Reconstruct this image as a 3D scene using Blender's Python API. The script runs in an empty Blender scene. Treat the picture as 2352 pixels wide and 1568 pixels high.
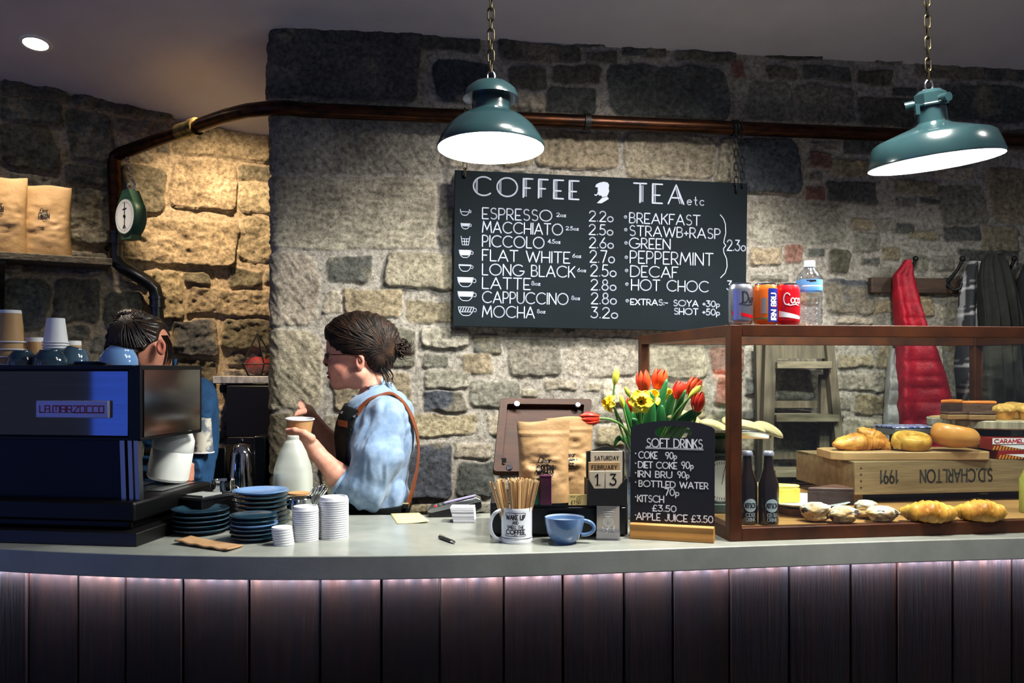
import bpy, bmesh, math, random
import numpy as np
from mathutils import Vector, Matrix, Euler
R = math.radians; PI = math.pi
sc = bpy.context.scene
C = sc.collection
# ---------------------------------------------------------------- camera
F, HZ, EYE, CT = 2000.0, 845.0, 1.55, 1.08        # focal length in px, horizon row, eye height, counter height
A = R(8.4)                                        # the wall runs away to the right by this angle
cam = bpy.data.objects.new('camera', bpy.data.cameras.new('camera')); C.objects.link(cam)
cam.location = (0, 0, EYE); cam.rotation_euler = (R(90), 0, 0)
cam.data.sensor_width = 36; cam.data.lens = F / 2352 * 36
cam.data.shift_y = (HZ - 784) / 2352
sc.camera = cam
# ---------------------------------------------------------------- light
sc.view_settings.view_transform = 'Standard'; sc.view_settings.look = 'None'
sc.view_settings.gamma = 1; sc.view_settings.use_curve_mapping = False
sc.view_settings.exposure = 0.0
w = bpy.data.worlds.new('world'); sc.world = w; w.use_nodes = True
w.node_tree.nodes['Background'].inputs[0].default_value = (0.60, 0.66, 0.92, 1)
w.node_tree.nodes['Background'].inputs[1].default_value = 0.20
def lamp(name, kind, loc, target, energy, col, size=.1, spot=None, blend=.5, sy=None):
    l = bpy.data.lights.new(name, kind); l.energy = energy; l.color = col
    if kind == 'AREA':
        l.shape = 'RECTANGLE'; l.size = size; l.size_y = sy or size
    else: l.shadow_soft_size = size
    if spot: l.spot_size = R(spot); l.spot_blend = blend
    o = bpy.data.objects.new(name, l); C.objects.link(o); o.location = loc
    o.rotation_euler = (Vector(target) - Vector(loc)).to_track_quat('-Z', 'Y').to_euler()
    return o
WARM = (1, .87, .68); NEUT = (1, .96, .89)
lamp('ceiling_and_fill_spot', 'SPOT', (1.05, 2.05, 3.05), (.25, 3.3, 1.05), 470, NEUT, .16, 84, .7)
lamp('ceiling_and_fill_spot', 'SPOT', (.40, 2.10, 3.05), (-.25, 3.1, 1.0), 110, NEUT, .10, 76, .8)
lamp('ceiling_and_fill_spot', 'SPOT', (2.2, 2.15, 3.0), (1.5, 3.2, 1.0), 120, NEUT, .10, 75, .8)
lamp('ceiling_and_fill_spot', 'SPOT', (1.35, .55, 2.95), (1.15, 2.62, 1.17), 75, NEUT, .08, 30, .7)  # fill spot added to brighten the scones and bottles in the case
lamp('alcove_spot_light', 'SPOT', (-1.22, 3.55, 2.74), (-1.36, 4.25, 1.95), 150, (1, .73, .45), .03, 92, .9)
lamp('unseen_blue_light', 'AREA', (-3.07, 0.0, 1.5), (-1.2, 2.3, 1.3), 4.5, (.05, .17, 1), .28, sy=1.9)  # unseen blue source, added for the right band on the machine panel
lamp('unseen_blue_light', 'AREA', (-4.1, .35, 1.5), (-1.4, 2.4, 1.3), 6, (.05, .17, 1), .28, sy=1.9)  # second unseen blue source, added for the panel's left band
# ---------------------------------------------------------------- helpers
MX = {}
def P(px, py, Y): return Vector(((px - 1176) / F * Y, Y, EYE + (HZ - py) / F * Y))
def onz(px, py, z):                                # the point of height z seen at a pixel
    Y = (EYE - z) * F / (py - HZ); return P(px, py, Y)
def lin(c): return c / 12.92 if c <= .04045 else ((c + .055) / 1.055) ** 2.4
def hx(s): return tuple(lin(int(s[i:i + 2], 16) / 255) for i in (0, 2, 4))
class Plane:                                       # a plane in the room with its own 2D axes
    def __init__(s, o, u, v):
        s.o, s.u = Vector(o), Vector(u).normalized(); v = Vector(v); s.v = (v - s.u * v.dot(s.u)).normalized(); s.n = s.u.cross(s.v)
    def px(s, px, py):
        d = Vector(((px - 1176) / F, 1, (HZ - py) / F)); e = Vector((0, 0, EYE))
        q = e + d * ((s.o - e).dot(s.n) / d.dot(s.n)) - s.o
        return q.dot(s.u), q.dot(s.v)
    def at(s, a, b, off=0): return s.o + s.u * a + s.v * b + s.n * off
    def pt(s, px, py, off=0): a, b = s.px(px, py); return s.at(a, b, off)
def tag(o, label=None, cat=None, group=None, kind=None):
    if label: o['label'] = label
    if cat: o['category'] = cat
    if group: o['group'] = group
    if kind: o['kind'] = kind
    return o
def thing(name, label, cat, loc=(0, 0, 0), rot=0, group=None):
    o = bpy.data.objects.new(name, None); C.objects.link(o); o.empty_display_size = .02
    e = Euler(rot if isinstance(rot, tuple) else (0, 0, rot))
    o.location = loc; o.rotation_euler = e
    MX[o] = Matrix.Translation(Vector(loc)) @ e.to_matrix().to_4x4()
    return tag(o, label, cat, group)
def kids(o): return [c for c in bpy.data.objects if c.parent == o]
def dup(o, loc, rot=None, label=None, group=None, deep=True):
    r = o.copy(); C.objects.link(r); r.location = loc
    if rot is not None: r.rotation_euler = rot if isinstance(rot, tuple) else (0, 0, rot)
    if label: r['label'] = label
    if group: r['group'] = group
    def rec(a, b):
        for c in kids(a):
            d = c.copy(); C.objects.link(d); d.parent = b; rec(c, d)
    if deep: rec(o, r)
    return r
def mesh_from(name, V, Fs, smooth=40):
    me = bpy.data.meshes.new(name)
    V = np.asarray(V, dtype=np.float32)
    if isinstance(Fs, np.ndarray):
        me.vertices.add(len(V)); me.vertices.foreach_set('co', V.ravel())
        n, k = Fs.shape
        me.loops.add(n * k); me.loops.foreach_set('vertex_index', Fs.astype(np.int32).ravel())
        me.polygons.add(n); me.polygons.foreach_set('loop_start', np.arange(0, n * k, k, dtype=np.int32))
        me.update(calc_edges=True); me.validate()
    else:
        me.from_pydata(V.tolist(), [], Fs); me.update()
    if smooth:
        me.polygons.foreach_set('use_smooth', np.ones(len(me.polygons), dtype=bool))
        if smooth < 170: me.set_sharp_from_angle(angle=R(smooth))
    return me
def link(name, me, m, parent=None, world=False, col=None):
    if world and parent is not None: me.transform(MX[parent].inverted())
    if col is not None:
        a = me.color_attributes.new('Col', 'FLOAT_COLOR', 'POINT')
        c = np.ones((len(me.vertices), 4), dtype=np.float32); c[:, :3] = col
        a.data.foreach_set('color', c.ravel())
    if m: me.materials.append(m)
    o = bpy.data.objects.new(name, me); C.objects.link(o)
    if parent: o.parent = parent; MX[o] = MX[parent]
    else: MX[o] = Matrix()
    return o
class MB:                                          # collects shapes into one mesh
    def __init__(s, M=None): s.v, s.f, s.M = [], [], M
    def add(s, V, Fs, M=None):
        o = len(s.v)
        for p in V:
            p = Vector(p)
            if M is not None: p = M @ p
            if s.M is not None: p = s.M @ p
            s.v.append(p)
        s.f += [tuple(i + o for i in f) for f in Fs]; return s
    def box(s, c, d, rot=None, M=None):
        x, y, z = d[0] / 2, d[1] / 2, d[2] / 2
        T = Matrix.Translation(Vector(c))
        if rot is not None: T = T @ Euler(rot).to_matrix().to_4x4()
        if M is not None: T = M @ T
        V = [(i * x, j * y, k * z) for i in (-1, 1) for j in (-1, 1) for k in (-1, 1)]
        return s.add(V, [(0, 1, 3, 2), (4, 6, 7, 5), (0, 4, 5, 1), (2, 3, 7, 6), (0, 2, 6, 4), (1, 5, 7, 3)], T)
    def tube(s, path, r, n=12, caps=True, closed=False, flat=None):
        path = [Vector(p) for p in path]; m = len(path); V, Fs = [], []; up = None
        for i, p in enumerate(path):
            if closed: t = path[(i + 1) % m] - path[i - 1]
            else: t = path[min(i + 1, m - 1)] - path[max(i - 1, 0)]
            if t.length < 1e-9: t = Vector((0, 0, 1))
            t.normalize()
            if up is None:
                up = flat[1] if flat and flat[1] is not None else (Vector((0, 0, 1)) if abs(t.z) < .9 else Vector((1, 0, 0)))
                up = Vector(up)
            a = t.cross(up)
            if a.length < 1e-6: a = t.orthogonal()
            a.normalize(); b = a.cross(t).normalized(); up = b
            q = r[i] if hasattr(r, '__len__') else r
            k = flat[0] if flat else 1
            for j in range(n):
                th = 2 * PI * j / n
                V.append(p + a * math.cos(th) * q + b * math.sin(th) * q * k)
        for i in range(m if closed else m - 1):
            for j in range(n):
                k2 = (i + 1) % m
                Fs.append((i * n + j, i * n + (j + 1) % n, k2 * n + (j + 1) % n, k2 * n + j))
        if caps and not closed: Fs += [tuple(range(n - 1, -1, -1)), tuple((m - 1) * n + j for j in range(n))]
        return s.add(V, Fs)
    def lathe(s, prof, n=32, c=(0, 0, 0), M=None, wob=None, caps=False):
        V, Fs = [], []; m = len(prof)
        for i, (r, z) in enumerate(prof):
            for j in range(n):
                th = 2 * PI * j / n; q = r * (wob(th, i) if wob else 1)
                V.append((c[0] + q * math.cos(th), c[1] + q * math.sin(th), c[2] + z))
        for i in range(m - 1):
            for j in range(n): Fs.append((i * n + j, i * n + (j + 1) % n, (i + 1) * n + (j + 1) % n, (i + 1) * n + j))
        if caps and prof[0][0] > 1e-6: Fs.append(tuple(range(n - 1, -1, -1)))
        if caps and prof[-1][0] > 1e-6: Fs.append(tuple((m - 1) * n + j for j in range(n)))
        return s.add(V, Fs, M)
    def prism(s, poly, z0, z1, M=None):
        n = len(poly)
        V = [(x, y, z0) for x, y in poly] + [(x, y, z1) for x, y in poly]
        Fs = [tuple(range(n - 1, -1, -1)), tuple(range(n, 2 * n))] + [(i, (i + 1) % n, n + (i + 1) % n, n + i) for i in range(n)]
        return s.add(V, Fs, M)
    def grid(s, fn, nu, nv, cu=False, cv=False):
        V = [fn(i / (nu if cu else nu - 1), j / (nv if cv else nv - 1)) for i in range(nu) for j in range(nv)]
        Fs = [(i * nv + j, ((i + 1) % nu) * nv + j, ((i + 1) % nu) * nv + (j + 1) % nv, i * nv + (j + 1) % nv)
              for i in range(nu if cu else nu - 1) for j in range(nv if cv else nv - 1)]
        return s.add(V, Fs)
    def ell(s, c, r, n=16, m=10, M=None):
        r = r if hasattr(r, '__len__') else (r, r, r)
        pr = [(max(math.sin(PI * i / m), 1e-7), -math.cos(PI * i / m)) for i in range(m + 1)]
        return s.lathe(pr, n, M=(M or Matrix()) @ Matrix.Translation(Vector(c)) @ Matrix.Diagonal((r[0], r[1], r[2], 1)))
    def build(s, name, m, parent=None, world=False, smooth=40, bevel=0, solid=0, col=None, base=None):
        V = s.v
        if base is not None: V = [p - Vector(base) for p in V]
        o = link(name, mesh_from(name, [tuple(p) for p in V], s.f, smooth), m, parent, world, col)
        if base is not None: o.location = base
        if solid: q = o.modifiers.new('solid', 'SOLIDIFY'); q.thickness = solid; q.offset = 0
        if bevel: q = o.modifiers.new('bevel', 'BEVEL'); q.width = bevel; q.segments = 2; q.limit_method = 'ANGLE'; q.angle_limit = R(50)
        return o
# ---- noise and signed distance meshes
def vnoise(x, y, z=0, seed=0):
    def h(i, j, k):
        q = np.sin(i * 127.1 + j * 311.7 + k * 74.7 + seed * 17.3) * 43758.5453
        return q - np.floor(q)
    x, y, z = np.broadcast_arrays(np.asarray(x, float), np.asarray(y, float), np.asarray(z, float))
    i, j, k = np.floor(x), np.floor(y), np.floor(z); a, b, c = x - i, y - j, z - k
    a, b, c = a * a * (3 - 2 * a), b * b * (3 - 2 * b), c * c * (3 - 2 * c)
    L = lambda p, q, t: p + (q - p) * t
    if not z.any(): return L(L(h(i, j, 0), h(i + 1, j, 0), a), L(h(i, j + 1, 0), h(i + 1, j + 1, 0), a), b)
    return L(L(L(h(i, j, k), h(i + 1, j, k), a), L(h(i, j + 1, k), h(i + 1, j + 1, k), a), b),
             L(L(h(i, j, k + 1), h(i + 1, j, k + 1), a), L(h(i, j + 1, k + 1), h(i + 1, j + 1, k + 1), a), b), c)
def fbm(x, y, z=0, o=4, seed=0):
    t, a, n = 0, .5, 0
    for i in range(o):
        f = 2 ** i; t = t + a * vnoise(np.asarray(x) * f, np.asarray(y) * f, np.asarray(z) * f, seed + i); n += a; a *= .5
    return t / n
def snet(f, lo, hi, res):
    lo, hi = np.array(lo, float), np.array(hi, float)
    n = np.ceil((hi - lo) / res).astype(int) + 1; K = 4
    cn = (n - 1) // K + 2
    ax = [lo[i] + np.arange(cn[i]) * K * res for i in range(3)]
    cv = f(*np.meshgrid(*ax, indexing='ij')).astype(np.float32)
    ii = [np.minimum((np.arange(n[i]) + K // 2) // K, cn[i] - 1) for i in range(3)]
    D = cv[np.ix_(*ii)].copy()
    near = np.argwhere(np.abs(D) < 8.5 * res)
    p = lo + near * res
    D[near[:, 0], near[:, 1], near[:, 2]] = f(p[:, 0], p[:, 1], p[:, 2])
    D = np.pad(D, 1, constant_values=1.0); lo = lo - res
    S = D < 0
    cs = [S[a:S.shape[0] - 1 + a, b:S.shape[1] - 1 + b, c:S.shape[2] - 1 + c] for a in (0, 1) for b in (0, 1) for c in (0, 1)]
    cnt = sum(q.astype(np.int8) for q in cs); mix = (cnt > 0) & (cnt < 8)
    cell = np.argwhere(mix); idx = -np.ones(mix.shape, int); idx[mix] = np.arange(len(cell))
    d = np.stack([D[cell[:, 0] + a, cell[:, 1] + b, cell[:, 2] + c] for a in (0, 1) for b in (0, 1) for c in (0, 1)], 1)
    off = np.array([(a, b, c) for a in (0, 1) for b in (0, 1) for c in (0, 1)], float)
    acc = np.zeros((len(cell), 3)); num = np.zeros(len(cell))
    for i in range(8):
        for j in range(i + 1, 8):
            if np.abs(off[i] - off[j]).sum() != 1: continue
            m = (d[:, i] < 0) != (d[:, j] < 0); t = d[m, i] / (d[m, i] - d[m, j])
            acc[m] += off[i] + t[:, None] * (off[j] - off[i]); num[m] += 1
    V = lo + (cell + acc / num[:, None]) * res
    Fs = []
    for axn in range(3):
        sl0 = [slice(None)] * 3; sl1 = [slice(None)] * 3; sl0[axn] = slice(0, -1); sl1[axn] = slice(1, None)
        e = np.argwhere(S[tuple(sl0)] != S[tuple(sl1)]); a, b = [(1, 2), (2, 0), (0, 1)][axn]
        e = e[(e[:, a] > 0) & (e[:, b] > 0)]
        fl = S[e[:, 0], e[:, 1], e[:, 2]]
        q = []
        for da, db in ((0, 0), (-1, 0), (-1, -1), (0, -1)):
            g = e.copy(); g[:, a] += da; g[:, b] += db; q.append(idx[g[:, 0], g[:, 1], g[:, 2]])
        q = np.stack(q, 1); q[~fl] = q[~fl][:, ::-1]; Fs.append(q)
    return V, np.concatenate(Fs)
def cap(x, y, z, a, b, ra, rb):                    # tapered capsule
    a, b = np.array(a, float), np.array(b, float); ab = b - a
    t = np.clip(((x - a[0]) * ab[0] + (y - a[1]) * ab[1] + (z - a[2]) * ab[2]) / max(ab @ ab, 1e-9), 0, 1)
    return np.sqrt((x - a[0] - t * ab[0]) ** 2 + (y - a[1] - t * ab[1]) ** 2 + (z - a[2] - t * ab[2]) ** 2) - (ra + (rb - ra) * t)
def eld(x, y, z, c, r, M=None):                    # ellipsoid, optional 3x3 rotation
    q = np.stack([x - c[0], y - c[1], z - c[2]])
    if M is not None: q = np.tensordot(np.array(M).T, q, 1)
    k = np.sqrt((q[0] / r[0]) ** 2 + (q[1] / r[1]) ** 2 + (q[2] / r[2]) ** 2)
    k2 = np.sqrt((q[0] / r[0] ** 2) ** 2 + (q[1] / r[1] ** 2) ** 2 + (q[2] / r[2] ** 2) ** 2)
    return k * (k - 1) / np.maximum(k2, 1e-6)
def su(a, b, k):                                   # smooth union
    h = np.clip(.5 + .5 * (b - a) / k, 0, 1); return b + (a - b) * h - k * h * (1 - h)
def sd(a, b, k): return -su(-a, b, k)              # a minus b
# ---- materials
MAT = {}
def mat(name, c, rough=.5, metal=0, c2=None, scale=20, stretch=(1, 1, 1), detail=5, lo=.35, hi=.65, bump=0, bscale=None,
        bstretch=None, trans=0, emit=0, ecol=None, coat=0, spec=.5, attr=False, rvar=0, nr=.6, ior=1.45, sss=0, sheen=0, aniso=0, bdist=.01):
    if name in MAT: return MAT[name]
    m = bpy.data.materials.new(name); m.use_nodes = True; MAT[name] = m
    N, L = m.node_tree.nodes, m.node_tree.links; b = N['Principled BSDF']
    if isinstance(c, str): c = hx(c)
    if isinstance(c2, str): c2 = hx(c2)
    I = b.inputs
    I['Base Color'].default_value = (*c, 1); I['Roughness'].default_value = rough; I['Metallic'].default_value = metal
    I['Specular IOR Level'].default_value = spec; I['IOR'].default_value = ior; I['Transmission Weight'].default_value = trans
    I['Coat Weight'].default_value = coat; I['Coat Roughness'].default_value = .06
    I['Sheen Weight'].default_value = sheen
    if sss: I['Subsurface Weight'].default_value = sss; I['Subsurface Radius'].default_value = (.012, .005, .003); I['Subsurface Scale'].default_value = .6
    if aniso: I['Anisotropic'].default_value = aniso
    if emit: I['Emission Color'].default_value = (*(ecol or c), 1); I['Emission Strength'].default_value = emit
    def noise(sca, st, det=detail):
        t = N.new('ShaderNodeTexCoord'); mp = N.new('ShaderNodeMapping'); mp.inputs['Scale'].default_value = st
        n = N.new('ShaderNodeTexNoise'); n.inputs['Scale'].default_value = sca; n.inputs['Detail'].default_value = det
        n.inputs['Roughness'].default_value = nr
        L.new(t.outputs['Object'], mp.inputs['Vector']); L.new(mp.outputs[0], n.inputs['Vector']); return n
    n = None; src = None
    if attr:
        at = N.new('ShaderNodeVertexColor'); at.layer_name = 'Col'; src = at.outputs['Color']
    if c2 is not None:
        n = noise(scale, stretch); rp = N.new('ShaderNodeValToRGB')
        rp.color_ramp.elements[0].position = lo; rp.color_ramp.elements[1].position = hi
        rp.color_ramp.elements[0].color = (*c, 1); rp.color_ramp.elements[1].color = (*c2, 1)
        L.new(n.outputs['Fac'], rp.inputs['Fac'])
        if src is not None:
            mx = N.new('ShaderNodeMix'); mx.data_type = 'RGBA'; mx.blend_type = 'MULTIPLY'; mx.inputs['Factor'].default_value = 1
            L.new(src, mx.inputs['A']); L.new(rp.outputs[0], mx.inputs['B']); src = mx.outputs['Result']
        else: src = rp.outputs[0]
    if src is not None: L.new(src, I['Base Color'])
    if rvar and n is not None:
        mr = N.new('ShaderNodeMapRange'); mr.inputs['To Min'].default_value = max(rough - rvar, .02); mr.inputs['To Max'].default_value = rough + rvar
        L.new(n.outputs['Fac'], mr.inputs['Value']); L.new(mr.outputs[0], I['Roughness'])
    if bump:
        bn = noise(bscale or scale, bstretch or stretch); bp = N.new('ShaderNodeBump')
        bp.inputs['Strength'].default_value = bump; bp.inputs['Distance'].default_value = bdist
        L.new(bn.outputs['Fac'], bp.inputs['Height']); L.new(bp.outputs[0], I['Normal'])
    return m
def glass(name, tint=(1, 1, 1), refl=.10, rough=.02):
    if name in MAT: return MAT[name]
    m = bpy.data.materials.new(name); m.use_nodes = True; MAT[name] = m
    N, L = m.node_tree.nodes, m.node_tree.links; N.remove(N['Principled BSDF'])
    t = N.new('ShaderNodeBsdfTransparent'); t.inputs[0].default_value = (*tint, 1)
    g = N.new('ShaderNodeBsdfGlossy'); g.inputs['Roughness'].default_value = rough
    f = N.new('ShaderNodeLayerWeight'); f.inputs['Blend'].default_value = .5; pw_ = N.new('ShaderNodeMath'); pw_.operation = 'POWER'; pw_.inputs[1].default_value = 4; L.new(f.outputs['Facing'], pw_.inputs[0])
    mr = N.new('ShaderNodeMath'); mr.operation = 'MULTIPLY_ADD'; mr.inputs[1].default_value = .55; mr.inputs[2].default_value = .025 + refl * .35
    x = N.new('ShaderNodeMixShader'); L.new(pw_.outputs[0], mr.inputs[0]); L.new(mr.outputs[0], x.inputs[0])
    L.new(t.outputs[0], x.inputs[1]); L.new(g.outputs[0], x.inputs[2]); L.new(x.outputs[0], N['Material Output'].inputs['Surface'])
    return m
# ---- a stroke alphabet for painted and printed lettering
def arc(cx, cy, rx, ry, a0, a1, n=12): return [(cx + rx * math.cos(R(a0 + (a1 - a0) * i / n)), cy + ry * math.sin(R(a0 + (a1 - a0) * i / n))) for i in range(n + 1)]
FONT = {
 'A': (.76, [[(0, 0), (.38, 1), (.76, 0)], [(.13, .32), (.63, .32)]]),
 'B': (.52, [[(0, 0), (0, 1), (.24, 1)] + arc(.24, .76, .22, .24, 90, -90) + [(0, .52)], [(.24, .52)] + arc(.26, .26, .26, .26, 90, -90) + [(0, 0)]]),
 'C': (.86, [arc(.5, .5, .5, .5, 48, 312, 20)]),
 'D': (.76, [[(0, 0), (0, 1), (.26, 1)] + arc(.26, .5, .5, .5, 90, -90, 16) + [(0, 0)]]),
 'E': (.48, [[(.48, 1), (0, 1), (0, 0), (.48, 0)], [(0, .42), (.36, .42)]]),
 'F': (.46, [[(.46, 1), (0, 1), (0, 0)], [(0, .5), (.34, .5)]]),
 'G': (.96, [arc(.5, .5, .5, .5, 48, 350, 20) + [(.98, .44), (.62, .44)]]),
 'H': (.64, [[(0, 0), (0, 1)], [(.64, 0), (.64, 1)], [(0, .45), (.64, .45)]]),
 'I': (.02, [[(.01, 0), (.01, 1)]]),
 'J': (.4, [[(.4, 1), (.4, .25)] + arc(.2, .22, .2, .22, 0, -160)]),
 'K': (.56, [[(0, 0), (0, 1)], [(.54, 1), (.02, .42)], [(.18, .58), (.56, 0)]]),
 'L': (.46, [[(0, 1), (0, 0), (.46, 0)]]),
 'M': (.86, [[(0, 0), (.1, 1), (.43, .25), (.76, 1), (.86, 0)]]),
 'N': (.66, [[(0, 0), (0, 1), (.66, 0), (.66, 1)]]),
 'O': (1.0, [arc(.5, .5, .5, .5, 0, 360, 28)]),
 'P': (.5, [[(0, 0), (0, 1), (.24, 1)] + arc(.24, .71, .26, .29, 90, -90) + [(0, .42)]]),
 'Q': (1.0, [arc(.5, .5, .5, .5, 0, 360, 28), [(.6, .25), (1, -.05)]]),
 'R': (.54, [[(0, 0), (0, 1), (.24, 1)] + arc(.24, .72, .26, .28, 90, -90) + [(0, .44)], [(.22, .44), (.54, 0)]]),
 'S': (.52, [arc(.27, .76, .22, .24, 40, 270, 14) + arc(.27, .26, .25, .26, 90, -140, 14)]),
 'T': (.62, [[(0, 1), (.62, 1)], [(.31, 1), (.31, 0)]]),
 'U': (.66, [[(0, 1), (0, .33)] + arc(.33, .33, .33, .33, 180, 360, 14) + [(.66, 1)]]),
 'V': (.7, [[(0, 1), (.35, 0), (.7, 1)]]),
 'W': (1.08, [[(0, 1), (.27, 0), (.54, .9), (.81, 0), (1.08, 1)]]),
 'X': (.6, [[(0, 0), (.6, 1)], [(0, 1), (.6, 0)]]),
 'Y': (.64, [[(0, 1), (.32, .48), (.64, 1)], [(.32, .48), (.32, 0)]]),
 'Z': (.58, [[(0, 1), (.58, 1), (0, 0), (.58, 0)]]),
 '0': (.6, [arc(.3, .5, .3, .5, 0, 360, 20)]),
 '1': (.3, [[(0, .78), (.2, 1), (.2, 0)]]),
 '2': (.54, [arc(.27, .73, .26, .27, 165, -25, 12) + [(0, 0), (.54, 0)]]),
 '3': (.5, [[(.03, 1), (.46, 1), (.2, .6)] + arc(.22, .3, .28, .3, 85, -150, 12)]),
 '4': (.56, [[(.42, 0), (.42, 1), (0, .3), (.56, .3)]]),
 '5': (.5, [[(.45, 1), (.1, 1), (.05, .55)] + arc(.22, .31, .28, .31, 110, -140, 12)]),
 '6': (.56, [[(.42, 1), (.06, .42)] + arc(.28, .28, .27, .28, 150, 510, 18)]),
 '7': (.5, [[(0, 1), (.5, 1), (.18, 0)]]),
 '8': (.52, [arc(.26, .76, .2, .24, -90, 270, 16), arc(.26, .26, .26, .26, 90, 450, 18)]),
 '9': (.54, [arc(.27, .72, .26, .28, -20, 340, 18) + [(.5, .5), (.3, 0)]]),
 '.': (.05, [[(.02, .02), (.03, .03)]]), ':': (.05, [[(.02, .1), (.03, .1)], [(.02, .5), (.03, .5)]]),
 '-': (.3, [[(0, .42), (.3, .42)]]), '+': (.34, [[(0, .42), (.34, .42)], [(.17, .24), (.17, .6)]]),
 '£': (.56, [arc(.36, .74, .2, .26, 30, 180, 10) + [(.16, .2), (.04, 0), (.54, 0)], [(0, .42), (.4, .42)]]),
 'o': (.5, [arc(.25, .25, .25, .25, 0, 360, 18)]), 'c': (.44, [arc(.25, .25, .25, .25, 45, 315, 12)]),
 'e': (.48, [[(.0, .27), (.48, .27)] + arc(.24, .25, .24, .25, 5, 310, 14)]),
 't': (.34, [[(.15, .8), (.15, .12)] + arc(.27, .12, .12, .12, 180, 300, 6), [(0, .5), (.32, .5)]]),
 'z': (.36, [[(0, .5), (.36, .5), (0, 0), (.36, 0)]]),
 'p': (.44, [[(0, .5), (0, -.3)], arc(.2, .25, .22, .25, 150, -150, 14)]),
 'a': (.46, [arc(.22, .25, .22, .25, 30, 330, 14), [(.44, .5), (.44, 0)]]),
 'r': (.3, [[(0, .5), (0, 0)], [(0, .3)] + arc(.16, .3, .16, .2, 160, 50, 6)]),
 'i': (.04, [[(.02, .5), (.02, 0)], [(.02, .75), (.03, .76)]]), 'l': (.04, [[(.02, 1), (.02, 0)]]),
 'y': (.42, [[(0, .5), (.2, 0)], [(.42, .5), (.1, -.3)]]),
 'b': (.44, [[(0, 1), (0, 0)], arc(.2, .25, .22, .25, 150, -150, 14)]),
 ' ': (.34, [])}
def layout(s, h, gap=.17, width=None):
    x, out = 0, []
    for ch in s:
        wd, st = FONT[ch]
        out += [[((x + a), b) for a, b in q] for q in st]; x += wd + gap
    tot = (x - gap); k = h if width is None else width / tot
    return [[(a * k, b * h) for a, b in q] for q in out], tot * k
def ribbon(mb, lines, th, fn, seg=None, nd=8):
    for q in lines:
        if seg:
            e = [q[0]]
            for a, b in zip(q, q[1:]):
                n = max(1, int(math.hypot(b[0] - a[0], b[1] - a[1]) / seg)); e += [(a[0] + (b[0] - a[0]) * i / n, a[1] + (b[1] - a[1]) * i / n) for i in range(1, n + 1)]
            q = e
        for a, b in zip(q, q[1:]):
            dx, dy = b[0] - a[0], b[1] - a[1]; l = math.hypot(dx, dy)
            if l < 1e-9: continue
            ox, oy = -dy / l * th / 2, dx / l * th / 2
            mb.add([fn(a[0] - ox, a[1] - oy), fn(b[0] - ox, b[1] - oy), fn(b[0] + ox, b[1] + oy), fn(a[0] + ox, a[1] + oy)], [(0, 1, 2, 3)])
        for a in q:
            mb.add([fn(a[0] + th / 2 * math.cos(2 * PI * i / nd), a[1] + th / 2 * math.sin(2 * PI * i / nd)) for i in range(nd)], [tuple(range(nd))])
def write(mb, s, x, y, h, th, fn, width=None, center=False, gap=.17, seg=None, slant=0):
    ls, wd = layout(s, h, gap, width)
    if center: x -= wd / 2
    ribbon(mb, [[(x + a + slant * b, y + b) for a, b in q] for q in ls], th, fn, seg); return wd
ORD = ['top', 'second', 'third', 'fourth', 'fifth', 'sixth', 'seventh', 'eighth', 'ninth', 'tenth', 'eleventh', 'twelfth', 'thirteenth',
       'fourteenth', 'fifteenth', 'sixteenth', 'seventeenth', 'eighteenth', 'nineteenth', 'twentieth']
def nth(i, n): return 'topmost' if i == 0 else ('bottom' if i == n - 1 else ORD[i] + ' from top')
U = Vector((math.cos(A), math.sin(A), 0)); WN = Vector((math.sin(A), -math.cos(A), 0))
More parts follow.
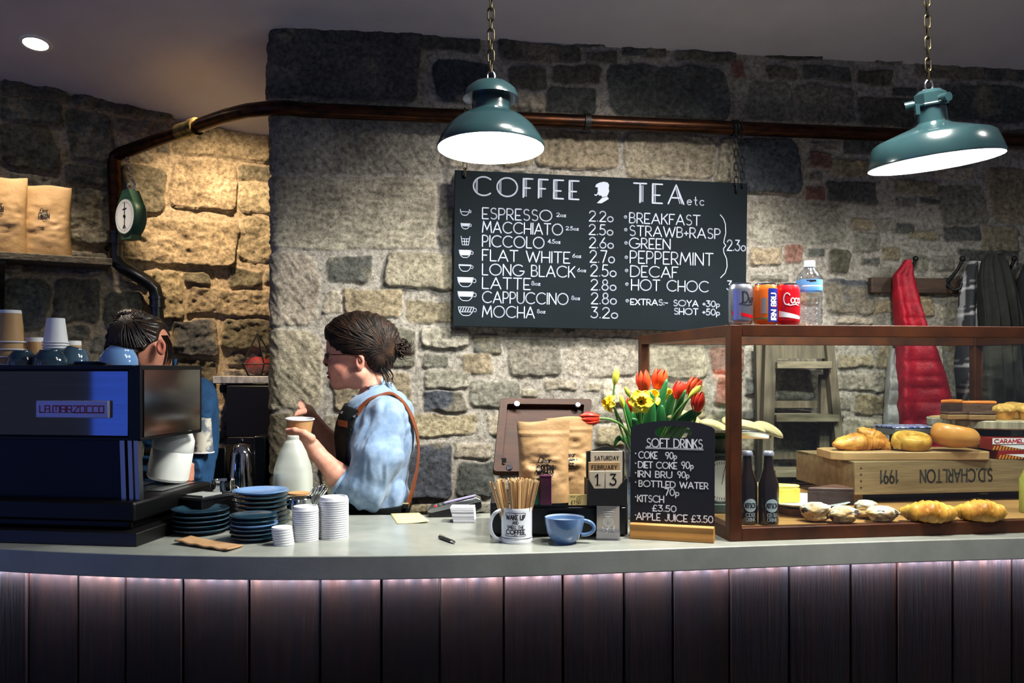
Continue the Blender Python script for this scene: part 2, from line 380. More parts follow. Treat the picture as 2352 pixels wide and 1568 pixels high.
# ================================================================ the room
TA = math.tan(A)
WALL = Plane((-.95, 3.55 - .95 * TA, 0), U, (0, 0, 1))            # face of the back wall, origin at its left corner
LU = Vector((-1.215 + 2.19, 4.333 - 3.727, 0)).normalized()
LWALL = Plane(Vector((-2.19, 3.727, 0)) - LU * .8, LU, (0, 0, 1))   # face of the alcove wall
def ceil_z(x, y): return 2.89 - .2 * (y - TA * x - 3.5)
TONE = [hx(s) for s in ('b3aa97', '8d897e', '63645f', '50545a', '8f6a60', '9d9178', '6d6a5c', 'a8a294')]
def stone_wall(name, s0, s1, zt, frame, stones, amp, seed, res, mortar, zfine=.8, u_rand=None):
    """stones: (u0, v0, u1, v1, tone, tooling); frame(s) gives a point and an outward normal along the plan of the wall"""
    rng = random.Random(seed)
    us = np.arange(s0, s1, res); vs = np.concatenate([np.linspace(0, zfine - .05, 12), np.arange(zfine, zt, res)])
    UU, VV = np.meshgrid(us, vs, indexing='ij')
    S = [tuple(q) for q in stones]
    arr = [(a, b, c, d) for a, b, c, d, *_ in S]
    for k in range(5200):                                          # smaller rubble between the large stones
        big = 1 if k < 1500 else (.7 if k < 3200 else .45)
        w_, h_ = rng.uniform(.10, .24) * big, rng.uniform(.065, .13) * big
        u, v = rng.uniform(s0, s1 - w_), rng.uniform(.5, zt - h_)
        if all(u + w_ + .012 < a or u > c + .012 or v + h_ + .012 < b or v > d + .012 for a, b, c, d in arr):
            arr.append((u, v, u + w_, v + h_)); S.append((u, v, u + w_, v + h_, rng.choice([0, 0, 5, 5, 7, 1, 1, 1, 6, 2]), 0))
    for k in range(len(stones), len(S)):                           # let every rubble stone grow into the gap round it
        a, b, c, d = arr[k]; g = .011 + .012 * rng.random() ** 2
        for rep in range(14):
            for q in rng.sample(range(4), 4):
                n = [a, b, c, d]; n[q] += (-.008 if q < 2 else .008)
                if n[2] - n[0] > .30 or n[3] - n[1] > .17: continue
                if all(n[2] + g < A_ or n[0] > C_ + g or n[3] + g < B_ or n[1] > D_ + g for i, (A_, B_, C_, D_) in enumerate(arr) if i != k): a, b, c, d = n
        arr[k] = (a, b, c, d); S[k] = (a, b, c, d) + S[k][4:]
    wu = UU + .034 * (fbm(UU * 8, VV * 8, o=3, seed=seed) - .5) + .008 * (fbm(UU * 40, VV * 40, o=2, seed=seed + 5) - .5)
    wv = VV + .030 * (fbm(UU * 9, VV * 9, o=3, seed=seed + 11) - .5) + .008 * (fbm(UU * 40, VV * 40, o=2, seed=seed + 8) - .5)
    H = np.full(UU.shape, -.004) + .004 * fbm(UU * 25, VV * 25, seed=seed + 3)
    blot = fbm(UU * 7, VV * 7, o=4, seed=seed + 21); fine = fbm(UU * 60, VV * 60, o=3, seed=seed + 31)
    rough = fbm(UU * 16, VV * 26, o=4, seed=seed + 41) - .5
    ridge = np.abs(fbm(UU * 11 + 3, VV * 15, o=4, seed=seed + 51) - .5) * 2
    Cc = np.empty(UU.shape + (3,)); Cc[:] = mortar
    Cc *= (.86 + .3 * blot)[..., None]
    pit = fbm(UU * 45 + 3 * rough, VV * 45, o=3, seed=seed + 91) - .5
    best = np.full(UU.shape, -9.)
    th1 = fbm(UU * 14, VV * 62, o=3, seed=seed + 61) - .5
    d1, d2 = UU * .8 + VV * .6, -UU * .6 + VV * .8
    th2 = fbm(d1 * 58, d2 * 15, o=3, seed=seed + 71) - .5
    for (a, b, c, d, tone, tool) in S:
        i0, i1 = np.searchsorted(us, [a - .03, c + .03]); j0, j1 = np.searchsorted(vs, [b - .03, d + .03])
        if i1 <= i0 or j1 <= j0: continue
        sl = (slice(i0, i1), slice(j0, j1)); hw, hh = (c - a) / 2, (d - b) / 2; rr = min(hw, hh) * rng.uniform(.25, .55)
        skew = rng.uniform(-.18, .18) * (0 if tool else 1)
        x = wu[sl] - (a + c) / 2 + skew * (wv[sl] - (b + d) / 2); y = wv[sl] - (b + d) / 2
        qx, qy = np.abs(x) - hw + rr, np.abs(y) - hh + rr
        dist = np.sqrt(np.maximum(qx, 0) ** 2 + np.maximum(qy, 0) ** 2) + np.minimum(np.maximum(qx, qy), 0) - rr
        e = np.clip((-dist + .002) / .0085, 0, 1); e = e * e * (3 - 2 * e)
        m = e > best[sl]; m &= e > 0
        if tool == 1: hgt = .006 + .017 * th1[sl] + .004 * rough[sl]
        elif tool == 2: hgt = .006 + .019 * th2[sl] + .005 * rough[sl]
        else:
            hgt = amp * (rng.uniform(.5, 1.1) + 1.3 * rough[sl] - .75 * ridge[sl]) + rng.uniform(-.03, .05) * x * 1.2 - rng.uniform(.0, .10) * y
            hgt += .004 * (fine[sl] - .5) + rng.choice((0, 0, .003, .010)) + amp * .55 * pit[sl]
        base = np.array(TONE[tone]) * rng.uniform(.85, 1.15)
        v_ = .62 + .8 * blot[sl] + .45 * (fine[sl] - .5)
        colr = base * (v_ ** 1.3)[..., None] * np.array([1 + rng.uniform(-.03, .05), 1, 1 - rng.uniform(-.04, .06)])
        if tone in (2, 3): colr = colr + (np.array(TONE[5]) - colr) * np.clip((blot[sl] - .56) * 5, 0, .6)[..., None]
        Hs, Cs, Bs = H[sl], Cc[sl], best[sl]
        Hs[m] = (H[sl][m] * (1 - e[m]) + hgt[m] * e[m]); Cs[m] = Cs[m] * (1 - e[m])[:, None] + colr[m] * e[m][:, None]; Bs[m] = e[m]
    pts = np.empty(UU.shape + (3,))
    for i, s in enumerate(us):
        p, n = frame(s)
        pts[i, :, 0] = p.x + n.x * H[i]; pts[i, :, 1] = p.y + n.y * H[i]; pts[i, :, 2] = vs
    nu, nv = UU.shape
    idx = np.arange(nu * nv).reshape(nu, nv)
    Fs = np.stack([idx[:-1, :-1], idx[1:, :-1], idx[1:, 1:], idx[:-1, 1:]], -1).reshape(-1, 4)
    me = mesh_from(name, pts.reshape(-1, 3), Fs, 175)
    o = link(name, me, mat('stone', '9c9a94', .88, c2='ffffff', scale=55, detail=10, lo=.36, hi=.6, attr=True, bump=1.0, bscale=46, nr=.74, spec=.25, bdist=.012), col=np.clip(Cc.reshape(-1, 3), .01, .9))
    return tag(o, kind='structure')
def px_stones(pl, lst, u_shift=0):
    out = []
    for q in lst:
        x0, y0, x1, y1, tone = q[:5]; tool = q[5] if len(q) > 5 else 0
        xm, ym = (x0 + x1) / 2, (y0 + y1) / 2
        a = pl.px(x0, ym)[0]; c = pl.px(x1, ym)[0]; b = pl.px(xm, y1)[1]; d = pl.px(xm, y0)[1]
        if x0 <= 616: a = -.5
        out.append((a, b, c, d, tone, tool))
    return out
BACK = [(600,60,968,232,2),(600,238,1010,398,7,2),(600,406,1004,574,7,1),(600,584,732,748,0,2),(600,756,744,940,0,2),(600,946,724,1090,5,2),
 (600,1096,700,1240,5),(735,950,790,1010,0),(740,1020,900,1150,5),(968,85,1105,122,2),(997,140,1140,238,3),(1140,95,1332,142,2),(1165,150,1254,205,6),(1155,212,1250,258,0),
 (1266,150,1376,194,6),(1255,200,1366,264,2),(1315,84,1424,110,2),(1430,98,1532,134,2),(1340,120,1420,146,6),(1394,150,1672,274,2),
 (1545,118,1690,146,6),(1014,300,1120,385,0),(1225,300,1420,388,5),(1430,308,1640,410,0),(1645,315,1690,420,0),(1694,318,1838,448,3),
 (1676,140,1705,182,4),(1712,186,1822,278,1),(1756,152,1834,182,6),(1842,152,1950,190,2),(1826,198,1960,282,1),(1966,160,2050,196,6),
 (1966,224,2100,292,6),(2052,198,2104,222,2),(2100,140,2352,186,2),(2160,196,2360,282,2),(2110,200,2150,280,6),(1856,350,1908,390,4),
 (1858,398,1890,418,1),(1848,428,1894,466,4),(1897,420,2013,470,2),(1912,366,2000,408,5),(1858,324,1922,344,1),(2030,320,2130,400,5),
 (2055,414,2150,448,5),(2156,424,2264,518,1),(2266,384,2360,512,5),(2054,454,2106,476,1),(2110,454,2162,468,2),(1720,462,1940,560,7,1),
 (1950,496,2000,528,5),(2008,500,2060,530,1),(1960,532,2022,578,1),(2052,512,2102,540,2),(2084,528,2152,550,5),(2166,520,2252,556,2),
 (2252,520,2335,582,5),(1722,566,1796,606,5),(1802,562,1846,606,4),(1854,568,1890,592,2),(1978,590,2018,606,2),(2024,570,2066,600,5),
 (2070,584,2132,628,1),(2136,586,2186,622,1),(2196,574,2335,602,2),(1724,630,1816,646,1),(1890,640,2002,722,3),(1826,650,1880,700,5),
 (2004,690,2052,722,5),(2150,700,2214,732,0),(1916,728,2000,746,0),(1925,812,2002,842,5),(1900,858,2046,900,1),(1960,906,2042,950,5),
 (1940,960,2060,1010,0),(1630,794,1710,860,4),(1640,866,1700,930,4),
 (750,588,850,650,2),(880,584,1046,662,0),(744,668,788,724,0),(790,664,928,732,5),(934,690,1046,742,5),
 (966,752,1078,798,7),(1088,768,1150,814,2),(1165,778,1287,864,1),(1300,776,1466,866,7),(1476,790,1622,868,0),(970,808,1032,840,1),(1062,812,1132,860,5),
 (976,846,1082,896,7),(974,900,1070,946,3),(1080,872,1196,936,1),(1200,890,1238,910,0),(1252,872,1322,898,0),(1342,878,1382,902,0),
 (940,950,1096,1002,5),(1120,950,1182,1002,0),(1042,1022,1132,1056,0),(926,1018,1038,1146,3),(1050,1060,1140,1138,2),(1386,872,1470,930,0),(1480,880,1620,960,5)]
def frame_back(s):
    r = .055
    if s >= 0:
        p = WALL.o + U * (s + r); return Vector((p.x, p.y, 0)), WN
    t = -s / r
    c = WALL.o + U * r - WN * r
    if t < PI / 2:
        n = WN * math.cos(t) - U * math.sin(t); return c + n * r, n
    return c - U * r - WN * (-s - r * PI / 2), -U
BW = px_stones(WALL, BACK)
BW = [(a - .055 if a > 0 else a, b, c - .055, d, t, k) for a, b, c, d, t, k in BW]
stone_wall('wall_back', -.9, 4.1, 3.05, frame_back, BW, .015, 3, .0048, hx('b2aba0'))
LEFT = [(0,290,130,390,6),(0,228,142,285,2),(150,258,262,368,2),(148,378,264,425,6),(150,432,262,560,1),(0,400,140,560,1),(0,188,150,224,6),
 (390,372,542,482,5),(546,425,640,490,5),(400,296,620,366,5),(310,505,545,612,5),(548,500,640,600,5),(270,380,380,490,6),(265,500,305,600,5),(350,622,420,730,5),
 (424,625,482,656,6),(528,618,604,660,6),(430,664,640,726,5),(394,734,497,818,3),(505,730,620,800,6),(270,620,345,660,5),(0,640,110,760,2),(120,640,230,740,6),
 (240,670,330,760,6),(400,824,500,900,6),(160,226,400,262,6)]
stone_wall('wall_left', 0, 2.6, 3.05, lambda s: (LWALL.o + LU * s, Vector((LU.y, -LU.x, 0))), [(a, b, c, d, t, k) for a, b, c, d, t, k in px_stones(LWALL, LEFT)] and
           [(LWALL.px(q[0], (q[1] + q[3]) / 2)[0], LWALL.px((q[0] + q[2]) / 2, q[3])[1], LWALL.px(q[2], (q[1] + q[3]) / 2)[0], LWALL.px((q[0] + q[2]) / 2, q[1])[1], q[4], 0) for q in LEFT],
           .030, 8, .006, hx('ae9f88'))
mb = MB()
g = [(x, y) for y in np.linspace(-.6, 5.4, 13) for x in np.linspace(-4.5, 4.5, 13)]
mb.add([(x, y, ceil_z(x, y)) for x, y in g], [(j * 13 + i, (j + 1) * 13 + i, (j + 1) * 13 + i + 1, j * 13 + i + 1) for j in range(12) for i in range(12)])
tag(mb.build('ceiling', mat('ceiling_plaster', 'c0bcc2', .75, c2='b6b2ba', scale=3, bump=.05, bscale=120)), kind='structure')
mb = MB().add([(-4.5, -.6, 0), (4.5, -.6, 0), (4.5, 5.6, 0), (-4.5, 5.6, 0)], [(0, 1, 2, 3)])
tag(mb.build('floor', mat('floor_stone', '3a3632', .6, c2='2c2926', scale=4)), kind='structure')
# ================================================================ counter
def curve(data, n=120):
    xs = np.array([d[0] for d in data], float); ys = np.array([d[1] for d in data], float)
    co = np.polyfit(xs, ys, 4); q = np.linspace(xs[0], xs[-1], n); return q, np.polyval(co, q)
FE = [(-60, 1256), (0, 1259), (153, 1266), (306, 1272), (459, 1275.4), (663, 1276.4), (900, 1275), (1200, 1270.5), (1578, 1256.5), (1877, 1247.5), (2352, 1235), (2500, 1231)]
qx, qy = curve(FE)
front = [onz(a, b, CT) for a, b in zip(qx, qy)]
dirL = (front[0] - front[1]).normalized(); dirR = (front[-1] - front[-2]).normalized()
front = [front[0] + dirL * .5] + front + [front[-1] + dirR * .6]
front2 = [(p.x, p.y) for p in front]
def inset(d):
    out = []
    for i, p in enumerate(front):
        t = (front[min(i + 1, len(front) - 1)] - front[max(i - 1, 0)]).normalized(); n = Vector((-t.y, t.x, 0)); out.append(p + n * d)
    return out
TH = .061
back_poly = [(2.9, 3.60), (0.10, 3.24), (0.04, 2.84), (-.3, 2.79), (-1.0, 2.79), (-1.9, 2.86)]
conc = mat('polished_concrete', '83877f', .24, c2='989b92', scale=7, lo=.3, hi=.7, rvar=.08, bump=.03, bscale=90, spec=.5, coat=.15)
mb = MB().prism(front2 + back_poly, CT - TH, CT)
tag(mb.build('concrete_worktop', conc, bevel=.003, smooth=30), 'long curved grey concrete worktop carrying everything on the bar', 'counter')
co_edge = mat('plank_wood', '130c08', .36, c2='050404', scale=5, stretch=(9, 9, .55), lo=.32, hi=.62, attr=True, bump=.35, bscale=9, bstretch=(9, 9, .6), rvar=.12, spec=.3)
ins = inset(.052)
ln = [0]
for a, b in zip(ins, ins[1:]): ln.append(ln[-1] + (b - a).length)
ln = np.array(ln); IX = np.array([p.x for p in ins]); IY = np.array([p.y for p in ins])
def on_front(s): return np.interp(s, ln, IX), np.interp(s, ln, IY)
rng = random.Random(5); mb = MB(); s = .0; cols = []
while s < ln[-1] - .05:
    w_ = rng.uniform(.135, .185); e = min(s + w_, ln[-1]); jit = rng.uniform(-.0035, .0035); tone = rng.uniform(.7, 1.5)
    prof = [(s + .0012, .010), (s + .004, 0), (s + (e - s) * .35, 0), (s + (e - s) * .7, 0), (e - .004, 0), (e - .0012, .010)]
    V = []
    for z in (CT - TH, CT - .3, .02):
        for u, dep in prof:
            x, y = on_front(u); x2, y2 = on_front(u + .01); t = Vector((x2 - x, y2 - y, 0)).normalized() if u + .01 < ln[-1] else dirR
            nn = Vector((-t.y, t.x, 0)); p = Vector((x, y, z)) + nn * (dep + jit); V.append(p)
    mb.add(V, [(r * 6 + i, r * 6 + 6 + i, r * 6 + 7 + i, r * 6 + 1 + i) for r in range(2) for i in range(5)])
    edge = 2.6 if rng.random() < .5 else 1.2
    cols += [(tone * k, tone * k * rng.uniform(.9, 1), tone * k * .95) for r in range(3) for k in (edge, 1, 1, 1, 1, edge)]
    s = e
base = thing('bar_front', 'dark plank clad bar front under the concrete worktop', 'counter', (0, 2.4, 0))
mb.build('plank_cladding', co_edge, base, True, col=np.array(cols))
bk = inset(.075)
MB().prism([(p.x, p.y) for p in bk] + [(2.8, 3.0), (0.3, 2.76), (-.3, 2.72), (-1.0, 2.73), (-1.85, 2.80)], .0, CT - TH - .002).build('carcass', mat('black_board', '0c0b0b', .7), base, True)
led = thing('led_strip', 'string of violet white lights under the worktop edge', 'light strip', (0, 2.4, CT - TH))
dio, mt = [], MB(); st = inset(.041); lz = CT - TH - .0035; s = .03
SX = np.array([p.x for p in st]); SY = np.array([p.y for p in st]); tot = ln[-1]
while s < tot:
    dio.append((np.interp(s, ln, SX), np.interp(s, ln, SY), lz)); s += .0425
mt.tube([(p.x, p.y, CT - TH - .0015) for p in st], .0035, 6, flat=(.3, Vector((0, 0, 1))))
mt.build('backing_tape', mat('white_tape', 'dcdcdc', .5), led, True)
d0 = MB().box((0, 0, 0), (.014, .008, .003)).build('diode', mat('led_glow', (1, .9, 1), emit=2500, ecol=(.76, .74, 1.0)), led, smooth=0)
for i, p in enumerate(dio):
    d = d0 if i == 0 else d0.copy()
    if i: C.objects.link(d); d.parent = led
    d.location = Vector(p) - Vector((0, 2.4, CT - TH))
# ================================================================ lamps
enamel = mat('green_enamel', '20373a', .22, c2='1b2f33', scale=6, spec=.6, coat=.5)
enamel_in = mat('white_enamel', 'f4f4f0', .4)
brass = mat('aged_brass', '4a4330', .45, 1, c2='2c2a20', scale=40)
iron = mat('black_iron', '0f1011', .5, .3, bump=.1, bscale=80)
steel = mat('brushed_steel', 'a9abad', .25, 1)
chrome = mat('chrome', 'd0d2d5', .08, 1)
def chain(parent, p0, p1, m, ln=.036, wd=.011, r=.0022, name='chain_link'):
    p0, p1 = Vector(p0), Vector(p1); d = p1 - p0; n = max(1, round(d.length / (ln * .78))); t = d.normalized()
    for i in range(n):
        c = p0 + d * ((i + .5) / n); a = Vector((1, 0, 0)) if i % 2 else Vector((.25, 1, 0)).normalized()
        a = (a - t * a.dot(t)).normalized(); L = d.length / n * 1.24 / 2 - wd
        path = [c + t * (L + wd * math.sin(q)) + a * wd * math.cos(q) for q in np.linspace(0, PI, 7)] + [c - t * (L + wd * math.sin(q)) - a * wd * math.cos(q) for q in np.linspace(0, PI, 7)]
        MB().tube(path, r, 6, closed=True).build(name, m, parent, True)
def pendant(loc, r, kind, tilt, label, power):
    """loc = centre of the rim"""
    t = thing('pendant_lamp', label, 'lamp', loc, tilt, 'enamel pendant lamps over the bar')
    if kind == 0:
        pr = [(r, 0), (r * 1.005, .004), (r * .93, .030), (r * .80, .062), (r * .62, .088), (r * .42, .105), (r * .36, .112)]
        neck = [(r * .36, .110), (r * .35, .125), (r * .37, .150), (r * .36, .156)]
        capp = [(r * .36, .150), (r * .52, .150), (r * .515, .155), (r * .47, .176), (r * .34, .194), (r * .16, .203), (.0, .205)]
        top = .205
    else:
        pr = [(r, 0), (r * 1.005, .004), (r * .955, .034), (r * .90, .062), (r * .84, .070), (r * .5, .092), (r * .30, .104), (r * .245, .112)]
        neck = [(r * .245, .110), (r * .235, .118), (r * .225, .158), (r * .235, .160)]
        capp = [(r * .27, .158), (r * .275, .162), (r * .25, .166), (r * .25, .194), (r * .20, .200), (.03, .206), (0, .206)]
        top = .206
    MB().lathe(pr, 56).build('shade', enamel, t, smooth=60)
    MB().lathe([(q * .985, z - .0012) for q, z in pr] + [(0, pr[-1][1] - .002)], 56).build('shade_lining', enamel_in, t, smooth=60)
    MB().lathe(neck, 40).build('neck', enamel, t); MB().lathe(capp, 8 if kind else 40).build('gallery_cap', enamel, t, smooth=30 if kind else 60)
    if kind:
        for k in range(3):
            a = k * 2.1 + 2.9; MB().tube([(r * .22 * math.cos(a), r * .22 * math.sin(a), .172), (r * .38 * math.cos(a), r * .38 * math.sin(a), .170)], .013, 10).build('side_boss', enamel, t)
        MB().box((-r * .27, -.02, .152), (.012, .012, .03)).build('lug', enamel, t)
    mb = MB(); mb.tube([(math.cos(q) * .011, 0, top + .014 + math.sin(q) * .016) for q in np.linspace(0, 2 * PI, 14)[:-1]], .003, 6, closed=True); mb.tube([(-.02, 0, top + .002), (.02, 0, top + .002)], .003, 6)
    mb.build('hanging_ring', steel, t)
    MB().lathe([(0, .030), (.022, .034), (.032, .055), (.030, .075), (.018, .095), (.016, .110)], 24).build('bulb', mat('bulb_glow', (1, .97, .9), emit=60, ecol=(1, .96, .88)), t)
    l = bpy.data.lights.new('pendant_light', 'POINT'); l.energy = power; l.color = (.95, 1, .95); l.shadow_soft_size = .03
    o = bpy.data.objects.new('pendant_light', l); C.objects.link(o); o.parent = t; o.location = (0, 0, .018)
    e = MX[t] @ Vector((0, 0, top + .028))
    MX_t = MX[t]
    pr_ = 1124 if kind == 0 else 2139
    z2 = ceil_z(e.x, e.y)
    chain(t, e, (e.x - (.0 if kind == 0 else .012), e.y, z2), brass, .040, .009 if kind == 0 else .008, .0026)
p = P(1127.5, 341, 2.60); pendant(p, .161, 0, (R(-3), 0, 0), 'domed green enamel pendant lamp with mushroom cap over the menu board', 36)
p = P(2148, 373, 2.52); pendant(p, .184, 1, (R(2.5), R(-6), 0), 'wide flat green enamel pendant lamp hanging at a slant over the display case', 44)
dl = thing('ceiling_downlight', 'lit round recessed downlight in the ceiling above the coffee machine', 'lamp')
Yd = (2.89 + .7 - EYE) / ((HZ - 98) / F + .2 * (1 - TA * (82 - 1176) / F)); pd = P(82, 98, Yd); nz = Vector((-.2 * TA, .2, 1)).normalized()
Md = Matrix.Translation(pd - nz * .003) @ nz.to_track_quat('Z', 'X').to_matrix().to_4x4()
MB(Md).lathe([(.046, .002), (.058, .002), (.060, .0), (.058, -.004), (.046, -.004)], 32).build('bezel', mat('white_paint', 'd8d8d4', .5), dl)
MB(Md).lathe([(0, -.002), (.046, -.002), (.046, 0)], 32).build('diffuser', mat('downlight_glow', (1, .95, .85), emit=30, ecol=(1, .95, .82)), dl)
dlt = bpy.data.lights.new('downlight_beam', 'SPOT'); dlt.energy = 70; dlt.color = (1, .86, .66); dlt.spot_size = R(95); dlt.spot_blend = .8; dlt.shadow_soft_size = .045
dlo = bpy.data.objects.new('downlight_beam', dlt); C.objects.link(dlo); dlo.parent = dl; dlo.location = pd - Vector((0, 0, .02)); dlo.rotation_euler = (R(-6), R(4), 0)
# ================================================================ pipework
copper = mat('tarnished_copper', '4a2a17', .34, .9, c2='1d1512', scale=9, stretch=(1, 4, 4), rvar=.1)
cp = thing('copper_pipe', 'long tarnished copper pipe running round the stone corner to the right', 'pipe')
zp = 2.544
def wallpt(px, off, z): # a point in front of the back wall
    r = (px - 1176) / F; X = None; o = WALL.o + WN * off; Y = (o.y - TA * o.x) / (1 - TA * r); return Vector((r * Y, Y, z))
path = [wallpt(2700, .075, zp), wallpt(2000, .075, zp), wallpt(1200, .075, zp), wallpt(760, .075, zp)]
bend = [(700, 248.5, None), (660, 247.5, 3.335), (617, 249, 3.345), (570, 254, 3.39), (520, 266, 3.47), (470, 283, 3.56), (432, 298, 3.63), (360, 322, 3.77), (300, 344, 3.875), (278, 351, 3.90)]
path += [P(a, b, c) if c else wallpt(a, .075, zp) for a, b, c in bend]
ve = path[-1]
path += [ve + Vector((-.03, .012, -.012)), ve + Vector((-.040, .016, -.045)), Vector((P(268, 500, 3.9).x, 3.9, P(268, 540, 3.9).z))]
MB().tube(path, .0285, 16).build('pipe', copper, cp)
mb = MB(); a = P(440, 295, 3.61); b = P(412, 304, 3.665); mb.tube([a, b], .034, 16); a = P(452, 290, 3.59); mb.tube([a, a + (b - a) * .25], .037, 16)
mb.build('coupling', mat('worn_brass', '8a7a4a', .35, .8, c2='3f3a28', scale=30), cp)
for px in (1348, 1688, 2160):
    q = wallpt(px, .075, zp); mb = MB(); mb.tube([q - U * .012, q + U * .012], .034, 16); mb.tube([q - WN * .03, q - WN * .085], .008, 8); mb.build('bracket', iron, cp)
bp = thing('drain_pipe', 'black cast iron drain pipe with an offset bend below the copper pipe', 'pipe')
y1 = 3.90
pts = [P(266, 538, y1), P(266, 585, y1), P(270, 602, y1), P(284, 615, y1), P(310, 630, y1 + .03), P(340, 648, y1 + .06), P(355, 662, y1 + .07), P(360, 680, y1 + .08), P(361, 740, y1 + .08), P(361, 1000, y1 + .08)]
gloss_black = mat('gloss_black_iron', '08090a', .3, coat=.3)
MB().tube(pts, .030, 18).build('pipe', gloss_black, bp)
for a, b, r in (((266, 532), (266, 562), .036), ((266, 532), (266, 537), .041), ((266, 553), (266, 559), .041), ((361, 680), (361, 706), .034), ((361, 682), (361, 687), .039), ((361, 701), (361, 706), .039)):
    Yc = y1 if a[0] == 266 else y1 + .08; MB().tube([P(*a, Yc), P(*b, Yc)], r, 18).build('collar', gloss_black, bp)
mb = MB().tube([P(266, 570, y1), P(246, 570, y1 + .04), P(246, 576, y1 + .09)], .012, 10); mb.build('wall_bracket', iron, bp)
# hanging scale
hs_loc = P(288, 497, 3.72)
hs = thing('hanging_scale', 'green hanging spring scale with a round white dial', 'scale', hs_loc, (0, 0, R(-33)))
green = mat('green_paint', '2f5a45', .4, c2='27493a', scale=8)
Mr = Matrix.Rotation(R(90), 4, 'X')
body = MB()
prof = [(.0, .0), (.074, .0), (.078, -.006), (.076, -.05), (.070, -.056), (0, -.056)]
body.lathe([(r, z) for r, z in prof], 40, M=Matrix.Diagonal((1, 1, 1.12, 1)) @ Mr)
body.prism([(-.055, .06), (.055, .06), (.022, .115), (-.022, .115)], .0, .05, Mr @ Matrix.Rotation(PI, 4, 'X') @ Matrix.Diagonal((1, -1, 1, 1)))
body.box((0, .028, -.082), (.07, .05, .03)); body.build('body', green, hs)
MB().lathe([(0, .001), (.064, .001), (.067, .004), (.070, .003), (.070, 0)], 40, M=Matrix.Diagonal((1, 1, 1.12, 1)) @ Mr).build('dial_rim', green, hs)
MB().lathe([(0, .004), (.065, .004), (.065, .001)], 40, M=Matrix.Diagonal((1, 1, 1.12, 1)) @ Mr).build('dial', mat('dial_white', 'e4e4e0', .4), hs)
mb = MB(); fnd = lambda u, v: (u, -.0055, v)
ribbon(mb, [[(0, -.052), (0, .058)]], .004, fnd); ribbon(mb, [[(-.012, .030), (.014, .034)], [(-.01, -.05), (0, -.035), (.01, -.05)]], .004, fnd)
mb.lathe([(0, .007), (.007, .007), (.007, .004)], 12, M=Mr); mb.build('needle', mat('ink_black', '0c0c0e', .5), hs)
mb = MB(); ribbon(mb, [[(.052 * math.sin(a) , .058 * math.cos(a)), (.058 * math.sin(a), .065 * math.cos(a))] for a in np.linspace(0, 2 * PI, 41)[:-1]], .0016, fnd, nd=4); mb.build('graduation', MAT['ink_black'], hs, smooth=0)
MB().tube([(math.cos(q) * .024, .028, .135 + .026 * math.sin(q)) for q in np.linspace(0, 2 * PI, 20)[:-1]], .005, 8, closed=True).build('ring', chrome, hs)
chain(hs, hs_loc + Vector((0.02, .02, .160)), P(291, 362, 3.85), chrome, .03, .007, .0018)
# ================================================================ shelf with coffee bags
kraft = mat('kraft_paper', 'b39065', .6, c2='a58256', scale=12, bump=.25, bscale=22, bdist=.012, spec=.4)
ink = MAT['ink_black']
old_wood = mat('weathered_wood', '6a6152', .75, c2='3d362c', scale=6, stretch=(.7, 9, 9), bump=.4, bscale=10, bstretch=(.7, 10, 10))
ln_ = Vector((LU.y, -LU.x, 0))
sh = thing('wall_shelf', 'weathered wooden plank shelf on the left stone wall', 'shelf')
Ms = Matrix(((LU.x, ln_.x, 0, 0), (LU.y, ln_.y, 0, 0), (0, 0, 1, 0), (0, 0, 0, 1)))
se = P(256, 605, 3.78); a_end = (se - LWALL.o).dot(LU)
ctr = LWALL.o + LU * (a_end - .75)
Msh = Matrix.Translation(Vector((ctr.x, ctr.y, 1.995))) @ Ms
MB(Msh).box((0, .115, .012), (1.5, .23, .030)).build('board', old_wood, sh, bevel=.003)
for q in (.34, -.45):
    mb = MB(Msh); mb.prism([(.03, 0), (.20, 0), (.20, -.015), (.115, -.06), (.06, -.16), (.045, -.27), (.03, -.28)], q - .012, q + .012, Matrix(((0, 0, 1, 0), (1, 0, 0, 0), (0, 1, 0, -.004), (0, 0, 0, 1))))
    mb.lathe([(0, .006), (.006, .006), (.006, 0)], 10, M=Matrix.Translation(Vector((q, .035, -.26)))); mb.build('bracket', gloss_black, sh)
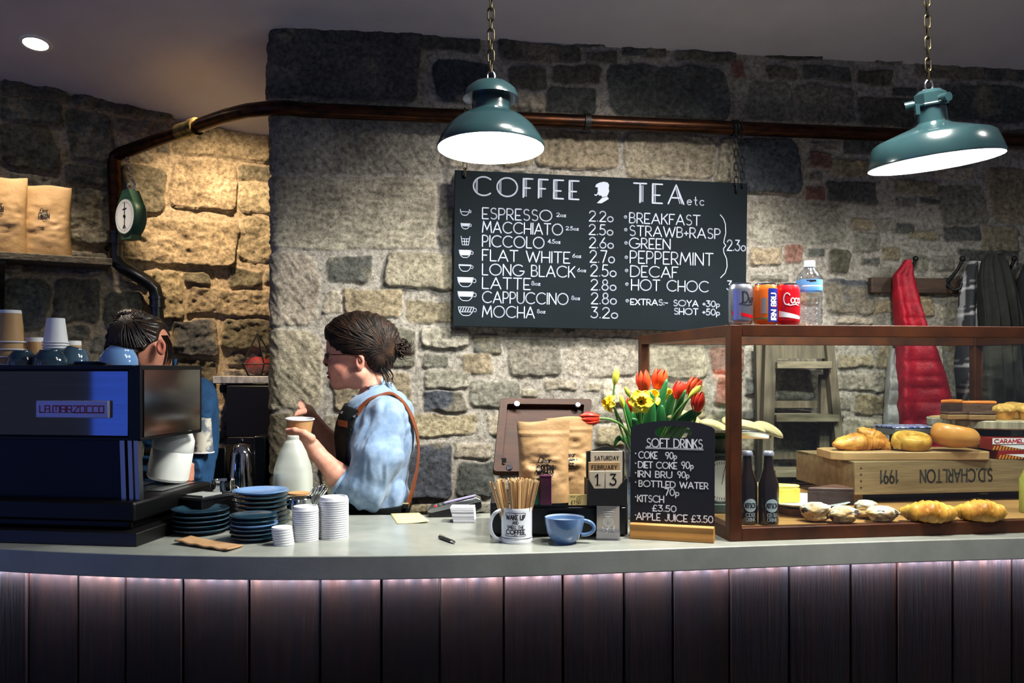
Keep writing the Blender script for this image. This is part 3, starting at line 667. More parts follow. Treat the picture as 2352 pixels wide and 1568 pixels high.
def pouch(name, label, group, loc, rz, w_, h_, d_, seed, lean=0, zip_=True, logo=.5, lsc=.3, roll=0):
    t = thing(name, label, 'bag', loc, (lean, roll, rz), group); rr = random.Random(seed); o1, o2 = rr.random() * 9, rr.random() * 9
    def fn(u, v):
        a = u * 2 * PI; k = v
        ww = w_ / 2 * (1 - .06 * math.sin(PI * min(k * 1.1, 1)) - .07 * (1 - k) ** 2 * 0 + .02 * k)
        dd = d_ / 2 * max((1 - k ** 1.6), .0) ** .8 + .0022
        e = .55 if k < .5 else .75
        c, s_ = math.cos(a), math.sin(a)
        x = ww * math.copysign(abs(c) ** e, c); y = dd * math.copysign(abs(s_) ** .9, s_)
        bend = 1 - abs(x / ww) ** 3
        n1 = .9 * (float(fbm(x * 20 + o1, k * 7 + o2, 3.1 if s_ > 0 else 8.2, o=3)) - .5) + .8 * (.22 - abs(float(fbm(x * 26 + k * 5 + o2, k * 8 - x * 14 + o1, 1.7 if s_ > 0 else 5.2, o=2)) - .5))
        y += n1 * .030 * math.sin(PI * min(k * 1.15, 1)) * (1 if s_ > 0 else -1) * bend - .004 * math.sin(k * 5 + o1) * k
        if zip_ and abs(k - .835) < .02: y += .002 * math.copysign(1, s_)
        z = h_ * k + (.010 * (x / ww) ** 2 * (1 - k) * (-1 if False else 0)) + (.008 * math.sin(x * 40 + o2) * .4 * (k > .97))
        return (x, y, z)
    b = MB().grid(fn, 56, 48, cu=True); b.add([fn(i / 56, 0) for i in range(56)], [tuple(range(55, -1, -1))]); b.build('pouch', kraft, t, smooth=60)
    # printed mark on the front (-y) side
    def surf(x, z):
        k = z / h_; best = None
        ww = w_ / 2 * (1 - .06 * math.sin(PI * min(k * 1.1, 1)) + .02 * k); e = .55 if k < .5 else .75
        c = math.copysign(min(abs(x / ww), .98) ** (1 / e), x); a = -math.acos(max(-1, min(1, c)))
        q = fn((a / (2 * PI)) % 1, k); return (x, q[1] - .0028, z)
    mb = MB(); s_ = w_ * lsc / .105; cz = h_ * logo
    write(mb, 'Dear', 0, cz + .038 * s_, .034 * s_, .0055 * s_, surf, center=True, gap=.12, slant=.25)
    f = lambda x, z: surf(x, z)
    write(mb, 'GREEN', 0, cz - .030 * s_, .048 * s_, .0085 * s_, f, width=.105 * s_, center=True)
    ribbon(mb, [[(-.055 * s_, cz - .043 * s_), (.055 * s_, cz - .043 * s_)], [(-.06 * s_, cz - .062 * s_), (.06 * s_, cz - .062 * s_)]], .0025 * s_, f, .01)
    ribbon(mb, [[(-.044 * s_ + i * .006 * s_, cz - .052 * s_), (-.041 * s_ + i * .006 * s_, cz - .052 * s_)] for i in range(15)], .006 * s_, f)
    mb.build('printed_logo', ink, t, smooth=0)
    return t
bz = 2.022
def on_shelf(px, off): 
    o = LWALL.o + ln_ * off; r = (px - 1176) / F; t = (o.x - r * o.y) / (r * LU.y - LU.x); q = o + LU * t; return Vector((q.x, q.y, bz))
LA = math.atan2(LU.y, LU.x)
pouch('coffee_bag', 'brown paper coffee bag, the right one of two on the wall shelf', 'coffee bags on the wall shelf', on_shelf(106, .13), LA - .28, .200, .300, .10, 4, .03, False, .58, .20)
pouch('coffee_bag', 'brown paper coffee bag cut off by the left picture edge on the wall shelf', 'coffee bags on the wall shelf', on_shelf(2, .13), LA - .25, .200, .318, .10, 9, .03, False, .58, .20)
pk = thing('foil_packet', 'shiny silver foil packet peeping out behind the shelf coffee bag', 'packet', on_shelf(122, .045), LA)
MB().grid(lambda u, v: (.06 * (u - .5) * 2, .012 * math.sin(u * 9 + v * 5) * (1 - v) + .008, .302 * v), 14, 10).build('foil', mat('foil', 'b9bcc6', .2, 1, bump=.5, bscale=30), pk, solid=.006)
# small far shelf with terrarium
sl = thing('marble_shelf', 'small shelf with a pale marble edge beside the stone corner', 'shelf')
c0 = P(495, 872, 4.02); 
MB().box(c0 + Vector((.15, .11, -.0)), (.32, .24, .034), rot=(0, 0, 0)).build('slab', mat('pale_marble', 'b8bcc2', .3, c2='7f868f', scale=26, stretch=(2, 1, 1), bump=.2), sl, bevel=.003)
mb = MB()
for dx in (.03, .12): mb.lathe([(0, -.02), (.018, -.018), (.022, 0), (.018, .018), (0, .02)], 14, c=c0 + Vector((dx, .03, -.042)))
mb.box(c0 + Vector((.15, .17, -.04)), (.28, .05, .035)); mb.build('bracket', iron, sl)
tr = thing('glass_terrarium', 'faceted glass terrarium with black edges and red filling', 'terrarium', c0 + Vector((.168, .09, .0185)))
def facet(rr, z): return [Vector((rr * math.cos(2 * PI * i / 5 + .32), rr * math.sin(2 * PI * i / 5 + .32), z)) for i in range(5)]
bot, mid, topv = facet(.050, 0), facet(.085, .055), Vector((0, 0, .20))
tri = MB(); tri.add(bot + mid + [topv], [(0, 1, 2, 3, 4)] + [(i, (i + 1) % 5, 5 + (i + 1) % 5, 5 + i) for i in range(5)] + [(5 + i, 5 + (i + 1) % 5, 10) for i in range(5)])
clear = glass('clear_glass'); tri.build('glass', clear, tr, smooth=0)
mb = MB()
for i in range(5):
    for a, b in ((bot[i], bot[(i + 1) % 5]), (mid[i], mid[(i + 1) % 5]), (bot[i], mid[i]), (mid[i], topv)): mb.tube([a, b], .0035, 6)
mb.build('frame', iron, tr)
MB().ell((0, 0, .046), (.060, .055, .043), 20, 12).build('red_filling', mat('red_moss', '8e1320', .6, c2='5f0d18', scale=30, bump=.6, bscale=60), tr)
jr = thing('glass_jar', 'clear glass storage jar behind the terrarium on the small shelf', 'jar', c0 + Vector((.235, .17, .0185)))
MB().lathe([(0, .002), (.055, .002), (.06, .01), (.06, .19), (.045, .205), (.045, .215), (.052, .222), (.03, .235), (0, .24)], 28).build('glass', clear, jr)
MB().lathe([(0, .004), (.054, .004), (.054, .10), (0, .11)], 24).build('contents', mat('brown_sugar', '7a5a38', .8, c2='4f3a24', scale=60, bump=.5), jr)
# ================================================================ back bar in the alcove
cab = thing('back_cabinet', 'black cupboard in the alcove below the marble shelf', 'cabinet', P(585, 1100, 4.1))
blk = mat('black_laminate', '0a0a0b', .45)
MB().box(Vector((-1.18, 4.02, .62)), (.20, .22, 1.24)).build('carcass', blk, cab, True, bevel=.004)
MB().box(Vector((-1.19, 4.03, 1.355)), (.20, .20, .23)).build('door', blk, cab, True, bevel=.004)
bb = thing('back_worktop', 'dark low worktop behind the baristas in the alcove', 'counter', (-1.3, 3.5, 0))
MB().prism([(-2.2, 3.30), (-1.05, 3.28), (-1.02, 3.86), (-1.35, 3.86), (-2.2, 3.4)], .98, 1.02).build('top', mat('dark_worktop', '1b1b1c', .35), bb, True)
gr = thing('coffee_grinder', 'black coffee grinder with a polished chrome dome in the alcove', 'grinder', Vector((P(556, 1000, 3.45).x, 3.45, 1.02)))
MB().lathe([(.05, 0), (.058, .01), (.056, .06), (.05, .13), (.044, .19), (.03, .225), (0, .235)], 30).build('dome', chrome, gr, smooth=60)
mb = MB(); mb.box((-.085, .03, .11), (.06, .12, .22)); mb.box((.07, .05, .13), (.05, .10, .26)); mb.lathe([(0, .255), (.008, .25), (.009, .24), (.006, .234)], 12); mb.build('body', gloss_black, gr, bevel=.006)
ke = thing('knock_out_drawer', 'low black drawer box with a tamper seat on the dark worktop', 'drawer box', Vector((P(585, 1100, 3.34).x, 3.34, 1.02)))
mb = MB(); mb.box((0, 0, .028), (.15, .10, .056)); mb.box((.052, -.01, .065), (.04, .06, .03)); mb.build('case', blk, ke, bevel=.005)
mb = MB(); write(mb, 'oooo', -.06, .026, .012, .002, lambda u, v: (u, -.0508, v)); mb.build('printed_mark', mat('pale_print', '9aa0a4', .5), ke, smooth=0)
# ================================================================ espresso machine
Mm = thing('espresso_machine', 'large black and steel espresso machine at the left end of the bar', 'coffee machine', (-1.003, 2.35, CT), R(-8))
panel = mat('brushed_panel', '565962', .05, 1, c2='50535a', scale=3, stretch=(1, 1, 60))
blkm = mat('machine_black', '040405', .42, spec=.25)
z0, z1 = 1.356 - CT, 1.556 - CT
# local axes: x along the customer side (negative = left), y away from the customer
mb = MB(); mb.prism([(-.9, .012), (-.018, .012), (-.018, .32), (-.9, .32)], z0 + .004, z1 - .006); mb.build('body_core', blkm, Mm)
mb = MB().box((-.47, .006, (z0 + z1) / 2 - .002), (.87, .012, z1 - z0 - .022)); mb.build('rear_panel', panel, Mm, bevel=.002)
mb = MB()
mb.box((-.016, .004, (z0 + z1) / 2), (.034, .014, z1 - z0)); mb.box((-.47, .16, z1 - .004), (.90, .33, .012)); mb.box((-.46, .003, z0 + .002), (.90, .012, .008))
mb.box((-.004, .165, z1 - .005), (.012, .33, .013)); mb.box((-.004, .165, z0 + .001), (.012, .33, .008)); mb.box((-.004, .327, (z0 + z1) / 2), (.012, .012, z1 - z0))
mb.build('frame', blkm, Mm, bevel=.0015)
mb = MB().box((.001, .166, (z0 + z1) / 2 - .002), (.005, .306, z1 - z0 - .018)); mb.build('side_panel', mat('mirror_steel', '8f8f8d', .16, 1), Mm)
mb = MB(); mb.box((-.45, .020, (z0 + .085) / 2 + .03), (.84, .012, z0 - .075)); mb.build('lower_panel', mat('navy_gloss', '06090d', .3, spec=.15), Mm)
for dx in (-.052, -.030, -.012):
    MB().box((dx, .012, z0 / 2 + .055), (.012 if dx > -.05 else .014, .02, z0 - .11), rot=(0, R(-2.0), 0)).build('corner_post', mat('satin_steel', '7d7a76', .3, 1), Mm)
mb = MB(); mb.box((-.45, .185, .085), (.90, .43, .055)); mb.box((-.45, .19, .055), (.86, .40, .04)); mb.build('drip_base', blkm, Mm, bevel=.008)
mb = MB(); mb.box((-.45, .165, .018), (.95, .45, .036)); mb.build('plinth', mat('plinth_black', '060607', .4), Mm, bevel=.002)
mb = MB()
for i in range(14): mb.box((-.45 + (i - 6.5) * .06, .27, .113), (.05, .20, .003))
mb.build('drip_grate', steel, Mm)
for k in range(2):
    g = MB(); cx = -.20 - .33 * k; g.lathe([(.0, .0), (.042, .0), (.044, .03), (.036, .05), (.036, .075)], 24, c=(cx, .27, z0 - .075)); g.build('group_head', chrome, Mm)
    h = MB(); h.tube([(cx, .29, z0 - .060), (cx + .01, .36, z0 - .068), (cx + .015, .43, z0 - .075)], [.012, .013, .015], 12); h.build('portafilter_handle', blkm, Mm)
bw, bh, cx, cz = .222, .050, -.20, (z0 + z1) / 2 - .020
pm0 = Mm; bx0, bx1 = -.300, -.087; bcz = 1.55 + (HZ - 939) / F * 2.38 - CT
bd = MB().box(((bx0 + bx1) / 2, -.006, bcz), (bx1 - bx0, .012, .047)).build('badge', mat('badge_steel', '9a9cc0', .4, .3), Mm, bevel=.002)
MX[bd] = MX[Mm]
mb = MB(); fb = lambda u, v: (u, -.0126, v)
lx, hgt, y0 = bx0 + .012, .018, bcz - .009
segs = {'L': [[(0, 1), (0, 0), (.7, 0)]], 'A': [[(0, 0), (0, 1), (.8, 1), (.8, 0)], [(0, .5), (.8, .5)]], 'M': [[(0, 0), (0, 1), (1.1, 1), (1.1, 0)], [(.55, 1), (.55, .3)]],
        'R': [[(0, 0), (0, 1), (.8, 1), (.8, .5), (0, .5)], [(.5, .5), (.9, 0)]], 'Z': [[(0, 1), (.9, 1), (0, 0), (.9, 0)]], 'O': [[(0, 0), (0, 1), (.8, 1), (.8, 0), (0, 0)]],
        'T': [[(0, 1), (.9, 1)], [(.2, 1), (.2, 0), (.9, 0)]], 'C': [[(.8, 1), (0, 1), (0, 0), (.8, 0)]]}
x = 0; lay = []
for ch, ad in zip('LA MARZOCCO', [.9, 1.1, .25, 1.35, 1.05, 1.1, 1.1, 1.1, 1.05, 1.05, .8]):
    lay += [[(x + a, b) for a, b in q] for q in segs.get(ch, [])]; x += ad
k = (bx1 - bx0 - .024) / x
ribbon(mb, [[(lx + a * k, y0 + b * hgt) for a, b in q] for q in lay], .0034, fb, nd=4); ribbon(mb, [[(lx, y0), (bx1 - .012, y0)]], .002, fb)
mb.build('badge_lettering', mat('badge_red', '8a1020', .4), bd, smooth=0)
MB().box((-.40, .026, .112), (.5, .006, .0035)).build('glow_line', mat('blue_line', (0, 0, 0), emit=.35, ecol=(.05, .09, 1)), Mm)
# things standing on the machine
navy = mat('navy_glaze', '1f3342', .12, c2='24404f', scale=8, coat=.6); blue = mat('blue_glaze', '5f84b4', .14, c2='6a8fbd', scale=6, coat=.6)
slate = mat('slate_glaze', '3a5264', .12, c2='33495a', scale=6, coat=.6); white_g = mat('white_glaze', 'dfe3ea', .18, coat=.5)
def cup(name, label, loc, m, r=.052, h=.062, rot=(0, 0, 0), handle=True, group=None, inner=None, foot=.5, ha=0):
    t = thing(name, label, 'cup', loc, rot, group)
    o = [(r * foot, 0), (r * foot, .003), (r * .72, h * .18), (r * .90, h * .45), (r * .985, h * .8), (r, h)]
    MB().lathe([(0, .0015)] + o + [(r * .965, h), (r * .94, h * .8)], 40).build('bowl', m, t, smooth=60)
    MB().lathe([(r * .962, h * .995), (r * .945, h * .8), (r * .86, h * .45), (r * .67, h * .2), (0, h * .12)], 40).build('inner_glaze', inner or white_g, t, smooth=60)
    if handle:
        path = [(r * .93 + .0 + r * .55 * math.sin(q) * 1.0, 0, h * .60 + h * .27 * math.cos(q)) for q in np.linspace(-.15, PI + .15, 14)]
        c, s_ = math.cos(ha), math.sin(ha)
        MB().tube([(c * a, s_ * a, z) for a, b, z in path], .0055, 10, flat=(1.0, None)).build('handle', m, t, smooth=60)
    return t
mtop = 1.556 + .002
def on_machine(px, yy): # yy = distance behind the front edge
    o = Vector((-1.003, 2.35, 0)); ux = Vector((math.cos(R(-8)), math.sin(R(-8)), 0)); uy = Vector((-ux.y, ux.x, 0)); o = o + uy * yy
    r = (px - 1176) / F; t = (o.x - r * o.y) / (r * ux.y - ux.x); q = o + ux * t; return Vector((q.x, q.y, mtop))
def inverted(loc, h, tilt=(0, 0)): return (loc[0], loc[1], loc[2] + h)
for px, yy, m, r, h, lb in ((51, .09, navy, .040, .042, 'dark navy cup upside down on the machine, left of the larger dark cup'),
                            (116, .10, navy, .048, .044, 'larger dark navy cup upside down on the machine under the white cups'),
                            (4, .12, slate, .026, .032, 'small grey cup upside down at the left picture edge on the machine')):
    q = on_machine(px, yy); cup('ceramic_cup', lb, q + Vector((0, 0, h)), m, r, h, (PI, 0, 0), False, 'cups warming on the machine', foot=.62)
q = on_machine(176, .17); cup('ceramic_cup', 'dark slate cup lying tilted behind the larger dark cup on the machine', q + Vector((0, 0, .052)), slate, .045, .052, (PI - .12, .18, 0), True, 'cups warming on the machine', foot=.6, ha=2.6)
q = on_machine(287, .10); cup('ceramic_cup', 'light blue cup upside down at the right corner of the machine', q + Vector((-.008, 0, .050)), blue, .053, .050, (PI, .20, .2), False, 'cups warming on the machine', foot=.6, ha=1.5)
q = on_machine(214, .13); t = thing('saucer', 'pale blue saucer lying on the machine between the cups', 'saucer', q, 0)
MB().lathe([(0, .002), (.03, 0), (.034, .002), (.050, .009), (.052, .011), (.049, .011), (.03, .005), (0, .005)], 40).build('dish', blue, t, smooth=60)
paper_w = mat('paper_white', 'd9d9dc', .55); paper_k = mat('paper_kraft', 'b08a5c', .6, c2='a57f52', scale=20)
def paper_cup(label, loc, r0, r1, h, m=None, group=None, rot=(0, 0, 0), name='paper_cup', band=None):
    """r0 = mouth radius, r1 = base radius; stands mouth up; wall and rolled rim"""
    t = thing(name, label, 'cup', loc, rot, group)
    f = lambda z: r1 + (r0 - r1) * z / h
    b0 = .0 if band is None else band
    w_ = MB().lathe([(0, .004), (r1 - .003, .004), (r1, 0)] + ([] if b0 == 0 else []) + [(f(h * b0), h * b0)] if False else [(0, .004), (r1 - .003, .004), (r1, 0), (f(h * .97), h * .97)], 36)
    w_.build('wall', m or paper_w, t, smooth=50)
    MB().lathe([(r0 - .002, h * .97), (r0 - .0035, h * .9), (r1 - .002, .006), (0, .006)], 36).build('lining', paper_w, t, smooth=50)
    MB().tube([((r0 + .0008) * math.cos(a), (r0 + .0008) * math.sin(a), h - .002) for a in np.linspace(0, 2 * PI, 33)[:-1]], .0024, 6, closed=True).build('rolled_rim', paper_w, t)
    if band: MB().lathe([(f(0) + .0006, 0), (f(h * band) + .0006, h * band), (f(h * band), h * band)], 36).build('base_band', paper_w, t)
    return t
def cup_stack(px, yy, n, r0, r1, h, pitch, m, word, band=None):
    q = on_machine(px, yy)
    for i in range(n):
        k = n - 1 - i                                             # i = 0 is the bottom one, all stand mouth down
        paper_cup(f'{nth(k, n)} {word}' if n > 1 else word, q + Vector((0, 0, h + i * pitch)), r0, r1, h, m, 'paper cups stacked on the machine', (PI, 0, 0), band=band)
cup_stack(22, .13, 4, .042, .030, .095, .022, paper_k, 'kraft paper cup in the tall stack far left on the machine', .10)
cup_stack(128, .18, 9, .034, .0245, .074, .0082, paper_w, 'white paper cup in the stack between the kraft cups')
cup_stack(80, .24, 1, .032, .025, .085, .02, paper_k, 'kraft paper cup standing between the tall kraft stack and the white stack', .16)
cup_stack(168, .26, 1, .027, .022, .075, .02, paper_k, 'small kraft paper cup half hidden right of the white cup stack', .18)
# right of the machine
jug = thing('milk_bottle', 'white bottle shape added for a reflection under the side of the espresso machine', 'bottle', P(384, 1100, 2.70), (0, R(10), R(10)))  # bottle shape added in place of a tilted white reflection in the steel
milkp = mat('milk_plastic', 'c9ccc8', .45, sss=.2)
jug.location.z = CT + .124
MB().lathe([(0, 0), (.055, 0), (.062, .008), (.062, .09), (.060, .093), (.062, .096), (.06, .13), (.042, .165), (.024, .185), (.024, .2), (0, .2)], 32).build('bottle', milkp, jug)
kb = thing('knock_box', 'black knock box with steel edges beside the espresso machine', 'box', onz(470, 1205, CT) , R(-24))
kbh = .086
mb = MB(); mb.box((0, .0, kbh / 2 + .004), (.120, .150, kbh)); mb.build('bin', blkm, kb, bevel=.003)
mb = MB(); mb.box((-.058, -.077, kbh / 2), (.005, .005, kbh))
for d_ in ((0, -.075, .126, .006), (0, .075, .126, .006), (-.06, 0, .006, .15), (.06, 0, .006, .15)): mb.box((d_[0], d_[1], kbh + .004), (d_[2], d_[3], .007))
mb.build('steel_edging', steel, kb)
MB().box((-.005, 0, kbh + .005), (.07, .08, .006)).build('tray', mat('tray_grey', '8d918c', .5), kb)
mb = MB(); mb.prism([(.0, 0), (.016, 0), (.014, .009), (.007, .012), (.001, .007)], .0, .0012, Matrix.Translation((.016, -.0765, .022)) @ Mr); mb.build('red_emblem', mat('emblem_red', 'c01822', .4), kb)
tin = thing('milk_pitcher', 'tall polished steel milk pitcher between the knock box and the blue plates', 'jug', onz(513, 1197, CT))
MB().lathe([(0, .002), (.034, 0), (.036, .004), (.035, .09), (.033, .12), (.035, .128), (.034, .128), (.031, .12), (.033, .004), (0, .004)], 36).build('body', chrome, tin, smooth=60)
MB().tube([(.034 + .024 * math.sin(q), 0, .065 + .045 * math.cos(q)) for q in np.linspace(0, PI, 12)], .004, 8, flat=(.5, None)).build('handle', chrome, tin)
# plates
def plate_prof(r, h): return [(0, .003), (r * .58, .003), (r * .60, 0), (r * .64, .002), (r * .86, h * .55), (r, h), (r * 1.0, h + .003), (r * .97, h + .003), (r * .84, h * .6 + .004), (r * .6, .006), (0, .006)]
def plates(loc, r, h, pitch, mats, word, group, cat='plate', name='plate'):
    n = len(mats)
    for i, m in enumerate(mats):
        k = n - 1 - i; rr = random.Random(i * 7 + n); 
        t = MB().lathe(plate_prof(r, h), 56).build(name, m, smooth=60); t.location = loc + Vector((rr.uniform(-.003, .003), rr.uniform(-.002, .002), i * pitch))
        cn = {'navy_glaze': 'dark navy', 'blue_glaze': 'light blue', 'slate_glaze': 'slate blue'}[m.name]
        tag(t, f'{nth(k, n)} {cn} {cat} {word}', cat, group)
q = onz(460, 1222, CT); plates(q, .079, .013, .0135, [slate, navy, slate, slate, navy], 'in the left stack above the paper bag', 'plates in the left stack')
q = onz(587, 1218, CT) + Vector((0, .06, 0)); plates(q, .081, .013, .0135, [navy, navy, navy, navy, navy, navy, navy, blue], 'in the tall stack topped by a light blue plate', 'plates in the tall stack')
q = onz(583, 1239, CT); plates(q, .063, .010, .0115, [navy, slate, slate, blue, navy, navy], 'in the small front stack beside the lids', 'saucers in the front stack', 'saucer', 'saucer')
# paper bag
bagm = mat('brown_paper', 'a98661', .7, c2='9a7650', scale=14, bump=.3, bscale=30)
c = [onz(400, 1250, CT), onz(522, 1268, CT), onz(558, 1256, CT), onz(438, 1239, CT)]
mb = MB()
def bagfn(u, v):
    p = c[0].lerp(c[1], u).lerp(c[3].lerp(c[2], u), v); e = min(v, 1 - v) * 4
    return p + Vector((0, 0, .004 + .006 * (1 - u) ** 3 + .0035 * math.sin(u * 11) ** 2 * (1 - v) ** 2))
mb.grid(bagfn, 24, 8); b = mb.build('paper_bag', bagm, base=c[0], solid=.004); tag(b, 'flat brown paper bag lying in front of the left plates', 'paper bag')
# lids
lidm = mat('white_plastic', 'd6d8dc', .35, c2='d0d2d8', scale=30)
def lids(loc, r, n, pitch, word, group, domed=True, lean=0):
    prof = [(r * .985, 0), (r, .0006), (r, pitch * .62), (r * .965, pitch * .7), (r * .955, pitch * 1.0)]
    top = prof + ([(r * .93, .010), (r * .90, .0125), (r * .80, .0125), (r * .78, .0095), (0, .0095)] if domed else [(r * .9, pitch), (0, pitch)])
    mid = prof + [(r * .9, pitch), (0, pitch)]
    p0 = None
    for i in range(n):
        k = n - 1 - i
        t = MB().lathe(top if k == 0 else mid, 44).build('cup_lid', lidm, smooth=35); t.location = loc + Vector((lean * i, 0, i * pitch)); t.rotation_euler = (0, -lean * 18 * (i / n), i * .7)
        tag(t, f'{nth(k, n)} white plastic {word}', 'lid', group)
lids(onz(652, 1250, CT), .0275, 7, .0068, 'lid in the short leaning stack in front', 'lids in the short stack', False, -.0009)
lids(onz(702, 1240, CT), .0355, 15, .0058, 'lid in the middle stack of lids', 'lids in the middle stack')
lids(onz(767, 1234, CT), .0405, 18, .0060, 'lid in the tall right stack of lids', 'lids in the tall stack')
# glass jars with spoons, steel bowl
sj = thing('cutlery_jar', 'glass jar full of teaspoons behind the white lids', 'jar', onz(690, 1214, CT))
MB().lathe([(0, .002), (.036, 0), (.038, .004), (.038, .088), (.036, .092), (.0355, .088), (.0355, .005), (0, .004)], 32).build('glass', clear, sj)
MB().lathe([(.0365, .060), (.0385, .062), (.0395, .09), (.0375, .092), (.0365, .09)], 32).build('metal_collar', chrome, sj)
MB().lathe([(0, .094), (.030, .094), (.032, .092), (.032, .098), (0, .099)], 28, c=(-.012, .03, .004)).build('wooden_lid', mat('pale_wood', 'b98a58', .6, c2='a5774a', scale=8, stretch=(1, 8, 1)), sj)
for i in range(7):
    a = R(-35 + i * 14); b = Vector((math.sin(a) * .012, .004 * (i % 3), .02)); e = Vector((.030 + .006 * (i % 4) + .004 * i, -.006 + .006 * (i % 3), .098 + .004 * (i % 3)))
    sp = thing('teaspoon', 'steel teaspoon standing handle down in the glass cutlery jar', 'spoon', sj.location, 0, 'teaspoons in the glass jar')
    MB().tube([b, e], [.0016, .002], 6).build('handle', chrome, sp); d = (e - b).normalized()
    MB().ell((0, 0, 0), (.009, .003, .016), 14, 8, M=Matrix.Translation(e + d * .012) @ d.to_track_quat('Z', 'Y').to_matrix().to_4x4()).build('bowl', chrome, sp)
ml = thing('milk_bottle', 'big white plastic milk bottle half full in front of the barista', 'bottle', Vector((P(673, 1000, 2.74).x, 2.74, CT)))
hB = 1.55 - (1000 - HZ) / F * 2.74 - CT
W = .058
def sq(u, v, prof):
    i = v * (len(prof) - 1); k = min(int(i), len(prof) - 2); f = i - k; r = prof[k][0] * (1 - f) + prof[k + 1][0] * f; z = prof[k][1] * (1 - f) + prof[k + 1][1] * f
    a = u * 2 * PI; e = .62 if z < hB * .62 else .62 + .38 * min(1, (z / hB - .62) / .2)
    c_, s_ = math.cos(a), math.sin(a); return (r * math.copysign(abs(c_) ** e, c_), r * math.copysign(abs(s_) ** e, s_), z)
pb = [(.0, 0), (W * .93, 0), (W, .006), (W, hB * .28), (W * .97, hB * .30), (W, hB * .32), (W * .99, hB * .5), (W * .93, hB * .62), (W * .72, hB * .80), (W * .46, hB * .92), (W * .33, hB * .95), (W * .33, hB * .985), (W * .30, hB), (0, hB)]
MB().grid(lambda u, v: sq(u, v, pb), 40, 66, cu=True).build('bottle', mat('milk_clear', 'd5dad2', .35, trans=.55, ior=1.2), ml, smooth=50)
pl = [(.0, .003), (W * .9, .003), (W * .955, .008), (W * .955, hB * .29), (W * .955, hB * .56), (0, hB * .56)]
MB().grid(lambda u, v: sq(u, v, pl), 40, 40, cu=True).build('milk', mat('milk', 'e9e8dc', .4), ml, smooth=50)
# note, card machine, paper block, pen
nt = MB().grid(lambda u, v: onz(897, 1180, CT).lerp(onz(912, 1203, CT), v).lerp(onz(962, 1178, CT).lerp(onz(986, 1201, CT), v), u) + Vector((0, 0, .0012 + .006 * v * u ** 3)), 10, 8)
nt = nt.build('sticky_note', mat('yellow_note', 'd9c98b', .7), base=onz(940, 1190, CT), solid=.0008); tag(nt, 'pale yellow note lying on the worktop by the barista elbow', 'note')
cm = thing('card_terminal', 'black and silver card payment terminal with a keypad', 'card machine', onz(1046, 1183, CT), (0, R(-7), R(4)))
cm.location.z = CT + .012
def cmf(u, v):
    a = v * 2 * PI; x = -.085 + .17 * u; hw = .036 * (math.sin(PI * min(max(u, .02), .98)) ** .25); hh = .020 * (.55 + .45 * u) ; return (x, hw * math.cos(a), .02 + .006 * u + hh * math.sin(a) * (1 if math.sin(a) < 0 else .8))
MB().prism([(-.085, .0), (-.06, -.010), (.05, -.010), (.085, .004), (.085, .030), (.07, .040), (-.075, .024), (-.085, .016)], -.038, .038, Mr).build('body', mat('black_plastic', '101113', .35), cm, bevel=.006)
MB().prism([(-.086, .016), (-.074, .012), (.07, .026), (.086, .026), (.086, .031), (.07, .041), (-.075, .026), (-.086, .018)], -.0395, .0395, Mr).build('silver_trim', steel, cm, bevel=.003)
for i in range(3):
    for j in range(4):
        MB().box((-.060 + j * .014, -.016 + i * .014, .0275 + j * .0014), (.010, .010, .006)).build('key', mat('key_grey' if (i, j) != (0, 0) else 'key_red', '3a3f42' if (i, j) != (0, 0) else 'c02a1c', .4), cm, bevel=.0015)
MB().box((.035, 0, .0385), (.06, .045, .004), rot=(0, -.1, 0)).build('screen', mat('screen_grey', '54585c', .2), cm)
MB().tube([(-.03, -.026, .036), (.07, -.026, .0465)], .0035, 8).build('stylus', mat('lilac_plastic', '9a93b8', .3), cm)
pk = onz(1063, 1201, CT); blk_ = thing('paper_block', 'white block of paper slips beside the card terminal', 'paper', pk, R(-3))
prng = random.Random(3); mb = MB()
for i in range(26): mb.box((prng.uniform(-.001, .001) - .0012 * (i - 13) * .25, .028 + prng.uniform(-.001, .001), .0012 + i * .0018), (.064 + .0003 * i, .055, .0016))
mb.build('sheets', mat('sheet_white', 'd4d4da', .65), blk_, smooth=0)
pe = thing('pen', 'black and silver pen lying alone on the worktop', 'pen', onz(1027, 1243, CT) + Vector((0, 0, .005)), R(-58))
MB().tube([(-.045, 0, 0), (-.02, 0, 0), (.01, 0, 0), (.026, 0, 0)], [.0045, .0052, .0046, .0052], 12).build('barrel', mat('pen_black', '111114', .3), pe)
MB().tube([(.026, 0, 0), (.040, 0, 0), (.047, 0, 0)], [.0048, .0036, .0012], 12).build('tip', chrome, pe); MB().box((-.03, 0, .0062), (.03, .003, .002)).build('clip', chrome, pe)
# ================================================================ menu board
slate_b = mat('menu_board_paint', '080f14', .8, c2='0a1318', scale=5, spec=.15)
chalk = mat('white_lettering', '8f95a4', .7)
BO = WALL.o + WN * .085; BU = (U * math.cos(R(-.75)) + Vector((0, 0, math.sin(R(-.75)))))
BP = Plane((BO.x, BO.y, 0), BU, BU.cross(WN).normalized() * -1)
if BP.v.z < 0: BP.v = -BP.v
BP.n = WN.copy()
ax, az = BP.px(1045, 390); bx_, bz_ = BP.px(1717, 421); cx_, cz_ = BP.px(1043, 749)
Wb, Hb = bx_ - ax, az - cz_
mbd = thing('menu_board', 'large dark slate menu board listing coffee and tea prices on the stone wall', 'menu board', BP.at(ax + Wb / 2, cz_))
def bpt(a, b, off=0): return BP.at(a, b, off)
mb = MB(); V = [bpt(ax + i * Wb, cz_ + j * Hb, o) for o in (-.018, 0) for i, j in ((0, 0), (1, 0), (1, 1), (0, 1))]
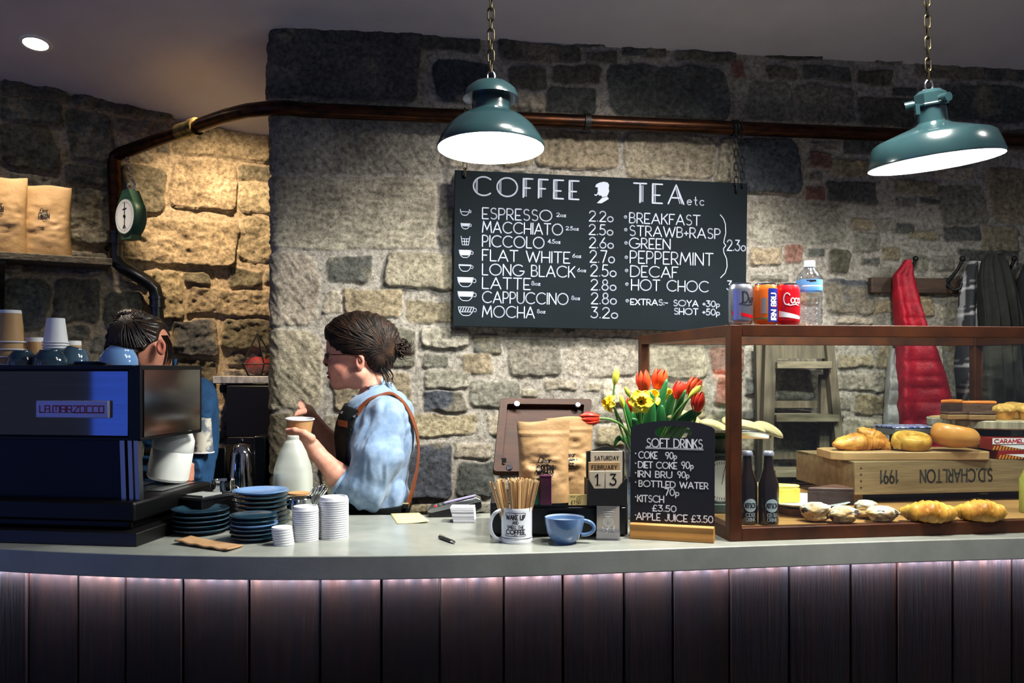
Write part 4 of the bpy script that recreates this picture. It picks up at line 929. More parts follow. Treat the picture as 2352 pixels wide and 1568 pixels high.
mb.add(V, [(3, 2, 1, 0), (4, 5, 6, 7), (0, 1, 5, 4), (1, 2, 6, 5), (2, 3, 7, 6), (3, 0, 4, 7)]); mb.build('board', slate_b, mbd, True, smooth=0, bevel=.002)
def zb(x, y): return BP.px(1030 + x / 3.36, 380 + y / 3.36)
fb = lambda u, v: bpt(u, v, .0012)
PXM = 3.46 / F / 3.36                                   # metres per zoomed pixel
def bline(s, x0, x1, yb, yt, th=9, slope=.0446, **k):
    a = zb(x0, yb); b = zb(x1, yb + (x1 - x0) * .03); c = zb(x0, yt); mb = MB()
    write(mb, s, a[0], a[1], c[1] - a[1], th * PXM, fb, width=b[0] - a[0], **k); mb.build('lettering', chalk, mbd, True, smooth=0)
def headline(s, x0, x1, yb, yt):
    a = zb(x0, yb); b = zb(x1, yb); c = zb(x0, yt); mb = MB(); h = c[1] - a[1]
    ls, wd = layout(s, h, .30, b[0] - a[0]); ls = [[(a[0] + p, a[1] + q) for p, q in l] for l in ls]
    ribbon(mb, ls, 12 * PXM, fb)
    x = 0; k = (b[0] - a[0]) / (sum(FONT[ch][0] + .30 for ch in s) - .30)
    for ch in s:                                        # the inline double stems
        d = 15 * PXM; o = a[0] + x * k
        if ch in 'EFT':
            xo = o + (.31 * k if ch == 'T' else 0)
            for i in (1, 2): ribbon(mb, [[(xo + d * i * .8, a[1] + .04 * h), (xo + d * i * .8, a[1] + h * (.96 if ch != 'T' else .9))]], 5 * PXM, fb)
        elif ch == 'A': ribbon(mb, [[(o + .38 * k + d * .3, a[1] + .88 * h), (o + .70 * k - d * .4, a[1] + .02 * h)], [(o + .38 * k - d * .2, a[1] + .8 * h), (o + .66 * k - d, a[1] + .02 * h)]], 6 * PXM, fb)
        else: ribbon(mb, [[(o + .13 * k, a[1] + .22 * h), (o + .13 * k, a[1] + .78 * h)], [(o + .19 * k, a[1] + .14 * h), (o + .19 * k, a[1] + .86 * h)]], 4.5 * PXM, fb)
        x += FONT[ch][0] + .30
    mb.build('headline', chalk, mbd, True, smooth=0)
headline('COFFEE', 192, 1005, 228, 84); headline('TEA', 1428, 1815, 283, 136); bline('etc', 1842, 1970, 303, 226, 8, gap=.3)
for s, x1, yb, yt in (('ESPRESSO', 797, 410, 326), ('MACCHIATO', 880, 515, 430), ('PICCOLO', 737, 624, 538), ('FLAT WHITE', 935, 733, 648), ('LONG BLACK', 975, 843, 758), ('LATTE', 630, 948, 862), ('CAPPUCCINO', 922, 1057, 971), ('MOCHA', 662, 1168, 1082)): bline(s, 262, x1, yb, yt)
for s, x0, x1, yb, yt in (('2oz', 835, 905, 394, 366), ('2.5oz', 907, 1003, 497, 470), ('4.5oz', 768, 862, 599, 570), ('6oz', 957, 1022, 709, 682), ('6oz', 995, 1060, 819, 792), ('8oz', 641, 707, 923, 893), ('8oz', 950, 1013, 1035, 1006), ('8oz', 684, 746, 1138, 1110)): bline(s, x0, x1, yb, yt, 6)
for s, x0, x1, yb, yt in (('2.2o', 1087, 1270, 428, 350), ('2.5o', 1085, 1268, 532, 454), ('2.6o', 1088, 1272, 634, 554), ('2.7o', 1092, 1280, 746, 654), ('2.5o', 1097, 1293, 852, 764), ('2.8o', 1100, 1292, 959, 878), ('2.8o', 1102, 1295, 1066, 981), ('3.2o', 1102, 1305, 1174, 1093), ('2.3o', 2150, 2292, 655, 574), ('3.oo', 2150, 2298, 960, 890)): bline(s, x0, x1, yb, yt)
for s, x0, x1, yb, yt in (('BREAKFAST', 1397, 1940, 442, 364), ('STRAWB+RASP', 1397, 2095, 540, 463), ('GREEN', 1395, 1710, 636, 558), ('PEPPERMINT', 1402, 2040, 752, 658), ('DECAF', 1405, 1768, 856, 773), ('HOT CHOC', 1412, 2005, 960, 878)): bline(s, x0, x1, yb, yt)
for s, x0, x1, yb, yt in (('EXTRAS:-', 1405, 1690, 1072, 1029), ('SOYA +30p', 1737, 2092, 1082, 1038), ('SHOT +50p', 1742, 2092, 1147, 1101)): bline(s, x0, x1, yb, yt, 9)
for y in (397, 495, 597, 708, 810, 915, 1043):
    mb = MB(); a = zb(1366 + (y - 397) * .02, y); r = 11 * PXM; ribbon(mb, [arc(a[0], a[1], r, r, 0, 360, 14), [(a[0] - r * .3, a[1]), (a[0] + r * .4, a[1] + r * .3)]], 5 * PXM, fb); mb.build('bullet', chalk, mbd, True, smooth=0)
mb = MB(); br = [zb(*q) for q in ((2097, 380), (2122, 410), (2136, 450), (2140, 520), (2128, 570), (2124, 595), (2140, 618), (2122, 640), (2124, 670), (2146, 720), (2150, 780), (2135, 830), (2099, 866))]
ribbon(mb, [br], 7 * PXM, fb); mb.build('brace', chalk, mbd, True, smooth=0)
for x0, x1, yt, yb, fill in ((92, 160, 338, 388, .0), (97, 163, 445, 492, .55), (97, 165, 545, 614, 2), (84, 172, 652, 714, .7), (82, 172, 764, 820, .35), (72, 188, 862, 940, .62), (74, 190, 972, 1048, .62), (78, 192, 1090, 1162, 3)):
    mb = MB(); a = zb(x0, yt); b = zb(x1, yb); w_, h_ = b[0] - a[0], a[1] - b[1]; cx = a[0] + w_ / 2
    if fill == 2:
        for q in ([(a[0], a[1]), (a[0] + w_ * .16, b[1]), (b[0] - w_ * .16, b[1]), (b[0], a[1])], [(a[0] + w_ * .05, a[1] - h_ * .28), (b[0] - w_ * .05, a[1] - h_ * .28)], [(a[0] + w_ * .38, a[1] - h_ * .28), (a[0] + w_ * .40, b[1])], [(a[0] + w_ * .63, a[1] - h_ * .28), (a[0] + w_ * .6, b[1])], [(a[0] + w_ * .1, a[1] - h_ * .6), (b[0] - w_ * .1, a[1] - h_ * .6)]): ribbon(mb, [q], 5 * PXM, fb)
        mb.build('cup_drawing', chalk, mbd, True, smooth=0); continue
    out = [(a[0], a[1])] + [(cx - w_ / 2 * math.cos(t) , a[1] - h_ * math.sin(t) ** .9) for t in np.linspace(.15, PI / 2 - .35, 7)]
    out = out + [(2 * cx - x, y) for x, y in out[::-1]]
    ribbon(mb, [out, arc(b[0] + w_ * .10, a[1] - h_ * .32, w_ * .10, h_ * .2, 130, -130, 10)], 6 * PXM, fb)
    ribbon(mb, [[(a[0] - w_ * .03, a[1]), (b[0] + w_ * .03, a[1])]] if fill not in (0, .55) else [[out[2], out[-3]]], 5 * PXM, fb)
    if fill == 3:
        for i in range(5): ribbon(mb, [[(a[0] + w_ * (.08 + .17 * i), a[1] - h_ * .5), (a[0] + w_ * (.18 + .17 * i), a[1] - h_ * .1)]], 7 * PXM, fb)
        ribbon(mb, [[(a[0] + w_ * .12, a[1] - h_ * .55), (b[0] - w_ * .12, a[1] - h_ * .55)]], 5 * PXM, fb)
    elif fill: mb.add([fb(x, y) for x, y in [(p, min(q, a[1])) for p, q in out if q >= a[1] - h_ * fill]], [tuple(range(len([1 for p, q in out if q >= a[1] - h_ * fill])))])
    mb.build('cup_drawing', chalk, mbd, True, smooth=0)
sil = [(1132, 165), (1140, 145), (1165, 132), (1200, 125), (1228, 132), (1240, 150), (1236, 175), (1240, 200), (1230, 225), (1222, 238), (1185, 245), (1180, 232), (1162, 232), (1155, 222), (1140, 235), (1128, 232), (1125, 220), (1133, 222), (1138, 226), (1152, 212), (1148, 204), (1156, 200), (1150, 190), (1155, 172)]
sh_ = [(1185, 250), (1225, 240), (1238, 258), (1205, 278), (1180, 292), (1145, 290), (1165, 270)]
mb = MB()
for pg in (sil, sh_):
    q = [fb(*zb(*p)) for p in pg]; mb.add(q, [tuple(range(len(q)))])
mb.build('capped_man_silhouette', chalk, mbd, True, smooth=0)
for px, y0 in ((1068, 262), (1066, 262), (1690, 293)):
    if px == 1066: continue
    top_ = wallpt(px, .11, 2.52); e = bpt(*BP.px(px, 405 if px < 1200 else 440), .004)
    chain(mbd, (e.x, e.y - .002, e.z), (top_.x, top_.y, zp + .02), brass if px < 1200 else iron, .036, .0075, .0021)
    if px > 1200: chain(mbd, (e.x + .026, e.y, e.z + .02), (top_.x + .026, top_.y, zp + .02), iron, .036, .0075, .0021)
    q = wallpt(px, .075, zp); MB().tube([q + Vector((0, math.cos(t) * .033, math.sin(t) * .033)) for t in np.linspace(0, 2 * PI, 17)[:-1]], .004, 6, closed=True).build('chain_loop', brass, mbd, True)
    mb = MB(); mb.ell(e, (.006, .006, .008)); mb.build('screw_eye', iron, mbd, True)
# ================================================================ till area
tw = mat('till_walnut', '3a2014', .55, c2='29160d', scale=6, stretch=(.8, 8, 8), bump=.08, spec=.2)
tl = thing('tablet_stand', 'walnut tablet till stand seen from behind with steel screws', 'till stand', P(1245, 1180, 2.86), 0)
TP = Plane(P(1135, 1085, 2.80), (P(1340, 1085, 2.84) - P(1135, 1085, 2.80)), (P(1160, 915, 2.95) - P(1135, 1085, 2.80)))
def tpt(px, py, off): return TP.pt(px, py, off)
if TP.n.y > 0: TP.n = -TP.n
quad = [(1133, 1082), (1340, 1082), (1360, 916), (1150, 914)]
mb = MB()
lq = [TP.px(*q) for q in quad]
def rrect(q, r, n=5):
    out = []
    for i in range(4):
        p, a, b = Vector(q[i]), Vector(q[i - 1]), Vector(q[(i + 1) % 4]); da, db = (a - p).normalized() * r, (b - p).normalized() * r
        for k in range(n + 1):
            t = k / n; out.append(tuple((p + da) * (1 - t) ** 2 + p * 2 * t * (1 - t) + (p + db) * t * t))
    return out
o = rrect(lq, .014); cen = Vector((sum(q[0] for q in lq) / 4, sum(q[1] for q in lq) / 4))
inn = rrect([tuple(cen + (Vector(q) - cen) * .84) for q in lq], .006)
n = len(o); V = [TP.at(a, b, 0) for a, b in o] + [TP.at(a, b, -.030) for a, b in o] + [TP.at(a, b, 0) for a, b in inn] + [TP.at(a, b, -.022) for a, b in inn]
Fs = [(i, (i + 1) % n, n + (i + 1) % n, n + i) for i in range(n)] + [(i, (i + 1) % n, 2 * n + (i + 1) % n, 2 * n + i) for i in range(n)] + [(2 * n + i, 2 * n + (i + 1) % n, 3 * n + (i + 1) % n, 3 * n + i) for i in range(n)] + [tuple(range(3 * n, 4 * n)), tuple(range(2 * n - 1, n - 1, -1))]
mb.add(V, Fs); mb.build('case_back', tw, tl, True, smooth=30)
for px, py in ((1187, 928), (1327, 930), (1170, 1073)):
    c = tpt(px, py, .003); mb = MB(); M_ = Matrix.Translation(c) @ TP.n.to_track_quat('Z', 'Y').to_matrix().to_4x4()
    mb.lathe([(0, .0005), (.004, .0005), (.0045, .002), (.0085, .002), (.0105, 0), (.0105, -.003)], 20, M=M_); mb.build('screw', chrome, tl, True)
mb = MB(); c = tpt(1157, 1055, -.006); mb.box(c, (.018, .012, .014)); mb.build('cable_port', mat('port_black', '050505', .6), tl, True)
mb = MB(); a = tpt(1220, 1060, -.02); mb.tube([a, (a.x, a.y + .02, CT + .10), (a.x, a.y + .02, CT)], .022, 14); mb.lathe([(0, 0), (.08, 0), (.08, .008), (0, .01)], 28, c=(a.x, a.y + .02, CT)); mb.build('stand_leg', iron, tl, True)
cd = thing('cash_drawer', 'long low black cash drawer box behind the mug and blue cup', 'cash drawer', onz(1283, 1234, CT) + U * .0, A * .0)
x0 = onz(1126, 1232, CT); x1 = onz(1442, 1232, CT); hC = .092; D = .27
dw = thing
mb = MB(); yc = x0.y + D / 2
mb.box(((x0.x + x1.x) / 2, yc, CT + .004 + hC / 2), (x1.x - x0.x, D, hC)); mb.build('case', mat('drawer_black', '0b0b0d', .42), cd, True, bevel=.004)
MB().box(((x0.x + x1.x) / 2, x0.y - .002, CT + .010 + (hC - .02) / 2), ((x1.x - x0.x) * .97, .006, hC - .02)).build('drawer_front', mat('drawer_front_black', '08080a', .3), cd, True, bevel=.002)
zt = CT + .004 + hC + .0005
pouch('coffee_bag', 'front brown coffee bag with black printed logo standing on the cash drawer', 'coffee bags on the cash drawer', onz(1249, 1152, zt) + Vector((0, .0, 0)), R(3), .146, .226, .075, 14, -.04, True, .42, .31)
pouch('coffee_bag', 'second brown coffee bag half hidden behind the first on the cash drawer', 'coffee bags on the cash drawer', onz(1308, 1132, zt) + Vector((0, .0, 0)), R(-2), .138, .226, .070, 22, -.05, True, .42, .31)
bx = onz(1224, 1153, zt)
t = thing('tea_box', 'small dark green carton half hidden behind the stirrers', 'box', bx + Vector((.004, -.03, 0))); MB().box((0, 0, .032), (.022, .03, .064)).build('carton', mat('teal_card', '0c4a44', .45), t, bevel=.001)
t = thing('tea_box', 'small dark plum carton with purple edges in front of the coffee bag', 'box', bx + Vector((.034, -.035, 0))); MB().box((0, 0, .040), (.030, .03, .080)).build('carton', mat('plum_card', '2b1020', .45, c2='43142f', scale=30), t, bevel=.001)
MB().box((.0145, -.0153, .040), (.002, .001, .079)).build('edge_stripe', mat('purple_card', '6e1f5c', .45), t); MB().box((0, -.0153, .079), (.03, .001, .002)).build('edge_stripe', MAT['purple_card'], t)
t = thing('price_card', 'little yellow price card reading 7.50 pounds', 'card', onz(1326, 1158, zt) + Vector((0, -.012, 0)), 0)
MB().box((0, 0, .0145), (.050, .003, .029)).build('card', mat('yellow_card', 'c2a866', .7), t)
mb = MB(); fc = lambda u, v: (u, -.0018, v); write(mb, '£7.50', -.018, .003, .009, .0013, fc, width=.026); write(mb, 'ere yet', -.02, .021, .008, .0007, fc, width=.03, slant=.3); write(mb, 'torr', -.005, .014, .008, .0007, fc, width=.016, slant=.3); mb.build('handwriting', ink, t, smooth=0)
# calendar
ca = thing('perpetual_calendar', 'black perpetual calendar block showing Saturday February 13', 'calendar', onz(1388, 1157, zt) + Vector((.004, .0, 0)), R(4))
k = onz(1388, 1157, zt).y / F
mb = MB(); hh = [(-40, 0), (48, 0), (48, 118)] + [(48 - 88 * i / 16, 118 + 12 * math.sin(PI * i / 16) ** 2 * (1)) for i in range(1, 16)] + [(-40, 118)]
Mz = Matrix(((1, 0, 0, 0), (0, 0, 1, 0), (0, 1, 0, 0), (0, 0, 0, 1)))
mb.prism([(x * k, y * k) for x, y in hh], .030, .045, Mz)
mb.prism([(-44 * k, 0), (46 * k, 0), (46 * k, 60 * k), (42 * k, 60 * k), (24 * k, 38 * k), (-30 * k, 38 * k), (-40 * k, 56 * k), (-44 * k, 58 * k)], -.024, -.018, Mz)
mb.box((1 * k, .010, .003), (90 * k, .06, .006)); mb.box((-43 * k, .012, 29 * k), (3 * k, .06, 58 * k)); mb.box((45 * k, .012, 29 * k), (3 * k, .06, 58 * k)); mb.build('holder', mat('calendar_black', '0b0b0d', .5), ca)
cw = mat('limed_card', 'b2a894', .6, c2='a59a85', scale=20); cw2 = mat('tan_card', '9c7f58', .6, c2='8f7450', scale=20)
for nm, x0_, x1_, zt_, zb_, y, m, txt, th_, tz, tw_ in (('day_card', -33, 41, 120, 40, .016, cw, 'SATURDAY', 1.5, 100, 56), ('month_card', -40, 33, 96, 40, .002, cw2, 'FEBRUARY', 1.5, 80, 58), ('date_card', -40, -5, 77, 30, -.012, cw, '1', 3, 46, 7), ('date_card', -4, 33, 77, 30, -.012, cw, '3', 3, 46, 13)):
    c_ = MB().box(((x0_ + x1_) / 2 * k, y, (zt_ + zb_) / 2 * k), ((x1_ - x0_ - .6) * k, .010, (zt_ - zb_) * k)).build(nm, m, ca, bevel=.0006)
    mb = MB(); fc = lambda u, v, y=y: (u, y - .0056, v); hgt = (9 if len(txt) > 1 else 24) * k
    w0 = write(mb, txt, (x0_ + x1_) / 2 * k, tz * k, hgt, th_ * k, fc, width=tw_ * k, center=True, gap=.35)
    if txt in '1': ribbon(mb, [[((x0_ + x1_) / 2 * k - 5 * k + 2.5 * k, tz * k), ((x0_ + x1_) / 2 * k + 5 * k + 2.5 * k, tz * k)]], 1.6 * k, fc)
    mb.build('printed_text', ink, ca, smooth=0)
# ================================================================ mug with stirrers
mg_loc = onz(1187, 1250, CT) + Vector((0, .042, 0))
mg = thing('mug', 'white mug lettered wake up and smell the coffee holding wooden stirrers', 'mug', mg_loc)
r = .0425; h = .094
MB().lathe([(0, .003), (r * .95, .003), (r * 1.0, .0), (r * 1.02, .003), (r * 1.02, .012), (r * .985, .014), (r * .985, .018), (r * .99, h - .008), (r * 1.0, h - .003), (r * .99, h), (r * .93, h), (r * .92, .01), (0, .008)], 48).build('body', white_g, mg, smooth=50)
ha = R(192); path = [(r * .95 + .032 * math.sin(q) ** .8, 0, .052 + .034 * math.cos(q) - .012 * (q / PI)) for q in np.linspace(.02, PI - .02, 18)]
MB().tube([(math.cos(ha) * a, math.sin(ha) * a, z) for a, b, z in path], .0062, 10, flat=(.8, None)).build('handle', white_g, mg, smooth=60)
fm = lambda u, v: ((r * .99 + .0006) * math.sin(u / r), -(r * .99 + .0006) * math.cos(u / r), v)
mb = MB(); uo = -.004
write(mb, 'WAKE UP', uo, .0655, .0115, .0024, fm, width=.053, center=True, seg=.004); write(mb, 'AND', uo, .0535, .0075, .0014, fm, width=.016, center=True, seg=.004)
write(mb, 'SMELL THE', uo, .0415, .0078, .0014, fm, width=.046, center=True, seg=.004); write(mb, 'COFFEE', uo, .0265, .0115, .0024, fm, width=.053, center=True, seg=.004)
for z, d in ((.083, -1), (.021, 1)):
    ribbon(mb, [[(uo - .029, z + d * .006), (uo - .029, z + d * .002), (uo - .026, z), (uo + .026, z), (uo + .029, z + d * .002), (uo + .029, z + d * .006)], [(uo - .006, z), (uo, z + d * .003), (uo + .006, z)]], .0012, fm, .004)
mb.build('lettering', ink, mg, smooth=0)
MB().tube([(r * 1.021 * math.cos(a), r * 1.021 * math.sin(a), .0145) for a in np.linspace(0, 2 * PI, 41)[:-1]], .0007, 5, closed=True).build('base_line', ink, mg)
stw = mat('stirrer_wood', 'c9a878', .65, c2='b48e60', scale=14, stretch=(6, 6, .6))
srng = random.Random(2); st0 = None
for i in range(72):
    a = srng.uniform(0, 2 * PI); rr = math.sqrt(srng.random()) * .034; dz = srng.uniform(.088, .100)
    bpos = Vector((math.cos(a) * rr * .75, math.sin(a) * rr * .75, .012)); tpos = Vector((math.cos(a) * rr * 2.0 + srng.uniform(-.004, .004) - .004, math.sin(a) * rr * 1.5 + .0, .165 + srng.uniform(-.012, .010) - .006 * (rr / .034) ** 2))
    d = (tpos - bpos); L = d.length
    if st0 is None:
        st0 = MB(); pr = [(-.0028, 0), (.0028, 0), (.0028, .155), (.0016, .158), (-.0016, .158), (-.0028, .155)]
        st0.prism(pr, -.0006, .0006, Mz); st0 = st0.build('wooden_stirrer', stw, smooth=0); o = st0
    else: o = st0.copy(); C.objects.link(o)
    qn = d.to_track_quat('Z', 'Y').to_euler(); o.location = mg_loc + bpos
    o.rotation_euler = (d.to_track_quat('Z', 'Y').to_matrix() @ Matrix.Rotation(srng.uniform(0, PI), 3, 'Z')).to_euler(); o.scale.z = 1
    tag(o, 'flat wooden coffee stirrer standing in the white lettered mug', 'stirrer', 'wooden stirrers in the mug')
q = onz(1298, 1251, CT) + Vector((0, .028, 0)); cup('cappuccino_cup', 'big light blue cup with its handle to the right beside the mug', q, mat('cup_blue', '5b7aa6', .16, c2='5476a4', scale=6, coat=.5), .0535, .070, (0, 0, 0), True, None, mat('cup_inside', 'b9c4cf', .2, coat=.4), foot=.52, ha=-.12)
# business cards
hd = thing('card_holder', 'clear acrylic holder with a stack of grey business cards', 'card holder', onz(1397, 1241, CT), R(-3))
k = onz(1397, 1241, CT).y / F
ac = glass('acrylic', (.93, .94, 1), .2)
mb = MB(); mb.box((0, .010, 2 * k), (56 * k, .026, 4 * k)); mb.box((0, -.002, 14 * k), (56 * k, .002, 26 * k)); mb.box((0, .022, 22 * k), (54 * k, .002, 44 * k)); mb.build('holder', ac, hd, bevel=.0004)
MB().box((0, .009, 42 * k), (52 * k, .016, 75 * k)).build('cards', mat('card_taupe', '9e968a', .6), hd)
mb = MB(); fc = lambda u, v: (u, .0005, v)
write(mb, 'trybal', 0, 22 * k, 13 * k, 1.8 * k, fc, width=27 * k, center=True)
for i, r_ in enumerate((2, 5, 8, 11)): ribbon(mb, [arc(0, 42 * k, r_ * k, r_ * k, 0, 360, 20)], (1.4 if i else 2.4) * k, fc)
for z, w_ in ((66, 26), (61, 20), (56, 16)): ribbon(mb, [[(-w_ / 2 * k, z * k), (w_ / 2 * k, z * k)]], 2 * k, fc)
mb.build('printed_text', mat('print_white', 'd4d2d0', .6), hd, smooth=0)
# ================================================================ soft drinks board
pl_, pr_ = onz(1446, 1237, CT), onz(1640, 1248, CT); du = (pr_ - pl_); Wd = du.length; ang = math.atan2(du.y, du.x)
sb = thing('chalkboard', 'small black chalkboard of soft drinks in a pale wooden foot', 'sign', (pl_ + pr_) / 2, ang)
fy = Vector((-math.sin(ang), math.cos(ang), 0))
SP = Plane(pl_ + fy * .028 + Vector((0, 0, .02)), du, Vector((0, 0, 1)) + fy * .07)
if SP.n.y > 0: SP.n = -SP.n
def spx(px, py): return SP.px(px, py)
out = [spx(*q) for q in ((1448, 1208), (1641, 1220), (1642, 986), (1634, 980), (1610, 972), (1580, 967), (1545, 965), (1510, 967), (1480, 971), (1460, 976), (1449, 981))]
hole = [spx(1547 + 42 * math.copysign(abs(math.cos(t)) ** .6, math.cos(t)), 992 + 13.5 * math.copysign(abs(math.sin(t)) ** .9, math.sin(t))) for t in np.linspace(0, 2 * PI, 33)[:-1]]
cu = bpy.data.curves.new('board', 'CURVE'); cu.dimensions = '2D'; cu.fill_mode = 'BOTH'; cu.extrude = .003
for pg in (out, hole):
    s_ = cu.splines.new('POLY'); s_.points.add(len(pg) - 1); s_.use_cyclic_u = True
    for i, p in enumerate(pg): s_.points[i].co = (p[0], p[1], 0, 1)
tmp = bpy.data.objects.new('tmp', cu); C.objects.link(tmp); dg = bpy.context.evaluated_depsgraph_get()
me = bpy.data.meshes.new_from_object(tmp.evaluated_get(dg)); bpy.data.objects.remove(tmp)
Mp = Matrix.Identity(4)
for i, ax_ in enumerate((SP.u, SP.v, SP.u.cross(SP.v))):
    for j in range(3): Mp[j][i] = ax_[j]
Mp.translation = SP.o; me.transform(Mp)
cbm = mat('chalkboard_black', '0b0d16', .5, c2='0e1019', scale=8)
link('board', me, cbm, sb, True)
fs = lambda u, v: SP.at(u, v, .0042)
def z7(x, y): return spx(1320 + x / 3.409, 800 + y / 3.409)
pen_w = mat('chalk_pen', 'd2d4da', .7); ppm = 2.36 / F / 3.409
def cline(s, x0, x1, yb, yt, th=9, sl=.05, **k):
    a, b, c = z7(x0, yb), z7(x1, yb + (x1 - x0) * sl), z7(x0, yt); mb = MB(); write(mb, s, a[0], a[1], (c[1] - a[1]), th * ppm, fs, width=b[0] - a[0], **k); mb.build('lettering', pen_w, sb, True, smooth=0)
cline('SOFT DRINKS', 567, 1000, 770, 704, 9)
for d_ in (0, -8):
    mb = MB(); ribbon(mb, [[z7(557, 781 + d_), z7(1008, 795 + d_)]], 3.5 * ppm, fs); mb.build('underline', pen_w, sb, True, smooth=0)
for y in (820, 898, 972, 1045, 1160, 1302): mb = MB(); a = z7(478, y); ribbon(mb, [[a, (a[0] + .0006, a[1])]], 11 * ppm, fs); mb.build('bullet', pen_w, sb, True, smooth=0)
for s, x0, x1, yb, yt in (('COKE', 503, 648, 858, 806), ('90p', 713, 800, 862, 812), ('DIET COKE', 500, 800, 932, 884), ('90p', 838, 930, 938, 886), ('IRN BRU', 497, 762, 1004, 956), ('90p', 807, 897, 1010, 962), ('BOTTLED WATER', 505, 1045, 1078, 1032), ('70p', 708, 818, 1148, 1096), ('KITSCH', 494, 698, 1196, 1146), ('£3.50', 610, 795, 1270, 1224), ('APPLE JUICE', 485, 882, 1336, 1284), ('£3.50', 915, 1083, 1355, 1305)): cline(s, x0, x1, yb, yt, 8.5, .03)
pine = mat('pine_wood', 'b98442', .45, c2='a87537', scale=7, stretch=(.6, 7, 7))
Mf = Matrix.Translation((pl_ + pr_) / 2) @ Matrix.Rotation(ang, 4, 'Z')
ft = [(-.0, 0), (.06, 0), (.06, .014), (.045, .024), (.038, .040), (.006, .044), (.0, .040), (.003, .026), (-.002, .012)]
MB(Mf).prism(ft, -Wd / 2, Wd / 2, Matrix(((0, 0, 1, 0), (1, 0, 0, 0), (0, 1, 0, 0), (0, 0, 0, 1)))).build('wooden_foot', pine, sb, True, bevel=.002)
# ================================================================ flowers
VY = 2.72; vb = onz(1487, 1180, CT); vb = Vector((P(1487, 1100, VY).x, VY, CT))
va = thing('flower_vase', 'clear glass vase of tulips and daffodils behind the soft drinks board', 'vase', vb)
hv = EYE - (1012 - HZ) / F * VY - CT
MB().lathe([(0, .002), (.060, 0), (.064, .006), (.066, hv * .5), (.074, hv), (.0715, hv), (.0635, hv * .5), (.061, .010), (0, .008)], 40).build('glass', glass('vase_glass', (.80, .86, .98), .3), va, smooth=60)
MB().lathe([(0, .009), (.060, .011), (.062, hv * .55), (0, hv * .55)], 36).build('water', glass('water', (.82, .9, .95), .15), va)
leafm = mat('leaf_green', '2f7a3a', .45, c2='1e5a30', scale=9, stretch=(3, 3, .5), sss=.05); stem_m = mat('stem_green', '5d8a3c', .5, c2='4a7634', scale=12)
redp = mat('tulip_orange_red', 'd8331c', .45, c2='e2571f', scale=14, stretch=(3, 3, .7), sss=.1); redd = mat('tulip_red', 'c81f12', .45, c2='d63a18', scale=14, stretch=(3, 3, .7), sss=.1)
yel = mat('daffodil_yellow', 'dcc81e', .5, c2='e6d84a', scale=20, sss=.1); budg = mat('bud_green', 'a9b448', .5, c2='c9c63e', scale=16, stretch=(1, 1, .4))
def bez(p0, p1, p2, p3, n=14):
    out = []
    for i in range(n + 1):
        t = i / n; out.append(p0 * (1 - t) ** 3 + p1 * 3 * t * (1 - t) ** 2 + p2 * 3 * t * t * (1 - t) + p3 * t ** 3)
    return out
def stem(parent, head, d, r=.0035, seed=0):
    rr = random.Random(seed); foot = vb + Vector((rr.uniform(-.03, .03), rr.uniform(-.03, .03), .03))
    L = (head - foot).length; mouth = vb + Vector(((head.x - vb.x) * .28, (head.y - vb.y) * .28, hv))
    pth = bez(foot, foot.lerp(mouth, .8), head - d.normalized() * L * .30, head, 16)
    MB().tube(pth, r, 8).build('stem', stem_m, parent, True); return pth
def blade(mb, pth, w_, fold=.3, twist=0, side=Vector((1, 0, 0))):
    n = len(pth) - 1; ln_v = []
    def fn(u, v):
        i = min(int(v * n), n - 1); f = v * n - i; p = pth[i].lerp(pth[i + 1], f); t = (pth[i + 1] - pth[i]).normalized()
        s_ = (side - t * side.dot(t)).normalized(); s_ = Matrix.Rotation(twist * v, 3, t) @ s_; nn = t.cross(s_); q = (u - .5) * 2
        ww = w_ * (math.sin(PI * (v ** .75) * .97 + .06) ** .8 + .06)
        return p + s_ * q * ww + nn * abs(q) ** 1.5 * ww * fold
    mb.grid(fn, 9, 18)
def tulip(label, px, py, Y, size, d, m, seed, open_=0., leafy=True, base_px=None):
    head = P(px, py, Y); d = Vector(d).normalized(); b = head - d * size * .5
    t = thing('tulip', label, 'flower', b, 0, None); stem(t, b, d, .0038, seed)
    Q = Matrix.Translation(b) @ (d.to_track_quat('Z', 'Y').to_matrix() @ Matrix.Rotation(seed * .7, 3, 'Z')).to_4x4(); Rr = size * .36
    for k in range(6):
        out_ = k % 2; a0 = k * PI / 3
        def fn(u, v, a0=a0, out_=out_):
            q = (u - .5) * 2; rad = Rr * (math.sin(PI * min(.10 + .62 * v, .5 + .2 * v) ) ** .8) * (1 - .42 * v ** 3 * (1 - open_)) + .002 * (1 - out_) * -1
            rad *= (1 + open_ * v * .5); hw = 1.0 * math.sin(PI * (.12 + .80 * v ** .9)) ** .6 + .02
            if v > .97: hw *= .4
            a = a0 + q * hw * .62; rr = rad * (1 - .10 * q * q * (0 if v > .9 else 1)) + .0018 * out_
            return Q @ Vector((rr * math.cos(a), rr * math.sin(a), size * (v - .06 * q * q * v)))
        MB().grid(fn, 9, 14).build('petal', m, t, True, smooth=80, solid=.0012)
    return t
